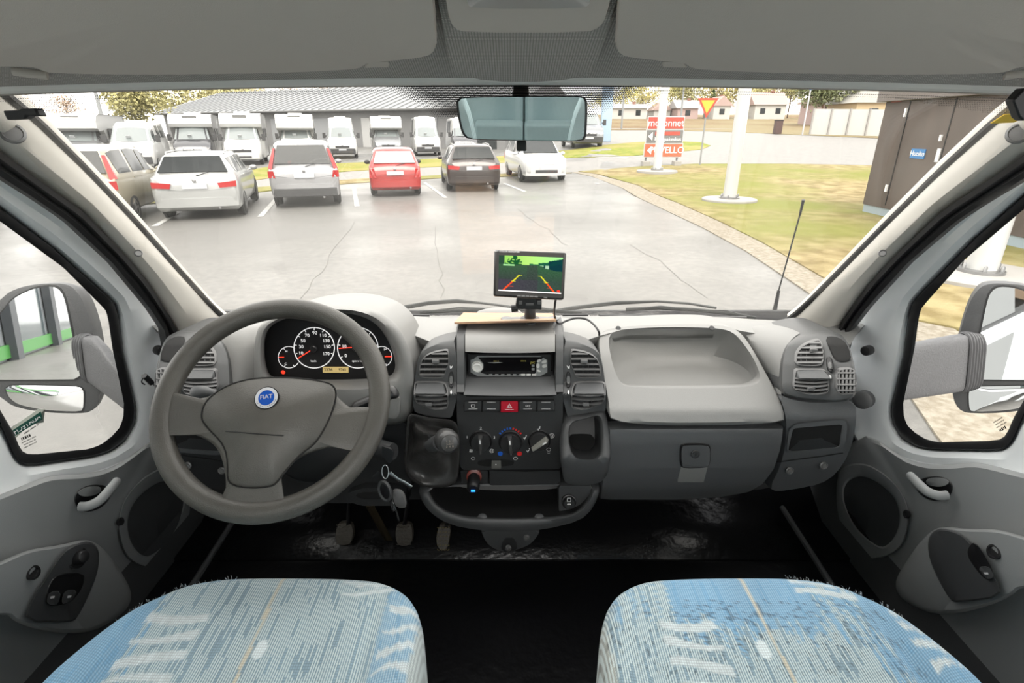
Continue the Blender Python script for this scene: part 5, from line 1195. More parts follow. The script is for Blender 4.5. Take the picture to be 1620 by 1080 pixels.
# ================= pedals =================
m_ped = mat('pedal_rubber', (.07, .062, .05), .5, bump=.5, bscale=160)
def pedal(P, Y, nm, lab, arm, mt=None, zig=False):
    t = empty(nm, PY(P[0][0], P[0][1]+30, Y), lab, 'pedal')
    c = (sum(a[0] for a in P)/len(P), sum(a[1] for a in P)/len(P)); b = polar(chaikin(P, 2), c, 40)
    y0 = min(a[1] for a in P); y1 = max(a[1] for a in P)
    f = lambda y: Y+.05*(y1-y)/(y1-y0)-.0
    q = [PY(x, y, f(y)) for x, y in b]; k0 = sum(q, V())/40
    MB().loops([[p+V((0, .012, -.004)) for p in q], q, [k0+(p-k0)*.93+V((0, -.003, .001)) for p in q]]).build('pad', mt or m_ped, t)
    st_ = MB(); x0 = min(a[0] for a in P)+3; x1 = max(a[0] for a in P)-3; n = 6
    for i in range(n):
        y = y0+(y1-y0)*(i+.7)/(n+.4); k = 8 if zig else 2
        st_.tube([PY(x0+(x1-x0)*j/k, y+(2.2 if (j % 2 and zig) else 0), f(y))+V((0, -.004, .001)) for j in range(k+1)], .0016, 4)
    st_.build('grip_ribs', mat('pedal_ochre', (.22, .17, .07), .6) if zig else m_ped, t)
    b = MB(); b.tube([PY(arm[0][0], arm[0][1], Y+.04), PY(arm[1][0], arm[1][1], Y+.12)], (.010, .006), 8); b.build('lever', m_black, t)
pedal([(533, 830), (540, 825), (558, 826), (560, 845), (556, 860), (545, 863), (532, 861), (530, 848)], 1.19, 'clutch_pedal', 'clutch pedal, leftmost of the three pedals', ((551, 830), (552, 798)))
pedal([(627, 830), (640, 825), (652, 828), (654, 845), (652, 860), (640, 864), (628, 861), (625, 845)], 1.19, 'brake_pedal', 'brake pedal, between the clutch and accelerator', ((640, 830), (645, 798)))
pedal([(695, 828), (706, 829), (714, 832), (712, 852), (708, 868), (700, 872), (692, 866), (689, 850)], 1.17, 'accelerator_pedal', 'narrow accelerator pedal with zigzag ochre tread', ((706, 835), (712, 812)), None, True)
b = MB(); b.tube([PY(585, 800, 1.2), PY(617, 858, 1.22)], (.012, .004), 8); b.build('column_shaft', mat('shaft_bronze', (.10, .08, .05), .35, metal=.7), col_)

# ================= seats =================
FS = [0]
def seatmat(flip):
    m = bpy.data.materials.new('seat_fabric'); m.use_nodes = True; t = m.node_tree; b = t.nodes['Principled BSDF']; N = t.nodes.new; L = t.links.new
    b.inputs['Roughness'].default_value = .9; b.inputs['Sheen Weight'].default_value = .15
    vc = N('ShaderNodeVertexColor'); vc.layer_name = 'cloth'; uv = N('ShaderNodeUVMap'); uv.uv_map = 'weave'; sx = N('ShaderNodeSeparateXYZ'); L(uv.outputs[0], sx.inputs[0])
    def M_(op, a, b_=None, c_=None):
        n = N('ShaderNodeMath'); n.operation = op
        for i, x in enumerate((a, b_, c_)):
            if x is None: continue
            if isinstance(x, (int, float)): n.inputs[i].default_value = x
            else: L(x, n.inputs[i])
        return n.outputs[0]
    fu = M_('MULTIPLY', sx.outputs[0], 270); fv = M_('MULTIPLY', sx.outputs[1], 230)   # threads per metre
    su = M_('MULTIPLY_ADD', M_('SINE', M_('MULTIPLY', fu, 6.2832)), .5, .5); sv = M_('MULTIPLY_ADD', M_('SINE', M_('MULTIPLY', fv, 6.2832)), .5, .5)
    mu = N('ShaderNodeMath'); mu.operation = 'MULTIPLY'; L(M_('MULTIPLY_ADD', su, .7, .3), mu.inputs[0]); L(M_('MULTIPLY_ADD', sv, .7, .3), mu.inputs[1])
    mr = N('ShaderNodeMapRange'); mr.inputs[3].default_value = .75; mr.inputs[4].default_value = 1.3; L(mu.outputs[0], mr.inputs[0])
    m1 = N('ShaderNodeMix'); m1.data_type = 'RGBA'; m1.blend_type = 'MULTIPLY'; m1.inputs[0].default_value = 1; L(vc.outputs[0], m1.inputs[6]); L(mr.outputs[0], m1.inputs[7])
    wn2 = N('ShaderNodeTexWhiteNoise'); wn2.noise_dimensions = '1D'; L(M_('FLOOR', M_('ADD', fu, .25)), wn2.inputs['W'])
    cv = N('ShaderNodeCombineXYZ'); L(M_('MULTIPLY', wn2.outputs[0], 300), cv.inputs[0]); L(M_('MULTIPLY', sx.outputs[1], 9), cv.inputs[1]); nn_ = N('ShaderNodeTexNoise'); nn_.inputs['Scale'].default_value = 1; L(cv.outputs[0], nn_.inputs[0])
    pr_ = M_('GREATER_THAN', nn_.outputs[0], .42)
    line_ = M_('GREATER_THAN', su, .45)
    th = N('ShaderNodeMath'); th.operation = 'MULTIPLY'; L(M_('MULTIPLY', pr_, line_), th.inputs[0]); L(vc.outputs[1], th.inputs[1])
    m2 = N('ShaderNodeMix'); m2.data_type = 'RGBA'; L(th.outputs[0], m2.inputs[0]); L(m1.outputs[2], m2.inputs[6]); m2.inputs[7].default_value = (.52, .60, .60, 1)
    L(m2.outputs[2], b.inputs['Base Color'])
    bp = N('ShaderNodeBump'); bp.inputs['Strength'].default_value = .35; bp.inputs['Distance'].default_value = .002; L(mu.outputs[0], bp.inputs['Height']); L(bp.outputs[0], b.inputs['Normal'])
    return m
m_seat = seatmat(0)
def cloth(u, v_, flip):
    """u across -1..1 (-1 = door side), v_ 0 front edge .. 1 back. returns rgb + thread amount"""
    blue = V((.155, .31, .46)); grey = V((.20, .275, .31)); pale = V((.55, .62, .64)); sand = V((.48, .45, .36))
    n1 = noise.noise(V((u*5+flip*7, v_*5, 1.3+flip))); n2 = noise.noise(V((u*26, v_*4, 4+flip))); n3 = noise.noise(V((u*60, v_*14, 9+flip*3)))
    if flip == 0: wear = (1 if (u > -.60+.10*n2 and v_ > .10*max(0, -u)+.02*n3) else 0); wear *= 1 if u < .72+.05*n2 else .3
    else: wear = 1 if (v_ > .19+.07*n3+.08*n2 and u > -.50) else 0
    if flip == 1 and u > .52: wear = max(wear, 1 if n2 > -.2 else .3)
    if flip == 1 and -.62 < u < -.35 and n3 > .1 and v_ > .06: wear = 1
    col = blue.lerp(grey, wear*.85); th = .15+.65*wear
    col = col*(1+.12*n1+.08*n2)
    if abs(u) > .93: col = col.lerp(sand, .55 if u > 0 else .25)
    # centre line
    if abs(u-.02-.04*(v_ if flip == 0 else -v_)) < .010: return (*sand, 0)
    if hypot((u-.09)*1.0, (v_-.235)*1.5) < .036: return (*pale, 0)
    def bars(u0, u1, vs, wdt):
        for k, v0 in enumerate(vs):
            s_ = (u-u0)/(u1-u0)
            if 0 < s_ < 1 and abs(v_-v0-.012*sin(s_*3+k)) < wdt*(.35+.65*(s_ if k % 2 else 1-s_*.3)): return True
        return False
    hit = bars(-.66, -.30, (.15, .205, .26, .31), .014) or bars(.42, .74, (.045, .075), .010) or bars(.30, .66, (.40, .46), .013) or bars(-.94, -.72, (.36, .42, .49), .013) or bars(.74, .93, (.13, .19, .25, .30, .44, .5), .012)
    if flip == 1: hit = bars(-.62, -.28, (.012, .050, .085), .010) or bars(.30, .62, (.17, .22, .275, .33), .013) or bars(-.60, -.22, (.42, .48, .55), .014) or bars(-.90, -.74, (.14, .19, .24, .29), .012) or bars(.68, .90, (.38, .44, .51), .013)
    if hit: return (*(pale*(.85+.2*n3)), 0)
    if flip == 1 and .10 < v_ < .30 and abs(n3) < .045 and u > -.7: col = col*.45
    return (*col, th)
def seat(sg, lab, flip):
    t = empty('cab_seat', (-sg*.365, .35, .90), lab, 'seat', 'cab seats')
    # outline in plan, inboard side first (driver: inboard = +x)
    pl = [(-.118, .30), (-.118, .50), (-.128, .58), (-.150, .635), (-.195, .668), (-.26, .676), (-.38, .678), (-.47, .676), (-.53, .660), (-.575, .615), (-.60, .55), (-.615, .48), (-.622, .38), (-.625, .15), (-.622, .06), (-.12, .06)]
    pl = chaikin([(x, y) for x, y in pl], 2); c = (-.37, .36); N = 340; P_ = polar(pl, c, N)
    if flip: P_ = P_
    def top(x, y):
        u = (x+.37)/.25; z = 1.335-.035*max(0, (.6-y))
        z += .016*(1/(1+math.exp(-(abs(u)-.72)*16)))*min(1, max(0, (.66-y)*6)) -.006*math.exp(-((abs(u)-.68)/.05)**2)*min(1, max(0, (.66-y)*6))
        return z
    L = []; ring_k = [1-.5*(i/26)**1.0*2*.5 for i in range(0)]
    sides = [(.90, -.22), (.97, -.19), (1.0, -.13), (1.0, -.07), (.998, -.045), (.99, -.028), (.978, -.016), (.963, -.008), (.945, -.003), (.925, 0)]
    ks = sides+[(.9-.9*i/105, 0) for i in range(0, 105)]
    for k, dz in ks:
        L.append([V((-sg*-1*(c[0]+(x-c[0])*k) if sg > 0 else -(c[0]+(x-c[0])*k), c[1]+(y-c[1])*k, top(c[0]+(x-c[0])*k, c[1]+(y-c[1])*k)+dz)) for x, y in P_])
    mb = MB(); mb.loops(L); cu_ = mb.build('cushion', m_seat, t, ang=60)
    me = cu_.data; ca_ = me.color_attributes.new('cloth', 'FLOAT_COLOR', 'POINT')
    org = ORG[t.name]
    for i, v_ in enumerate(me.vertices):
        w_ = (v_.co+org-C0)/SC+C0; xx = w_.x if sg > 0 else -w_.x
        u = (xx+.37)/.252; vv = (.68-w_.y)/.62-(w_.z-1.335)*.4*(1 if w_.z < 1.31 else 0)*0
        a = cloth(u, vv, flip); ca_.data[i].color = a
    uvl = me.uv_layers.new(name='weave')
    for lp in me.loops:
        co = me.vertices[lp.vertex_index].co; uvl.data[lp.index].uv = (co.x, co.y-co.z)
    # backrest (behind the eye point) and base
    bk = MB(); q = [(x, z) for x, z in ((-.12, 1.27), (-.11, 1.55), (-.13, 1.80), (-.20, 1.90), (-.54, 1.90), (-.61, 1.80), (-.63, 1.55), (-.62, 1.27))]; q = polar(chaikin(q, 2), (-.37, 1.6), 60)
    fl = lambda x: x if sg > 0 else -x
    bk.loops([[V((fl(-.37+(x+.37)*k), .10-.30*(z-1.27)+dy, z)) for x, z in q] for k, dy in ((.9, .0), (1, -.02), (1, -.09), (.9, -.12))]); bo = bk.build('backrest', m_seatback, t)
    MB().box((fl(-.37), .36, 1.01), (.38, .42, .22)).build('seat_base', m_black, t, bev=.01)
    return cu_, t
m_seatback = weave('bench_cloth', (.42, .53, .55), (.60, .70, .70), 110, bs=.25)
for sg, lab, flip in ((1, 'blue worn fabric driver seat behind the steering wheel', 0), (-1, 'blue worn fabric passenger seat in front of the glove box', 1)):
    cu_, t = seat(sg, lab, flip)
    # loose threads along the worn front edge
    random.seed(3+flip); th = MB(); 
    for i in range(120):
        a = random.random(); y_ = .676-.09*a**2*(1 if a > .5 else .2); x_ = -.45-.16*a+random.uniform(-.01, .01); y_ = interp([(-.62, .48), (-.60, .55), (-.575, .615), (-.53, .655), (-.45, .674)], x_)+.001
        x_ = x_ if sg > 0 else -x_; p = V((x_, y_-.004, 1.318+random.uniform(-.006, .006))); d = V((random.uniform(-.5, .5), random.uniform(.1, .8), random.uniform(.3, 1))).normalized()*random.uniform(.002, .006)
        th.tube([p, p+d*.5+V((.001, 0, 0)), p+d], .00022, 3)
    th.build('loose_threads', mat('thread_white', (.6, .65, .68), .8), t, kind='stuff')
# bench back seen in the mirror
be = empty('bench_backrest', (0, -.62, 1.2), 'blue grey fabric bench back behind the cab, seen in the mirror', 'bench')
MB().box((0, -.66, 1.65), (1.2, .02, .8)).build('back_board', m_seatback, be)
for x in (-.088, .088): MB().box((x, -.57, 1.40), (.172, .06, .52)).build('lower_pad', m_seatback, be, bev=.012)
for x, nm in ((-.31, 'l'), (.31, 'r')):
    mb = MB(); q = polar(chaikin([(x-.307, 1.2), (x-.307, 2.12), (x+.307, 2.12), (x+.307, 1.2)], 2, k=.05), (x, 1.7), 60)
    mb.loops([[V((x+(a-x)*k, -.62+dy, 1.7+(z-1.7)*k)) for a, z in q] for k, dy in ((.96, -.10), (1, -.06), (1, .010), (.985, .018), (.9, .02), (.4, .022))]); mb.build('cushion', m_seatback, be)
# ================= outside =================
INT[0] = False; ALB[0] = .60
def sst(a, b, x): t = min(1, max(0, (x-a)/(b-a))); return t*t*(3-2*t)
def gz(x, y):
    k = sst(-1, 6, x); z = .05*max(0, min(y, 60)-18)+.033*max(0, y-60)
    return k*z+(1-k)*.004*max(0, y-25)
def G(px, py, dz=0):
    r = ray(px, py); t = 3.0; prev = t
    while t < 260:
        p = C0+r*t
        if p.z <= gz(p.x, p.y)+dz:
            a, b = prev, t
            for _ in range(24):
                m = (a+b)/2; q = C0+r*m
                if q.z <= gz(q.x, q.y)+dz: b = m
                else: a = m
            return C0+r*b
        prev = t; t *= 1.02
    return C0+r*260
def groundmat(name, c1, c2, sc, c3=None, rough=.8, bump=.3, bs=60, sc3=.15, r2=None):
    c1, c2 = (tuple(c*ALB[0] for c in q) for q in (c1, c2)); c3 = c3 and tuple(c*ALB[0] for c in c3)
    m = bpy.data.materials.new(name); m.use_nodes = True; t = m.node_tree; b = t.nodes['Principled BSDF']; N = t.nodes.new; L = t.links.new; MATS[name] = m
    tcn = N('ShaderNodeTexCoord'); n = N('ShaderNodeTexNoise'); n.inputs['Scale'].default_value = sc; n.inputs['Detail'].default_value = 8; L(tcn.outputs['Object'], n.inputs[0])
    r = N('ShaderNodeValToRGB'); r.color_ramp.elements[0].position = .38; r.color_ramp.elements[1].position = .62; r.color_ramp.elements[0].color = (*c1, 1); r.color_ramp.elements[1].color = (*c2, 1); L(n.outputs[0], r.inputs[0])
    n3 = N('ShaderNodeTexNoise'); n3.inputs['Scale'].default_value = sc3; n3.inputs['Detail'].default_value = 5; L(tcn.outputs['Object'], n3.inputs[0])
    mx = N('ShaderNodeMix'); mx.data_type = 'RGBA'; r3 = N('ShaderNodeMapRange'); r3.inputs[1].default_value = .42; r3.inputs[2].default_value = .62; L(n3.outputs[0], r3.inputs[0]); L(r3.outputs[0], mx.inputs[0]); L(r.outputs[0], mx.inputs[6]); mx.inputs[7].default_value = (*(c3 or c2), 1)
    if c3 is None: mx.inputs[0].default_value = 0; t.links.remove(mx.inputs[0].links[0])
    L(mx.outputs[2], b.inputs['Base Color']); b.inputs['Roughness'].default_value = rough; b.inputs['Specular IOR Level'].default_value = .12
    if r2: q = N('ShaderNodeMapRange'); q.inputs[1].default_value = .4; q.inputs[2].default_value = .6; q.inputs[3].default_value = r2; q.inputs[4].default_value = rough; L(n3.outputs[0], q.inputs[0]); L(q.outputs[0], b.inputs['Roughness'])
    nb = N('ShaderNodeTexNoise'); nb.inputs['Scale'].default_value = bs; L(tcn.outputs['Object'], nb.inputs[0]); bp = N('ShaderNodeBump'); bp.inputs['Strength'].default_value = bump; bp.inputs['Distance'].default_value = .02; L(nb.outputs[0], bp.inputs['Height']); L(bp.outputs[0], b.inputs['Normal'])
    return m
m_asph = groundmat('asphalt', (.185, .18, .168), (.24, .232, .215), 9, (.215, .21, .20), .55, .15, 70, .22, .3)
m_road = groundmat('road_asphalt', (.29, .28, .27), (.34, .33, .31), 4, None, .6)
m_dry = groundmat('dry_grass', (.26, .20, .09), (.44, .36, .19), 2.2, (.25, .26, .06), .95, .8, 25, .20)
m_verge = groundmat('verge_grass', (.18, .23, .03), (.32, .33, .06), 3, (.40, .34, .12), .95, .8, 25, .3)
m_grav = groundmat('gravel', (.30, .26, .20), (.42, .38, .31), 14, None, .9, .5, 40)
m_field = groundmat('ploughed_field', (.20, .13, .065), (.28, .20, .11), .8, (.30, .25, .14), .95, .6, 8, .06)
xs = [-90, -60, -40, -30, -22, -16, -12, -8, -5, -3, -2, -1, 0, 1, 2, 3, 4, 5, 6, 8, 11, 15, 20, 30, 45, 70, 110]; ysl = [-45, -30, -20, -10, -4, 0, 4, 8, 12, 15, 18, 21, 25, 30, 36, 42, 50, 60, 75, 95, 120, 160, 220]
MB().grid([[V((x, y, gz(x, y))) for x in xs] for y in ysl]).build('ground', m_asph, kind='structure', origin=(0, 0, 0))
def region(name, pts, m, dz, kind='structure', world=(), n=1):
    """ground patch over the terrain: pixel outline plus world corners, finely triangulated"""
    P = [G(x, y) for x, y in pts]; P = [V((p.x, p.y, 0)) for p in P]+[V((x, y, 0)) for x, y in world]
    bm = bmesh.new(); vs = [bm.verts.new(p) for p in P]; bm.faces.new(vs); bmesh.ops.triangulate(bm, faces=bm.faces)
    for _ in range(4):
        es = [e for e in bm.edges if e.calc_length() > 4]
        if not es: break
        bmesh.ops.subdivide_edges(bm, edges=es, cuts=1); bmesh.ops.triangulate(bm, faces=bm.faces)
    for v in bm.verts: v.co.z = gz(v.co.x, v.co.y)+dz
    be_ = [e for e in bm.edges if e.is_boundary]; r_ = bmesh.ops.extrude_edge_only(bm, edges=be_)
    for v in [g for g in r_['geom'] if isinstance(g, bmesh.types.BMVert)]: v.co.z -= .12
    me = bpy.data.meshes.new(name); bm.normal_update()
    for f in bm.faces:
        if f.normal.z < -.1: f.normal_flip()
    bm.to_mesh(me); bm.free(); me.materials.append(m); o = bpy.data.objects.new(name, me); COL.objects.link(o); return tag(o, kind=kind)
region('road', [(-300, 345), (0, 336), (250, 316), (430, 298), (560, 286), (700, 279), (850, 274), (905, 273), (940, 269), (1015, 263), (1100, 259), (1250, 259), (1380, 262)], m_road, .012, world=[(60, 26), (60, 52)]) if False else None
region('road', [(-300, 345), (0, 336), (250, 316), (430, 298), (560, 286), (700, 279), (850, 274), (905, 273), (960, 268), (1015, 263), (1100, 259), (1250, 259), (1400, 262), (1700, 268), (1700, 222), (1440, 222), (1300, 216), (1150, 210), (1050, 207), (965, 207), (955, 225), (900, 238), (820, 247), (700, 251), (560, 258), (430, 264), (250, 280), (0, 300), (-300, 315)], m_road, .014)
region('verge', [(300, 301), (430, 282), (560, 271), (700, 264), (820, 256), (900, 250), (940, 249), (1000, 247), (1050, 243), (1110, 237), (1124, 231), (1110, 226), (1060, 223), (1000, 226), (940, 232), (900, 238), (820, 246), (700, 251), (560, 258), (430, 264), (300, 284)], m_verge, .04)
region('verge_strip', [(-100, 352), (250, 322), (430, 302), (560, 290), (700, 282), (850, 276), (905, 274), (850, 272.5), (700, 277.5), (560, 284), (430, 295), (250, 312), (-100, 335)], m_dry, .03)
gb_ = [(905, 273), (935, 279), (985, 298), (1040, 327), (1110, 360), (1180, 398), (1240, 438), (1290, 472), (1345, 520), (1420, 600), (1480, 690)]
region('gravel_shoulder', gb_+[(1560, 790), (1900, 790), (1800, 640), (1560, 560), (1440, 470), (1350, 408), (1240, 352), (1150, 310), (1060, 284), (1000, 270), (960, 268)], m_grav, .016)
gi_ = [(915, 272), (950, 277), (1010, 294), (1070, 321), (1135, 350), (1205, 385), (1265, 420), (1320, 452), (1400, 500)]
region('dry_lawn', gi_+[(1700, 560), (1700, 262), (1400, 263), (1250, 260), (1100, 260), (1015, 264)], m_dry, .035)
region('field', [(958, 206), (1050, 206), (1150, 209), (1300, 215), (1440, 221), (1700, 232)], m_field, .03, world=[(110, 62), (110, 200), (20, 200)])
# parking lines
for i, ((x0, y0), (x1, y1)) in enumerate((((245, 358), (280, 338)), ((412, 343), (443, 308)), ((565, 327), (560, 298)), ((705, 313), (672, 289)), ((830, 303), (797, 290)), ((948, 291), (902, 280)))):
    a, b = G(x0, y0), G(x1, y1); d = (b-a); d.z = 0; d.normalize(); s_ = V((-d.y, d.x, 0))*.065; b = a+d*min((b-a).length, 6)
    MB().prism([p+V((0, 0, .006)) for p in (a-s_, a+s_, b+s_, b-s_)], (0, 0, .004)).build('parking_line', mat('line_paint', (.62, .62, .6), .7, var=.15, vscale=3), kind='structure')
# darker repaired cracks in the asphalt
random.seed(8); ck = MB()
for (x0, y0, x1, y1) in ((1000, 385, 1120, 470), (690, 360, 700, 470), (560, 350, 480, 470), (820, 330, 900, 390)):
    pts_ = [G(lerp(x0, x1, i/9)+random.uniform(-5, 5), lerp(y0, y1, i/9)+random.uniform(-2, 2))+V((0, 0, .004)) for i in range(10)]
    ck.tube(pts_, (.001, .0045), 5, up=(0, 0, 1))
ck.build('asphalt_cracks', mat('crack', (.19, .185, .17), .9), kind='structure')

# ---- cars
m_gl = mat('car_glass', (.015, .02, .022), .12, spec=.25); m_tyre = mat('tyre', (.02, .02, .02), .7); m_rimm = mat('alloy', (.45, .45, .45), .35, metal=.8)
m_red = MATS['needle_red']; m_tail = mat('tail_lamp', (.55, .02, .02), .25, coat=.4); m_head_l = mat('head_lamp', (.6, .62, .62), .12, coat=.5); m_bump = mat('bumper_plastic', (.05, .05, .052), .6); m_plate = mat('number_plate', (.70, .72, .74), .5)
class Body:
    """cross sections along y; each: (y, z_low, z_belt, half_belt, z_roof, half_roof)"""
    def __init__(s, st): s.st = st
    def sec(s, i):
        y, zl, zb, hb, zr, hr = s.st[i]; m = (zl+zb)/2
        h = [(0, zl), (hb*.90, zl), (hb*.97, zl+.06), (hb*1.0, m), (hb*.985, zb-.06), (hb*.965, zb), (lerp(hb*.965, hr, .5), lerp(zb, zr-.06, .5)), (hr, max(zb, zr-.06)), (hr*.86, zr), (hr*.45, zr+.015), (0, zr+.02)]
        return h
    def P(s, fi, v):
        i = min(int(fi), len(s.st)-2); f = fi-i; sg = 1 if v >= 0 else -1; v = abs(v); a, b = s.sec(i), s.sec(i+1); j = min(int(v), 9); g = v-j
        A = V(a[j]).lerp(V(a[j+1]), g); B = V(b[j]).lerp(V(b[j+1]), g); q = A.lerp(B, f); return V((sg*q.x, lerp(s.st[i][0], s.st[i+1][0], f), q.y))
    def mesh(s):
        L = []
        for i in range(len(s.st)):
            h = s.sec(i); L.append([V((x, s.st[i][0], z)) for x, z in h]+[V((-x, s.st[i][0], z)) for x, z in reversed(h[1:-1])])
        return MB().loops(L)
    def panel(s, i0, i1, v0, v1, off=.008, n=6, m=6, c=.0):
        Gd = []
        for a in range(n+1):
            r = []
            for b in range(m+1):
                fi, v = lerp(i0, i1, a/n), lerp(v0, v1, b/m); e = .02
                p = s.P(fi, v); du = s.P(min(fi+e, len(s.st)-1.001), v)-s.P(max(0, fi-e), v)
                v2, v3 = v+e, v-e
                dv = s.P(fi, v2)-s.P(fi, v3) if abs(v) < 9.9 else V((1 if v > 0 else 1, 0, 0))*-1
                nn = du.cross(dv)
                if nn.length < 1e-9: nn = V((0, 0, 1))
                nn.normalize(); cen = V((0, p.y, .8))
                if nn.dot(p-cen) < 0: nn = -nn
                r.append(p+nn*off)
            Gd.append(r)
        return MB().slab(Gd, lambda p: (V((0, p.y, .8))-p).normalized()*.012)
def wheel(par, x, y, r, wdt=.2, rimm=None, name='wheel'):
    sg = 1 if x > 0 else -1; ax = V((sg, 0, 0)); c = V((x, y, r))
    w_ = MB().lathe(c, ax, [(r*.6, -wdt), (r*.95, -wdt), (r, -wdt*.8), (r, -wdt*.15), (r*.95, 0), (r*.68, .008), (r*.64, -.01)], 24).build(name, m_tyre, par)
    rm = MB().lathe(c, ax, [(r*.65, -.02), (r*.65, .002), (r*.6, -.01), (r*.22, -.03), (r*.2, -.005), (r*.05, 0)], 20)
    for k in range(5): a = 2*pi*k/5; rm.tube([c+V((-sg*.005, cos(a)*r*.12, sin(a)*r*.12)), c+V((-sg*.006, cos(a)*r*.6, sin(a)*r*.6))], (.014, .028), 6, up=(1, 0, 0))
    rm.build('rim', rimm or m_rimm, w_)
def arch(b, x, y, r, sg):
    b.lathe(V((x, y, r*1.02)), (sg, 0, 0), [(r*1.15, -.05), (r*1.15, .004), (r*.9, .004)], 24)
def pbox(P, th, name, mt, par, ax=(0, -1, 0)): return MB().prism([V(p) for p in P], V(ax)*th).build(name, mt, par)
def rquad(x0, x1, z0, z1, y): return [(x0, y, z0), (x1, y, z0), (x1, y, z1), (x0, y, z1)]
def car(label, L, Wd, H, paint, pos, rz, kind='wagon', tail='wide', bumper=None, roof_rails=False, front=False, plate=True, cat='car', glass=None, low=.22, wr=.32, group='parked cars in the front row'):
    t = lempty('parked_car', label, cat, group); h = Wd/2; l = L/2; g_ = glass or m_gl
    if kind == 'wagon': st = [(-l, .42, .72, h*.88, .74, h*.8), (-l+.04, .26, .93, h*.96, .95, h*.86), (-l+.12, .20, .97, h*.985, 1.0, h*.86), (-l+.42, low, .98, h, H-.05, h*.70), (-l+.75, low, .97, h, H-.01, h*.74), (-l+1.8, low, .95, h, H, h*.76), (-l+2.6, low, .93, h, H-.04, h*.74), (-l+3.35, low, .92, h, .94, h*.82), (l-.45, low, .84, h*.95, .85, h*.8), (l-.12, .25, .72, h*.86, .73, h*.7), (l, .34, .58, h*.72, .60, h*.6)]
    elif kind == 'suv': st = [(-l, .45, .85, h*.9, .86, h*.82), (-l+.05, .32, 1.0, h*.97, 1.02, h*.86), (-l+.12, .28, 1.02, h*.99, 1.05, h*.86), (-l+.36, .26, 1.03, h, H-.07, h*.74), (-l+.7, .26, 1.02, h, H-.01, h*.77), (-l+1.7, .26, 1.0, h, H, h*.78), (-l+2.5, .26, .98, h, H-.05, h*.76), (-l+3.2, .26, .97, h, .99, h*.84), (l-.4, .28, .92, h*.95, .93, h*.82), (l-.1, .3, .8, h*.88, .81, h*.74), (l, .38, .62, h*.75, .64, h*.64)]
    elif kind == 'hatch': st = [(-l, .40, .70, h*.88, .72, h*.8), (-l+.04, .25, .88, h*.96, .90, h*.86), (-l+.1, .20, .92, h*.98, .94, h*.86), (-l+.38, .2, .93, h, H-.07, h*.74), (-l+.65, .2, .92, h, H-.01, h*.77), (-l+1.4, .2, .90, h, H, h*.78), (-l+2.0, .2, .88, h, H-.04, h*.76), (-l+2.7, .2, .86, h, .88, h*.84), (l-.4, .22, .80, h*.95, .81, h*.82), (l-.1, .25, .68, h*.86, .69, h*.72), (l, .34, .55, h*.72, .57, h*.6)]
    else: st = [(-l, .42, .8, h*.88, .82, h*.8), (-l+.08, .26, 1.0, h*.97, 1.02, h*.86), (-l+.35, .22, 1.02, h, H-.06, h*.72), (-l+.8, .22, 1.0, h, H, h*.76), (-l+2.2, .22, .97, h, H, h*.78), (-l+2.75, .22, .95, h, H-.06, h*.75), (-l+3.75, .22, .93, h, .96, h*.80), (l-.35, .24, .84, h*.96, .86, h*.82), (l-.1, .26, .74, h*.90, .75, h*.76), (l, .34, .60, h*.78, .62, h*.66)]
    B = Body(st); B.mesh().build('body', paint, t, ang=50); rs = 3 if kind != 'mpv' else 2
    ri = rs-1
    B.panel(ri+.08, rs+.10, -9.6, 9.6, .010) if False else None
    # rear window between the belt and the roof edge
    def rw(i0, i1, hw0, hw1, name):
        a, b = B.st[i0], B.st[i1]; y0, z0, w0 = a[0], a[4]+.02, a[5]; y1, z1, w1 = b[0], b[4], b[5]
        q = []
        for f, k in ((.10, hw0), (.93, hw1)):
            yy, zz, ww = lerp(y0, y1, f), lerp(z0, z1, f), lerp(w0, w1, f)
            q.append([V((-ww*k+2*ww*k*j/8, yy, zz+.004+.02*(1-abs(j-4)/4)*0)) for j in range(9)])
        nn = V((0, -(z1-z0), (y1-y0))).normalized()
        if name == 'windscreen': nn = V((0, (z0-z1), (y1-y0)*-1)).normalized(); nn = V((0, abs(nn.y), abs(nn.z)))
        else: nn = V((0, -abs(nn.y), abs(nn.z)))
        q = [[p+nn*.02 for p in r] for r in q]
        return MB().slab(q, -nn*.03).build(name, g_, t)
    nsec = len(st)
    rw(ri, rs, .93, .88, 'rear_window')
    ws = {'wagon': (7, 6), 'suv': (7, 6), 'hatch': (7, 6), 'mpv': (6, 5)}[kind]
    rw(ws[0], ws[1], .95, .92, 'windscreen')
    for sg in (-1, 1):
        spans = {'wagon': ((3.25, 4.6), (4.75, 5.5), (5.6, 6.55)), 'suv': ((3.25, 4.5), (4.65, 5.5), (5.6, 6.5)), 'hatch': ((3.4, 4.9), (5.0, 6.5)), 'mpv': ((2.3, 3.1), (3.2, 3.9), (4.0, 5.5))}[kind]
        for a, b in spans: B.panel(a, b, sg*5.25, sg*6.9, .010, 8, 4).build('side_window', g_, t)
        ar = MB(); 
        yr, yf = -l+.85, l-.85
        for yy in (yr, yf): arch(ar, sg*h*.955, yy, wr*1.05, sg)
        ar.build('wheel_arches', m_bump, t, kind='stuff') if False else ar.build('arch_trim', m_bump, t)
        for yy in (yr, yf): wheel(t, sg*(h*.99), yy, wr)
        mr = MB(); my = {'wagon': 6.75, 'suv': 6.7, 'hatch': 6.7, 'mpv': 5.6}[kind]; p = B.P(my, sg*5.3)
        mr.sphere(p+V((sg*.12, 0, .05)), .085, 12, (1.2, .6, .85)); mr.tube([p, p+V((sg*.08, 0, .02))], .03, 8); mr.build('door_mirror', paint if kind != 'hatch' else m_bump, t)
        hd = MB(); hd.box(B.P(4.6, sg*4.6)+V((sg*.012, 0, -.02)), (.02, .16, .025)); hd.build('door_handle', paint, t)
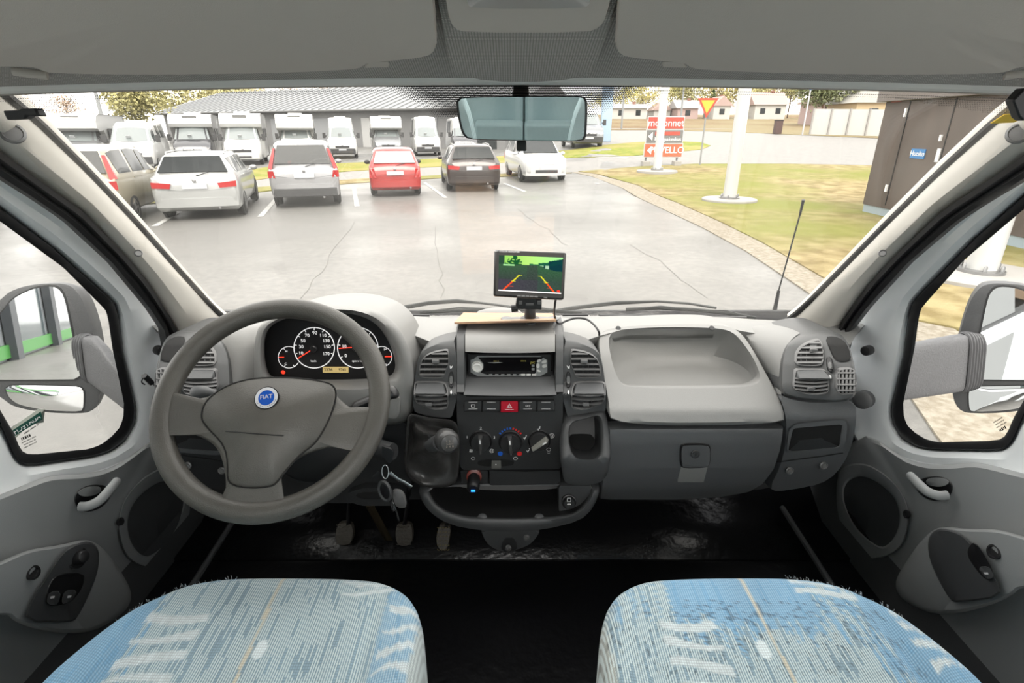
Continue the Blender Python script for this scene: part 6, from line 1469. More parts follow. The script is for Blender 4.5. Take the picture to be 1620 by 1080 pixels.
    if roof_rails:
        for sg in (-1, 1): MB().tube([B.P(f, sg*7.7)+V((0, 0, .045 if 0 < i < 6 else 0)) for i, f in enumerate([4, 4.1, 4.6, 5.0, 5.5, 6.0, 6.1])], .016, 8).build('roof_rail', m_rimm, t)
    yb = -l-.002
    zb = st[1][2]
    if tail == 'wide':   # wide low lamps
        for sg in (-1, 1):
            MB().hexa([V((sg*h*.52, -l+.01, zb-.10)), V((sg*h*.93, -l+.06, zb-.06)), V((sg*h*.93, -l+.06, zb-.19)), V((sg*h*.56, -l+.01, zb-.21))], [V((sg*h*.52, -l-.03, zb-.10)), V((sg*h*.95, -l+.0, zb-.06)), V((sg*h*.95, -l+.0, zb-.19)), V((sg*h*.56, -l-.03, zb-.21))]).build('tail_lamp', m_tail, t)
    elif tail == 'tall':
        for sg in (-1, 1):
            MB().hexa([V((sg*h*.87, -l+.12, zb)), V((sg*h*.99, -l+.2, zb)), V((sg*h*.78, -l+.42, H-.18)), V((sg*h*.72, -l+.34, H-.18))], [V((sg*h*.87, -l+.05, zb)), V((sg*h*.99, -l+.12, zb)), V((sg*h*.79, -l+.32, H-.18)), V((sg*h*.73, -l+.27, H-.18))]).build('tail_lamp', m_tail, t)
            MB().hexa([V((sg*h*.80, -l+.05, zb-.22)), V((sg*h*.97, -l+.1, zb-.22)), V((sg*h*.97, -l+.1, zb-.04)), V((sg*h*.84, -l+.05, zb-.04))], [V((sg*h*.80, -l-.02, zb-.22)), V((sg*h*1.0, -l+.04, zb-.22)), V((sg*h*1.0, -l+.04, zb-.04)), V((sg*h*.84, -l-.02, zb-.04))]).build('tail_lamp', m_tail, t)
    elif tail == 'corner':
        for sg in (-1, 1):
            MB().hexa([V((sg*h*.72, -l+.03, zb-.30)), V((sg*h*.96, -l+.07, zb-.30)), V((sg*h*.93, -l+.1, zb-.03)), V((sg*h*.78, -l+.06, zb-.03))], [V((sg*h*.72, -l-.02, zb-.30)), V((sg*h*.98, -l+.02, zb-.30)), V((sg*h*.95, -l+.05, zb-.03)), V((sg*h*.78, -l+.0, zb-.03))]).build('tail_lamp', m_tail, t)
    bz = .50 if kind != 'suv' else .62
    Bp = MB(); 
    for_b = [(-h*.96, -l+.22), (-h*.93, -l+.03), (-h*.6, -l-.06), (h*.6, -l-.06), (h*.93, -l+.03), (h*.96, -l+.22)]
    Bp.loops([[V((x, y, z)) for x, y in for_b+[(x*.9, y+.12) for x, y in reversed(for_b)]] for z in (.30, .36, bz-.03, bz)]); Bp.build('rear_bumper', bumper or paint, t)
    if kind in ('suv',): MB().box((0, -l-.03, .40), (Wd*.9, .1, .22)).build('lower_bumper', m_bump, t, bev=.02)
    MB().tube([V((.45, -l-.06, .27)), V((.45, -l+.2, .27))], .03, 10).build('exhaust', m_rimm, t)
    if plate: pbox(rquad(-.26, .26, zb-.22, zb-.10, -l-.02), .02, 'number_plate', m_plate, t)
    MB().tube([V((.05, -l+.06, zb+.06)), V((.32, -l+.11, zb+.13))], .01, 6).build('rear_wiper', m_bump, t)
    MB().lathe(V((0, -l+.0, zb-.03)), (0, -1, .2), [(.045, 0), (.045, .03), (.03, .035)], 16).build('badge', m_rimm, t)
    # front end
    for sg in (-1, 1): MB().hexa([V((sg*h*.50, l-.08, .62)), V((sg*h*.86, l-.22, .66)), V((sg*h*.84, l-.35, .80)), V((sg*h*.55, l-.16, .74))], [V((sg*h*.50, l-.02, .63)), V((sg*h*.90, l-.16, .68)), V((sg*h*.88, l-.30, .83)), V((sg*h*.55, l-.10, .78))]).build('head_lamp', m_head_l, t)
    fb = [(-h*.93, l-.35), (-h*.86, l-.06), (-h*.5, l+.05), (h*.5, l+.05), (h*.86, l-.06), (h*.93, l-.35)]
    MB().loops([[V((x, y, z)) for x, y in fb+[(x*.9, y-.14) for x, y in reversed(fb)]] for z in (.24, .30, .52, .56)]).build('front_bumper', paint, t)
    MB().box((0, l+.045, .40), (h*.95, .03, .11)).build('lower_grille', m_bump, t)
    MB().box((0, l-.03, .64), (h*.75, .06, .03)).build('upper_grille', m_rimm, t)
    if front: pbox(rquad(-.26, .26, .46, .56, l+.05), -.02, 'number_plate', m_plate, t)
    c = V((pos[0], pos[1], 0)); hd = V((-sin(rz), cos(rz), 0))
    c = c+hd*(l if not front else -l)
    t.location = (c.x, c.y, gz(c.x, c.y)+.015); t.rotation_euler = (0, 0, rz); return t
def paint(name, c, m=.3): return mat(name, c, .3, metal=m, coat=.6)
h14 = radians(14)
car('beige people carrier with a tall red tail lamp, at the left end of the row', 4.35, 1.75, 1.66, paint('beige_paint', (.50, .45, .33)), (-9.25, 11.6), radians(17), 'suv', 'tall')
car('silver estate car with wide red tail lamps and a long rear window', 4.75, 1.85, 1.47, paint('silver_paint', (.56, .57, .56)), (-7.35, 12.9), radians(19), 'wagon', 'wide', roof_rails=True)
car('silver off-roader with tall red lamps beside its rear window', 4.5, 1.80, 1.70, paint('silver_grey_paint', (.47, .47, .48)), (-5.6, 15.1), radians(18), 'suv', 'tall')
car('small bright red hatchback seen from behind', 3.7, 1.62, 1.44, paint('red_paint', (.50, .03, .025), .1), (-3.66, 17.6), radians(13), 'hatch', 'corner', glass=mat('pale_glass', (.22, .25, .25), .1))
car('dark grey estate car between the red hatchback and the white car', 4.75, 1.85, 1.50, paint('dark_paint', (.07, .055, .05)), (-1.28, 19.1), radians(10), 'wagon', 'wide', roof_rails=True)
car('white people carrier facing the camper with its headlamps forward', 4.7, 1.88, 1.62, paint('white_car_paint', (.75, .75, .74), 0), (1.35, 22.1), radians(190), 'mpv', 'corner', front=True)
car('dark car at the far left, seen through the driver door window', 4.4, 1.78, 1.48, paint('black_paint', (.04, .042, .045)), (-12.0, 9.3), radians(20), 'wagon', 'wide')
# ---- camper vans and motorhomes
def camper(label, px, t_, kind, top, hood, dark=False, grp='motorhomes lined up for sale behind the verge', rz=radians(194), pod=True, gtype=None, mir=m_bump):
    t = lempty('motorhome' if kind != 'van' else 'camper_van', label, 'motorhome' if kind != 'van' else 'camper van', grp)
    wp = MATS['white_car_paint']; hp_ = hood; H = top; Wd = 2.05; h = Wd/2; g_ = gtype or m_gl
    # cab front looks along +y; front face at y=0
    st = [(.0, .42, .78, .82, .80, .70), (-.10, .30, 1.02, .96, 1.04, .85), (-.35, .28, 1.22, 1.0, 1.26, .90), (-.75, .28, 1.30, h, 1.36, .93), (-1.55, .28, 1.32, h, 2.12, .80), (-1.9, .28, 1.32, h, 2.22, .86), (-2.5, .28, 1.32, h, 2.22, .88)]
    st = [(s_[0], *s_[1:]) for s_ in st]
    B = Body(st); B.mesh().build('cab', hp_, t, ang=50)
    a, b = st[3], st[4]; q = []
    for f, k in ((.05, 1.0), (.93, 1.0)):
        yy, zz, ww = lerp(a[0], b[0], f), lerp(a[4], b[4], f), lerp(a[5], b[5], f); q.append([V((-ww*k+2*ww*k*j/10, yy-.10*(abs(j-5)/5)**2, zz+.02)) for j in range(11)])
    nn = V((0, .7, .7)); MB().slab([[p+nn*.03 for p in r] for r in q], -nn*.05).build('windscreen', m_wsc if not dark else m_gl, t)
    # paper in the window
    for sg in (-1, 1):
        B.panel(3.6, 4.7, sg*5.3, sg*6.7, .012, 6, 4).build('door_window', m_gl, t)
        p = V((sg*1.02, -.95, 1.55)); mm = MB(); mm.box(p+V((sg*.16, 0, 0)), (.20, .10, .36)); mm.tube([p, p+V((sg*.08, 0, -.1))], .04, 8); mm.build('door_mirror', mir, t, bev=.03)
        MB().hexa([V((sg*.45, -.14, 1.0)), V((sg*.90, -.28, 1.06)), V((sg*.88, -.12, .84)), V((sg*.52, -.02, .84))], [V((sg*.45, -.08, 1.02)), V((sg*.94, -.20, 1.08)), V((sg*.92, -.04, .84)), V((sg*.52, .03, .84))]).build('head_lamp', m_head_l, t)
        for yy in (-.85, -4.2 if kind == 'van' else -4.6): wheel(t, sg*(h*.98), yy, .34)
    MB().box((0, .02, .52), (1.75, .16, .34)).build('front_bumper', m_bump if kind == 'van' or dark else hp_, t, bev=.03)
    MB().box((0, -.02, .80), (.95, .08, .14)).build('grille', m_bump, t)
    MB().box((0, .10, .46), (.9, .02, .10)).build('lower_grille', m_bump, t)
    MB().lathe(V((0, .0, .93)), (0, 1, .4), [(.07, 0), (.07, .05), (.04, .055)], 16).build('badge', m_rimm, t)
    pbox(rquad(-.26, .26, .56, .66, .11), -.01, 'number_plate', m_plate, t)
    if kind == 'van':
        st2 = [(-1.45, .30, 1.3, h, 2.1, .78), (-1.75, .30, 1.32, h, H-.12, .78), (-2.2, .30, 1.32, h, H, .82), (-5.3, .30, 1.32, h, H, .84), (-5.45, .34, 1.3, h*.97, H-.06, .80)]
        B2 = Body(st2); B2.mesh().build('body', wp, t, ang=50)
        for s_, e in ((2.15, 2.4), (2.5, 2.8)): 
            for sg in (-1, 1): B2.panel(s_, e, sg*5.5, sg*6.8, .012, 4, 3).build('side_window', m_gl, t)
        MB().box((0, -3.2, H+.05), (.8, .9, .10)).build('roof_hatch', wp, t, bev=.02)
    else:
        bw = 1.13
        prof_ = [(-1.35, 2.12), (-1.25, 2.30), (-1.45, 2.62), (-1.85, H-.04), (-2.4, H), (-6.6, H-.02), (-6.75, H-.2), (-6.75, .5), (-5.6, .35), (-2.3, .35), (-2.3, 1.3), (-1.75, 2.0)]
        if kind == 'coach': prof_ = [(-1.0, 1.9), (-.62, 2.05), (-.60, 2.35), (-.95, H-.12), (-1.5, H), (-6.6, H-.02), (-6.75, H-.2), (-6.75, .5), (-5.6, .35), (-2.3, .35), (-2.3, 1.3), (-1.75, 1.95)]
        L_ = [[V((sx*(bw-i_), y+(.0), z-i_*.3*(1 if z > 2 else 0))) for y, z in prof_] for sx, i_ in ((-1, .06), (-1, 0), (1, 0), (1, .06))]
        MB().loops(L_).build('body', wp, t, ang=30)
        for y0, y1, z0, z1 in ((-3.4, -2.6, 1.5, 2.05), (-5.4, -4.5, 1.5, 2.05)):
            for sg in (-1, 1): MB().box((sg*(bw+.005), (y0+y1)/2, (z0+z1)/2), (.03, abs(y1-y0), z1-z0)).build('side_window', m_gl, t, bev=.01)
        MB().box((0, -1.50 if kind != 'coach' else -.98, H-.28), (.75, .42, .05), Matrix.Rotation(radians(55), 3, 'X')).build('skylight', mat('skylight_grey', (.38, .38, .38), .3), t, bev=.01)
        MB().box((0, -3.6, H+.05), (.9, .7, .12)).build('roof_hatch', wp, t, bev=.02)
        MB().box((bw+.01, -2.0, 1.1), (.02, .9, .12)).build('stripe', mat('stripe_grey', (.25, .24, .24), .5), t)
    MB().box((.1, -.9, 1.60), (.22, .01, .30), Matrix.Rotation(radians(-45), 3, 'X')).build('price_sheet', m_plate, t)
    X = (px-810)/850*t_; Y = t_*1.05
    t.location = (X, Y, gz(X, Y)); t.rotation_euler = (0, 0, rz); return t
m_wsc = mat('windscreen_grey', (.26, .29, .29), .12, coat=.5)
wp_ = MATS['white_car_paint']; gp = paint('graphite_paint', (.10, .10, .11)); sp_ = paint('silver_cab_paint', (.30, .31, .32))
camper('white overcab motorhome with pale grey cab at the left end of the line', 122, 27.5, 'coach', 2.75, sp_, rz=radians(202))
camper('white camper van just left of the graphite-nosed motorhome', 212, 27.5, 'van', 2.35, wp_, rz=radians(203))
camper('white motorhome with a graphite bonnet and dark sunroof strip', 310, 31.5, 'low', 2.85, gp, rz=radians(203))
camper('all white motorhome with a black lower grille, behind the silver estate car', 388, 31.8, 'low', 2.9, wp_, rz=radians(200))
camper('white motorhome with a wide overcab, behind the silver off-roader', 474, 35, 'coach', 2.9, wp_, rz=radians(198))
camper('white camper van with black bumper between the off-roader and the red hatchback', 545, 38.5, 'van', 2.75, wp_, rz=radians(196))
camper('dark silver fronted motorhome standing behind the red hatchback', 617, 41, 'coach', 2.85, sp_, rz=radians(195))
camper('white camper van standing behind the gap right of the red hatchback', 679, 42, 'van', 2.85, wp_, rz=radians(193))
camper('dark fronted camper partly hidden by the rear view mirror', 738, 44, 'van', 2.8, gp, rz=radians(193))
q = camper('grey van parked right of the rear view mirror beside the pale blue pylon', 930, 35, 'van', 2.3, sp_, rz=radians(185))
q.name = 'parked_van'; q['category'] = 'van'; del q['group']

# ---- long shed with grey metal roof
sh = lempty('sales_hall', 'long grey hall with a ribbed metal roof behind the motorhomes', 'building')
a = V((-48, 79, 0)); b_ = V((-1, 56.8, 0)); d = (b_-a).normalized(); nrm = V((-d.y, d.x, 0)); ln = (b_-a).length
def HB_(u, w_, z): p = a+d*u+nrm*w_; return V((p.x, p.y, z))
EZ, RZ = 4.1, 7.2
hl = MB(); hl.hexa([HB_(0, .8, 0), HB_(ln, .8, 0), HB_(ln, 20, 0), HB_(0, 20, 0)], [HB_(0, .8, EZ), HB_(ln, .8, EZ), HB_(ln, 20, EZ), HB_(0, 20, EZ)]); hl.build('wall', mat('hall_wall', (.22, .22, .22), .7, var=.1, vscale=.5), sh)
rf = MB(); rf.prism([HB_(-1, 0, EZ), HB_(-1, 11, RZ), HB_(-1, 21, EZ), HB_(-1, 21, EZ-.2), HB_(-1, 0, EZ-.25)], (b_-a)*(1+2/ln))
rfo = rf.build('roof', mat('roof_metal', (.30, .31, .32), .5), sh)
rb = MB()
for i in range(int(ln/1.1)): rb.hexa([HB_(i*1.1, 0, EZ+.02), HB_(i*1.1+.10, 0, EZ+.02), HB_(i*1.1+.10, 11, RZ+.02), HB_(i*1.1, 11, RZ+.02)], [HB_(i*1.1, 0, EZ+.10), HB_(i*1.1+.10, 0, EZ+.10), HB_(i*1.1+.10, 11, RZ+.10), HB_(i*1.1, 11, RZ+.10)])
rb.build('roof_ribs', mat('rib_grey', (.28, .29, .30), .5), rfo)
MB().tube([HB_(-1, -.06, EZ-.12), HB_(ln+1, -.06, EZ-.12)], .12, 8).build('gutter', mat('gutter_grey', (.14, .14, .14), .5), sh)
for u, w2, mt in ((20, 3, mat('hall_door_grey', (.30, .31, .32), .5)), (27, 3, MATS['hall_door_grey']), (34, 3.4, mat('hall_panel_white', (.5, .5, .49), .6)), (41, 3, MATS['hall_door_grey']), (48, 3, m_gl)):
    MB().hexa([HB_(u, .74, .1), HB_(u+w2, .74, .1), HB_(u+w2, .85, .1), HB_(u, .85, .1)], [HB_(u, .74, 3.2), HB_(u+w2, .74, 3.2), HB_(u+w2, .85, 3.2), HB_(u, .85, 3.2)]).build('roller_door', mt, sh)

# ---- trees
def tree(label, px, t_, hgt, rad, col, kind='round', seed=0, base=None, grp='trees behind the houses', dens=1.0, trunk=(.16, .11, .07)):
    random.seed(seed); X = (px-810)/850*t_; Y = t_*1.07; z0 = gz(X, Y); t = lempty('leafy_tree' if kind != 'bare' else 'bare_tree', label, 'tree', grp)
    tr_ = MB(); tr_.tube([V((0, 0, -.3)), V((.05, 0, hgt*.4)), V((-.05, .05, hgt*.9))], [.03*hgt*.6, .022*hgt*.6, .006*hgt], 8)
    for i in range(22 if kind == 'bare' else 9):
        a_ = random.uniform(0, 6.28); zb = hgt*random.uniform(.25, .8); r_ = rad*random.uniform(.5, .95)*(1-.3*zb/hgt); m_ = V((cos(a_)*r_*.5, sin(a_)*r_*.5, zb+r_*.35)); e_ = V((cos(a_)*r_, sin(a_)*r_, zb+r_*.8)); tr_.tube([V((0, 0, zb)), m_, e_], [.006*hgt, .004*hgt, .0015*hgt], 5)
    tr_.build('trunk', mat('bark_%d' % int(trunk[0]*100), trunk, .9), t)
    n = int((2600 if kind != 'bare' else 1800)*dens); lf = MB(); cl = [(V((random.gauss(0, .45)*rad, random.gauss(0, .45)*rad, hgt*random.uniform(.38, .95))), random.uniform(.25, .5)*rad) for _ in range(26)]
    for i in range(n):
        if kind == 'pine':
            f = random.random()**.8; z = hgt*(.15+.85*f); rr_ = rad*(1-f)*random.uniform(.3, 1)+.1; a_ = random.uniform(0, 6.28); p = V((cos(a_)*rr_, sin(a_)*rr_, z-.15*rr_))
        else:
            c_, r_ = random.choice(cl); p = c_+V((random.gauss(0, 1), random.gauss(0, 1), random.gauss(0, .8))).normalized()*r_*random.random()**.4
            k_ = 1-max(0, p.z/hgt-.6)*1.5; p.x *= k_; p.y *= k_
        s_ = (.065 if kind != 'bare' else .04)*hgt*.55*random.uniform(.6, 1.3); u_ = V((random.gauss(0, 1), random.gauss(0, 1), random.gauss(0, 1))).normalized(); v_ = u_.cross(V((random.gauss(0, 1), random.gauss(0, 1), random.gauss(0, 1)))).normalized()
        lf.mi(random.randrange(3)); lf.add([p, p+u_*s_, p+u_*s_*.6+v_*s_*.7, p-u_*s_*.2+v_*s_*.5], [(0, 1, 2, 3)])
    nm = 'leaf_%d_%d_%d' % tuple(int(c*100) for c in col)
    lf.build('crown', [mat(nm+'_%d' % i, tuple(c*k for c in col), .8) for i, k in enumerate((.75, 1, 1.3))], t)
    t.location = (X, Y, z0); return t
tree('tall yellow green conifer left of the hall roof', 226, 62, 7.0, 3.4, (.50, .46, .20), 'round', 1, grp='trees left of the hall', dens=2.2)
tree('bare orange brown shrub at the far left behind the motorhomes', 62, 60, 5.0, 3.6, (.75, .55, .40), 'bare', 2, grp='trees left of the hall', dens=1.3)
tree('bare reddish tree just left of the lamp post', 118, 60, 5.6, 3.2, (.75, .55, .40), 'bare', 3, grp='trees left of the hall', dens=1.3)
for i, (px, hh) in enumerate(((300, 10.6), (345, 10.2), (390, 10.8), (470, 10.4), (520, 10.6))):
    tree('tree top showing over the hall roof, %s' % ('above its left end', 'second along', 'third along', 'fourth along', 'above the middle')[i], px, 98-i*4, hh, 4.5, (.62, .57, .28) if i < 3 else (.70, .55, .42), 'round' if i < 3 else 'bare', 20+i, grp='trees behind the hall')
TL = [(955, 0, 5.5), (985, 1, 6.2), (1012, 0, 6.6), (1040, 2, 6.8), (1066, 0, 7.6), (1090, 1, 8.4), (1116, 0, 8.2), (1140, 2, 7.6), (1164, 0, 8.8), (1192, 1, 7.6), (1216, 2, 7.4), (1240, 1, 8.0), (1352, 0, 9), (1385, 2, 8.5)]
nmz = ['far left, beside the pylon', 'above the long white house', 'behind the right end of the long white house', 'between the long white house and first pole', 'right of the first flag pole', 'left of the yield sign', 'right of the yield sign', 'above the small white house', 'left of the second flag pole', 'right of the second flag pole', 'above the pink roofed house', 'left of the big pine', 'right of the big pine', 'beside the brown kiosk roof']
for i, (px, k_, hh) in enumerate(TL):
    tree('%s tree %s' % (('yellow green', 'olive', 'brownish')[k_], nmz[i]), px, 128-(i % 3)*6, hh, 5.0, ((.62, .55, .20), (.42, .40, .17), (.62, .48, .34))[k_], 'round' if k_ < 2 else 'bare', 40+i, dens=1.1)
tree('dark green spruce behind the yield sign', 1120, 118, 5.6, 1.6, (.22, .30, .12), 'pine', 70)
tree('big dark green pine above the white fence', 1292, 64, 6.9, 3.6, (.27, .31, .15), 'round', 71, dens=2.0, trunk=(.28, .16, .09))
tree('leaning pine trunk left of the white gable house', 1338, 62, 6.8, 1.4, (.30, .32, .17), 'round', 72, dens=.35, trunk=(.32, .20, .14))

# ---- houses
def house(label, px0, px1, t_, wh, rh, wall, roof, py=None, gable=False):
    t = lempty('house', label, 'house', 'houses across the field'); x0, x1 = (px0-810)/850*t_, (px1-810)/850*t_; Y = t_*1.07; z = gz((x0+x1)/2, Y); w_ = x1-x0; dp = 6
    MB().box((0, dp/2, wh/2-1), (w_, dp, wh+2)).build('walls', wall, t)
    if gable: P_ = [(-w_/2-.4, -.3, wh), (0, -.3, wh+rh), (w_/2+.4, -.3, wh)]; MB().prism([V(p) for p in P_], (0, dp+.6, 0)).build('roof', roof, t)
    else: P_ = [(-w_/2-.4, -.4, wh), (-w_/2-.4, dp/2, wh+rh), (-w_/2-.4, dp+.4, wh)]; MB().prism([V(p) for p in P_], (w_+.8, 0, 0)).build('roof', roof, t)
    n = max(1, int(w_/2.6))
    for i in range(n):
        x = -w_/2+w_*(i+.5)/n; MB().box((x, -.03, wh*.58), (.95, .08, 1.0)).build('window', m_gl, t)
    MB().box((w_*.2, dp/2, wh+rh*.9), (.6, .6, 1.0)).build('chimney', mat('chimney_brick', (.3, .14, .1), .8), t)
    t.location = ((x0+x1)/2, Y, z)
hw = mat('house_white', (.62, .60, .56), .7); hr = mat('house_roof_pink', (.50, .36, .32), .7); hg = mat('house_roof_grey', (.42, .40, .40), .7); hp2 = mat('house_pink', (.50, .36, .33), .7); hy = mat('house_yellow', (.62, .48, .28), .7)
house('long low white house at the left of the field', 966, 1020, 108, 2.0, .9, hw, hg); house('small white house with a low roof behind the first flag pole', 1031, 1057, 112, 1.6, 1.6, hw, hr, gable=True)
house('pink house with grey roof left of the yield sign', 1068, 1100, 108, 2.0, 1.6, hp2, hg); house('cream house with a gable behind the dark spruce', 1124, 1150, 106, 2.4, 1.8, hw, hr, gable=True)
house('pink roofed house with white gable right of the second flag pole', 1188, 1236, 106, 2.6, 2.4, hw, hr); house('white gabled house beside the leaning pine', 1345, 1400, 60, 2.5, 2.6, hy, hw, gable=True)
house('low pink house behind the left end of the white fence', 1296, 1345, 66, 2.6, 1.0, hp2, hr)
# fence
fe = lempty('board_fence', 'long white board fence in front of the big pine', 'fence'); p0 = G(1280, 213); p1 = G(1398, 216); mf = mat('fence_white', (.66, .65, .62), .7)
fe.location = (0, 0, 0)
for i in range(4):
    a_, b2 = p0.lerp(p1, i/4), p0.lerp(p1, (i+1)/4); hz = V((0, 0, 2.05))
    MB().hexa([a_, b2, b2+V((0, .06, 0)), a_+V((0, .06, 0))], [a_+hz, b2+hz, b2+hz+V((0, .06, 0)), a_+hz+V((0, .06, 0))]).build('panel', mf, fe)
    MB().box(a_+V((0, -.05, 1.0)), (.10, .10, 2.2)).build('post', mat('fence_post', (.4, .38, .36), .7), fe)
# poles
m_pole = mat('flagpole_white', (.72, .72, .70), .4)
def pole(px, py, rb_, rt, H, label, slab, name='flagpole', cat='flagpole', m=None):
    p = G(px, py); t = lempty(name, label, cat, 'white flagpoles' if cat == 'flagpole' else None) if cat == 'flagpole' else lempty(name, label, cat)
    MB().tube([V((0, 0, .05)), V((0, 0, H))], [rb_, rt], 20).build('mast', m or m_pole, t)
    if slab:
        MB().lathe(V((0, 0, -.05)), (0, 0, 1), [(slab, 0), (slab, .13), (slab*.97, .15), (.1, .15)], 36).build('concrete_foot', mat('foot_concrete', (.45, .43, .40), .8), t)
        MB().lathe(V((0, 0, .10)), (0, 0, 1), [(rb_*1.5, 0), (rb_*1.5, .04), (rb_*1.05, .05)], 20).build('flange', m_rimm, t)
        for k in range(6): a_ = k*pi/3; MB().lathe(V((rb_*1.3*cos(a_), rb_*1.3*sin(a_), .14)), (0, 0, 1), [(.025, 0), (.025, .07), (.01, .09)], 6).build('bolt', m_rimm, t)
    t.location = p; return t
pole(1039, 273, .17, .12, 11, 'white flagpole standing in front of the red roadside sign', .85)
pole(1153, 319, .19, .13, 11, 'white flagpole right of the yield sign on a round foot', .78)
pole(1547, 440, .19, .13, 11, 'white flagpole seen through the passenger door window', .9)
pole(181, 262, .11, .07, 9, 'pale grey lamp post at the left in front of the motorhomes', 0, 'lamp_post', 'lamp post', mat('post_grey', (.30, .31, .31), .5))
pole(983, 205, .09, .06, 8, 'thin lamp post beside the long white house', 0, 'lamp_post', 'lamp post', mat('post_grey', (.30, .31, .31), .5))
pole(1075, 206, .09, .06, 9, 'thin lamp post left of the yield sign', 0, 'lamp_post', 'lamp post', mat('post_grey', (.30, .31, .31), .5))
# blue round road sign
bs = pole(1269, 214, .06, .06, 4.4, 'round blue arrow sign on a grey pole by the white fence', 0, 'road_sign', 'road sign', mat('post_light', (.6, .6, .62), .5))
MB().lathe(V((0, -.06, 3.85)), (0, -1, 0), [(.36, 0), (.36, .02), (.33, .022)], 24).build('disc', mat('sign_blue', (.05, .22, .55), .4), bs)
MB().prism([V(p) for p in ((-.16, -.10, 3.85), (.02, -.10, 4.02), (.02, -.10, 3.9), (.18, -.10, 3.9), (.18, -.10, 3.8), (.02, -.10, 3.8), (.02, -.10, 3.68))], (0, -.01, 0)).build('arrow', m_wht, bs)
# yield sign
ys_ = pole(1107, 262, .035, .035, 2.85, 'yellow and red yield sign on a thin pole', 0, 'yield_sign', 'road sign', mat('post_grey', (.30, .31, .31), .5))
def tri(r, y, th, nm, mt): MB().prism([V((r*cos(radians(a_)), y, 2.62+r*sin(radians(a_)))) for a_ in (150, 30, 270)], (0, -th, 0)).build(nm, mt, ys_, bev=0)
tri(.54, -.04, .02, 'red_border', mat('sign_red', (.70, .06, .02), .4)); tri(.36, -.06, .01, 'yellow_field', mat('sign_yellow', (.85, .55, .03), .4))
# red roadside sign
rs = lempty('roadside_sign', 'red and grey roadside direction sign with white lettering', 'sign'); a_, b2 = G(1021, 264), G(1072, 262); ce_ = (a_+b2)/2; xw = (b2-a_).length
m_sr = mat('panel_red', (.62, .07, .04), .5); m_so = mat('panel_orange', (.72, .14, .05), .5); m_sg = mat('panel_grey', (.20, .20, .20), .5)
for x in (-xw*.45, xw*.42): MB().box((x, .08, 1.0), (.07, .07, 2.0)).build('post', m_sg, rs); MB().box((x, .05, .12), (.35, .4, .24)).build('foot', mat('foot_concrete', (.45, .43, .40), .8), rs, bev=.03)
for z0, z1, mt, w0 in ((1.62, 2.12, m_sr, .97), (1.02, 1.58, m_sg, 1.0), (.42, .98, m_so, 1.04)):
    MB().box((0, 0, (z0+z1)/2), (xw*w0+.06, .04, z1-z0+.05)).build('frame', mat('frame_white', (.7, .7, .7), .5), rs); MB().box((0, -.025, (z0+z1)/2), (xw*w0-.02, .03, z1-z0-.02)).build('panel', mt, rs)
Rx = Matrix.Rotation(radians(90), 4, 'X')
MB().box((.12, -.042, 1.42), (xw*.8-.2, .01, .16)).build('panel_band', m_sr, rs)
MB().text('motonnet', .42, Matrix.Translation((0, -.05, 1.86)) @ Rx, .004).build('lettering', m_wht, rs)
MB().text('Kauppakeskus', .22, Matrix.Translation((.15, -.05, 1.18)) @ Rx, .004).build('lettering', m_wht, rs)
MB().text('PUVELLO', .40, Matrix.Translation((.15, -.05, .70)) @ Rx, .004).build('lettering', m_wht, rs)
for z in (1.30, .70): MB().prism([V((-xw*.46, -.05, z)), V((-xw*.34, -.05, z+.18)), V((-xw*.34, -.05, z-.18))], (0, -.01, 0)).build('arrow', m_wht, rs)
rs.location = ce_; rs.rotation_euler = (0, 0, atan2(b2.y-a_.y, b2.x-a_.x)*.3)
# pale blue pylon
py_ = lempty('fuel_pylon', 'tall pale blue pylon right of the rear view mirror', 'pylon'); p = G(957, 224)
MB().box((0, 0, 3.6), (.75, .4, 7.2)).build('column', mat('pylon_blue', (.45, .60, .78), .5), py_, bev=.03); MB().box((0, -.21, 5.6), (.66, .03, 2.6)).build('blue_panel', mat('pylon_deep_blue', (.03, .14, .50), .4), py_); py_.location = p
bn = lempty('litter_bin', 'dark litter bin standing by the field edge', 'bin'); p = G(1229, 212); MB().box((0, 0, .55), (.6, .5, 1.1)).build('body', mat('bin_brown', (.10, .05, .04), .6), bn, bev=.03); MB().box((0, 0, 1.13), (.66, .56, .06)).build('lid', m_bump, bn, bev=.01); bn.location = p
# brown kiosk
ki = lempty('brown_kiosk', 'dark brown flat-roofed kiosk at the right with a small blue sign', 'kiosk')
m_k = mat('kiosk_brown', (.115, .085, .07), .6, var=.12, vscale=3, stretch=(1, 1, .15)); Xk, Ya, Yb_ = 9.05, 14.2, 4.6
MB().box((Xk+1.6, (Ya+Yb_)/2, 1.42), (3.2, Ya-Yb_, 2.40)).build('walls', m_k, ki)
MB().box((Xk+1.6, (Ya+Yb_)/2, 2.78), (3.5, Ya-Yb_+.3, .32)).build('roof', mat('kiosk_roof', (.20, .17, .155), .6), ki, bev=.01)
MB().box((Xk+1.6, (Ya+Yb_)/2, .12), (3.16, Ya-Yb_-.04, .30)).build('plinth', mat('plinth_blue', (.42, .50, .55), .7), ki)
def kb(y0, y1, z0, z1, nm, mt, th=.02): return MB().box((Xk-th/2, (y0+y1)/2, (z0+z1)/2), (th, abs(y1-y0), z1-z0)).build(nm, mt, ki)
def kpx(px, py): p = PX(px, py, Xk); return p.y, p.z
for px in (1424, 1494): y, z = kpx(px, 230); kb(y-.012, y+.012, .3, 2.6, 'door_gap', m_void, .012)
(y0, z0), (y1, z1) = kpx(1440, 250), kpx(1466, 236); so3 = kb(y0, y1, z0, z1, 'blue_notice', mat('notice_blue', (.03, .25, .62), .4)); 
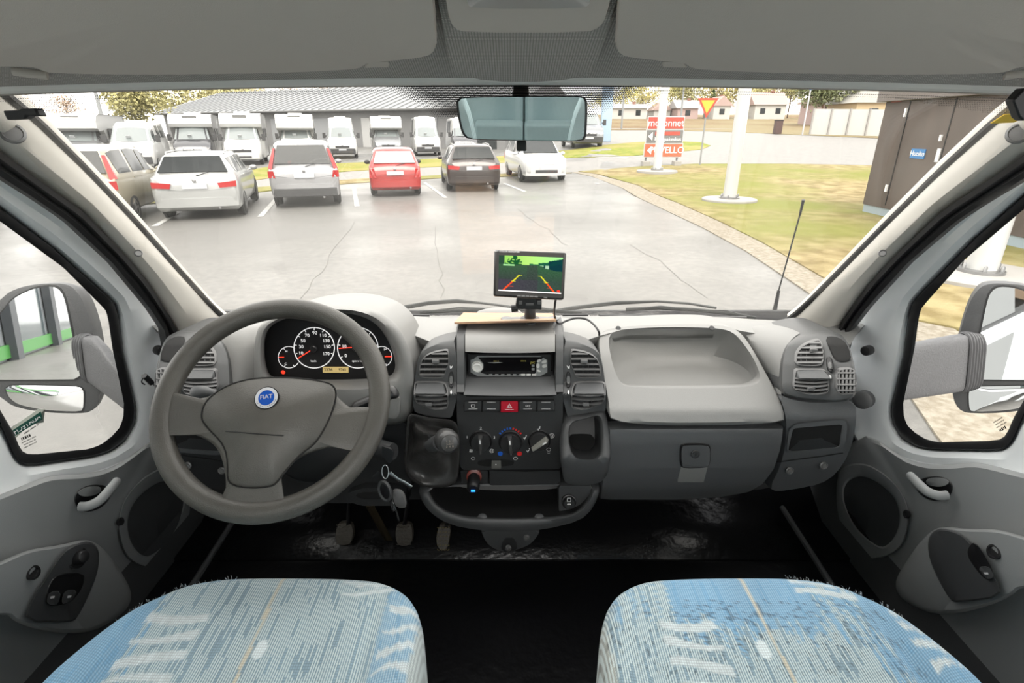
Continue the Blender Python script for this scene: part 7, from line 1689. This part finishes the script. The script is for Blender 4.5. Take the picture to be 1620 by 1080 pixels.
MB().text('Huolto', .16, Matrix.Translation((Xk-.024, (y0+y1)/2, (z0+z1)/2)) @ Matrix.Rotation(radians(-90), 4, 'Z') @ Rx, .002).build('lettering', m_wht, ki)
(y0, z0), (y1, z1) = kpx(1479, 256), kpx(1490, 235); kb(y0, y1, z0, z1, 'white_notice', m_wht)
for a0, a1 in (((1431, 185), (1435, 171)), ((1401, 303), (1405, 292)), ((1487, 223), (1491, 213))): (y0, z0), (y1, z1) = kpx(*a0), kpx(*a1); kb(y0, y0-.05, z0, z1, 'door_bar', m_wht, .04)
(y0, z0), (y1, z1) = kpx(1411, 162), kpx(1427, 157); kb(y0, y1, z0, z1, 'red_notice', mat('notice_red', (.5, .1, .08), .5))
# ---- our own vehicle from outside (seen in the wing mirrors)
ov_ = lempty('own_motorhome', 'white side of our own camper, reflected in the wing mirrors', 'motorhome')
for sg in (-1, 1):
    MB().box((sg*1.185, -2.3, 1.65), (.02, 4.6, 2.3)).build('side_panel', m_white, ov_)
    MB().box((sg*1.06, .62, .86), (.02, 1.24, .68)).build('door_skin', m_white, ov_)
    hd_ = MB().box((sg*1.075, .22, 1.10), (.02, .17, .08)).build('door_handle', m_black, ov_, bev=.01)
# ---- service hall behind, left
hb2 = lempty('service_hall', 'white and green service hall reflected in the driver side wing mirror', 'building')
MB().box((-9.5, -14, 2.8), (7, 24, 5.6)).build('walls', mat('hall_light', (.42, .44, .46), .6), hb2)
MB().box((-5.96, -14, 4.4), (.1, 24.1, 1.3)).build('green_band', mat('band_green', (.10, .42, .08), .5), hb2)
for k in range(5): MB().box((-5.97, -5.5-k*4.3, 1.8), (.08, 2.8, 3.0)).build('window', mat('shop_glass', (.12, .16, .17), .1), hb2); MB().box((-5.85, -3.4-k*4.3, 2.0), (.22, .5, 4.0)).build('column', mat('column_dark', (.10, .11, .12), .6), hb2)
MB().box((-5.95, -14, .25), (.1, 24, .35)).build('green_plinth', mat('band_green', (.10, .42, .08), .5), hb2)
INT[0] = True; ALB[0] = 1
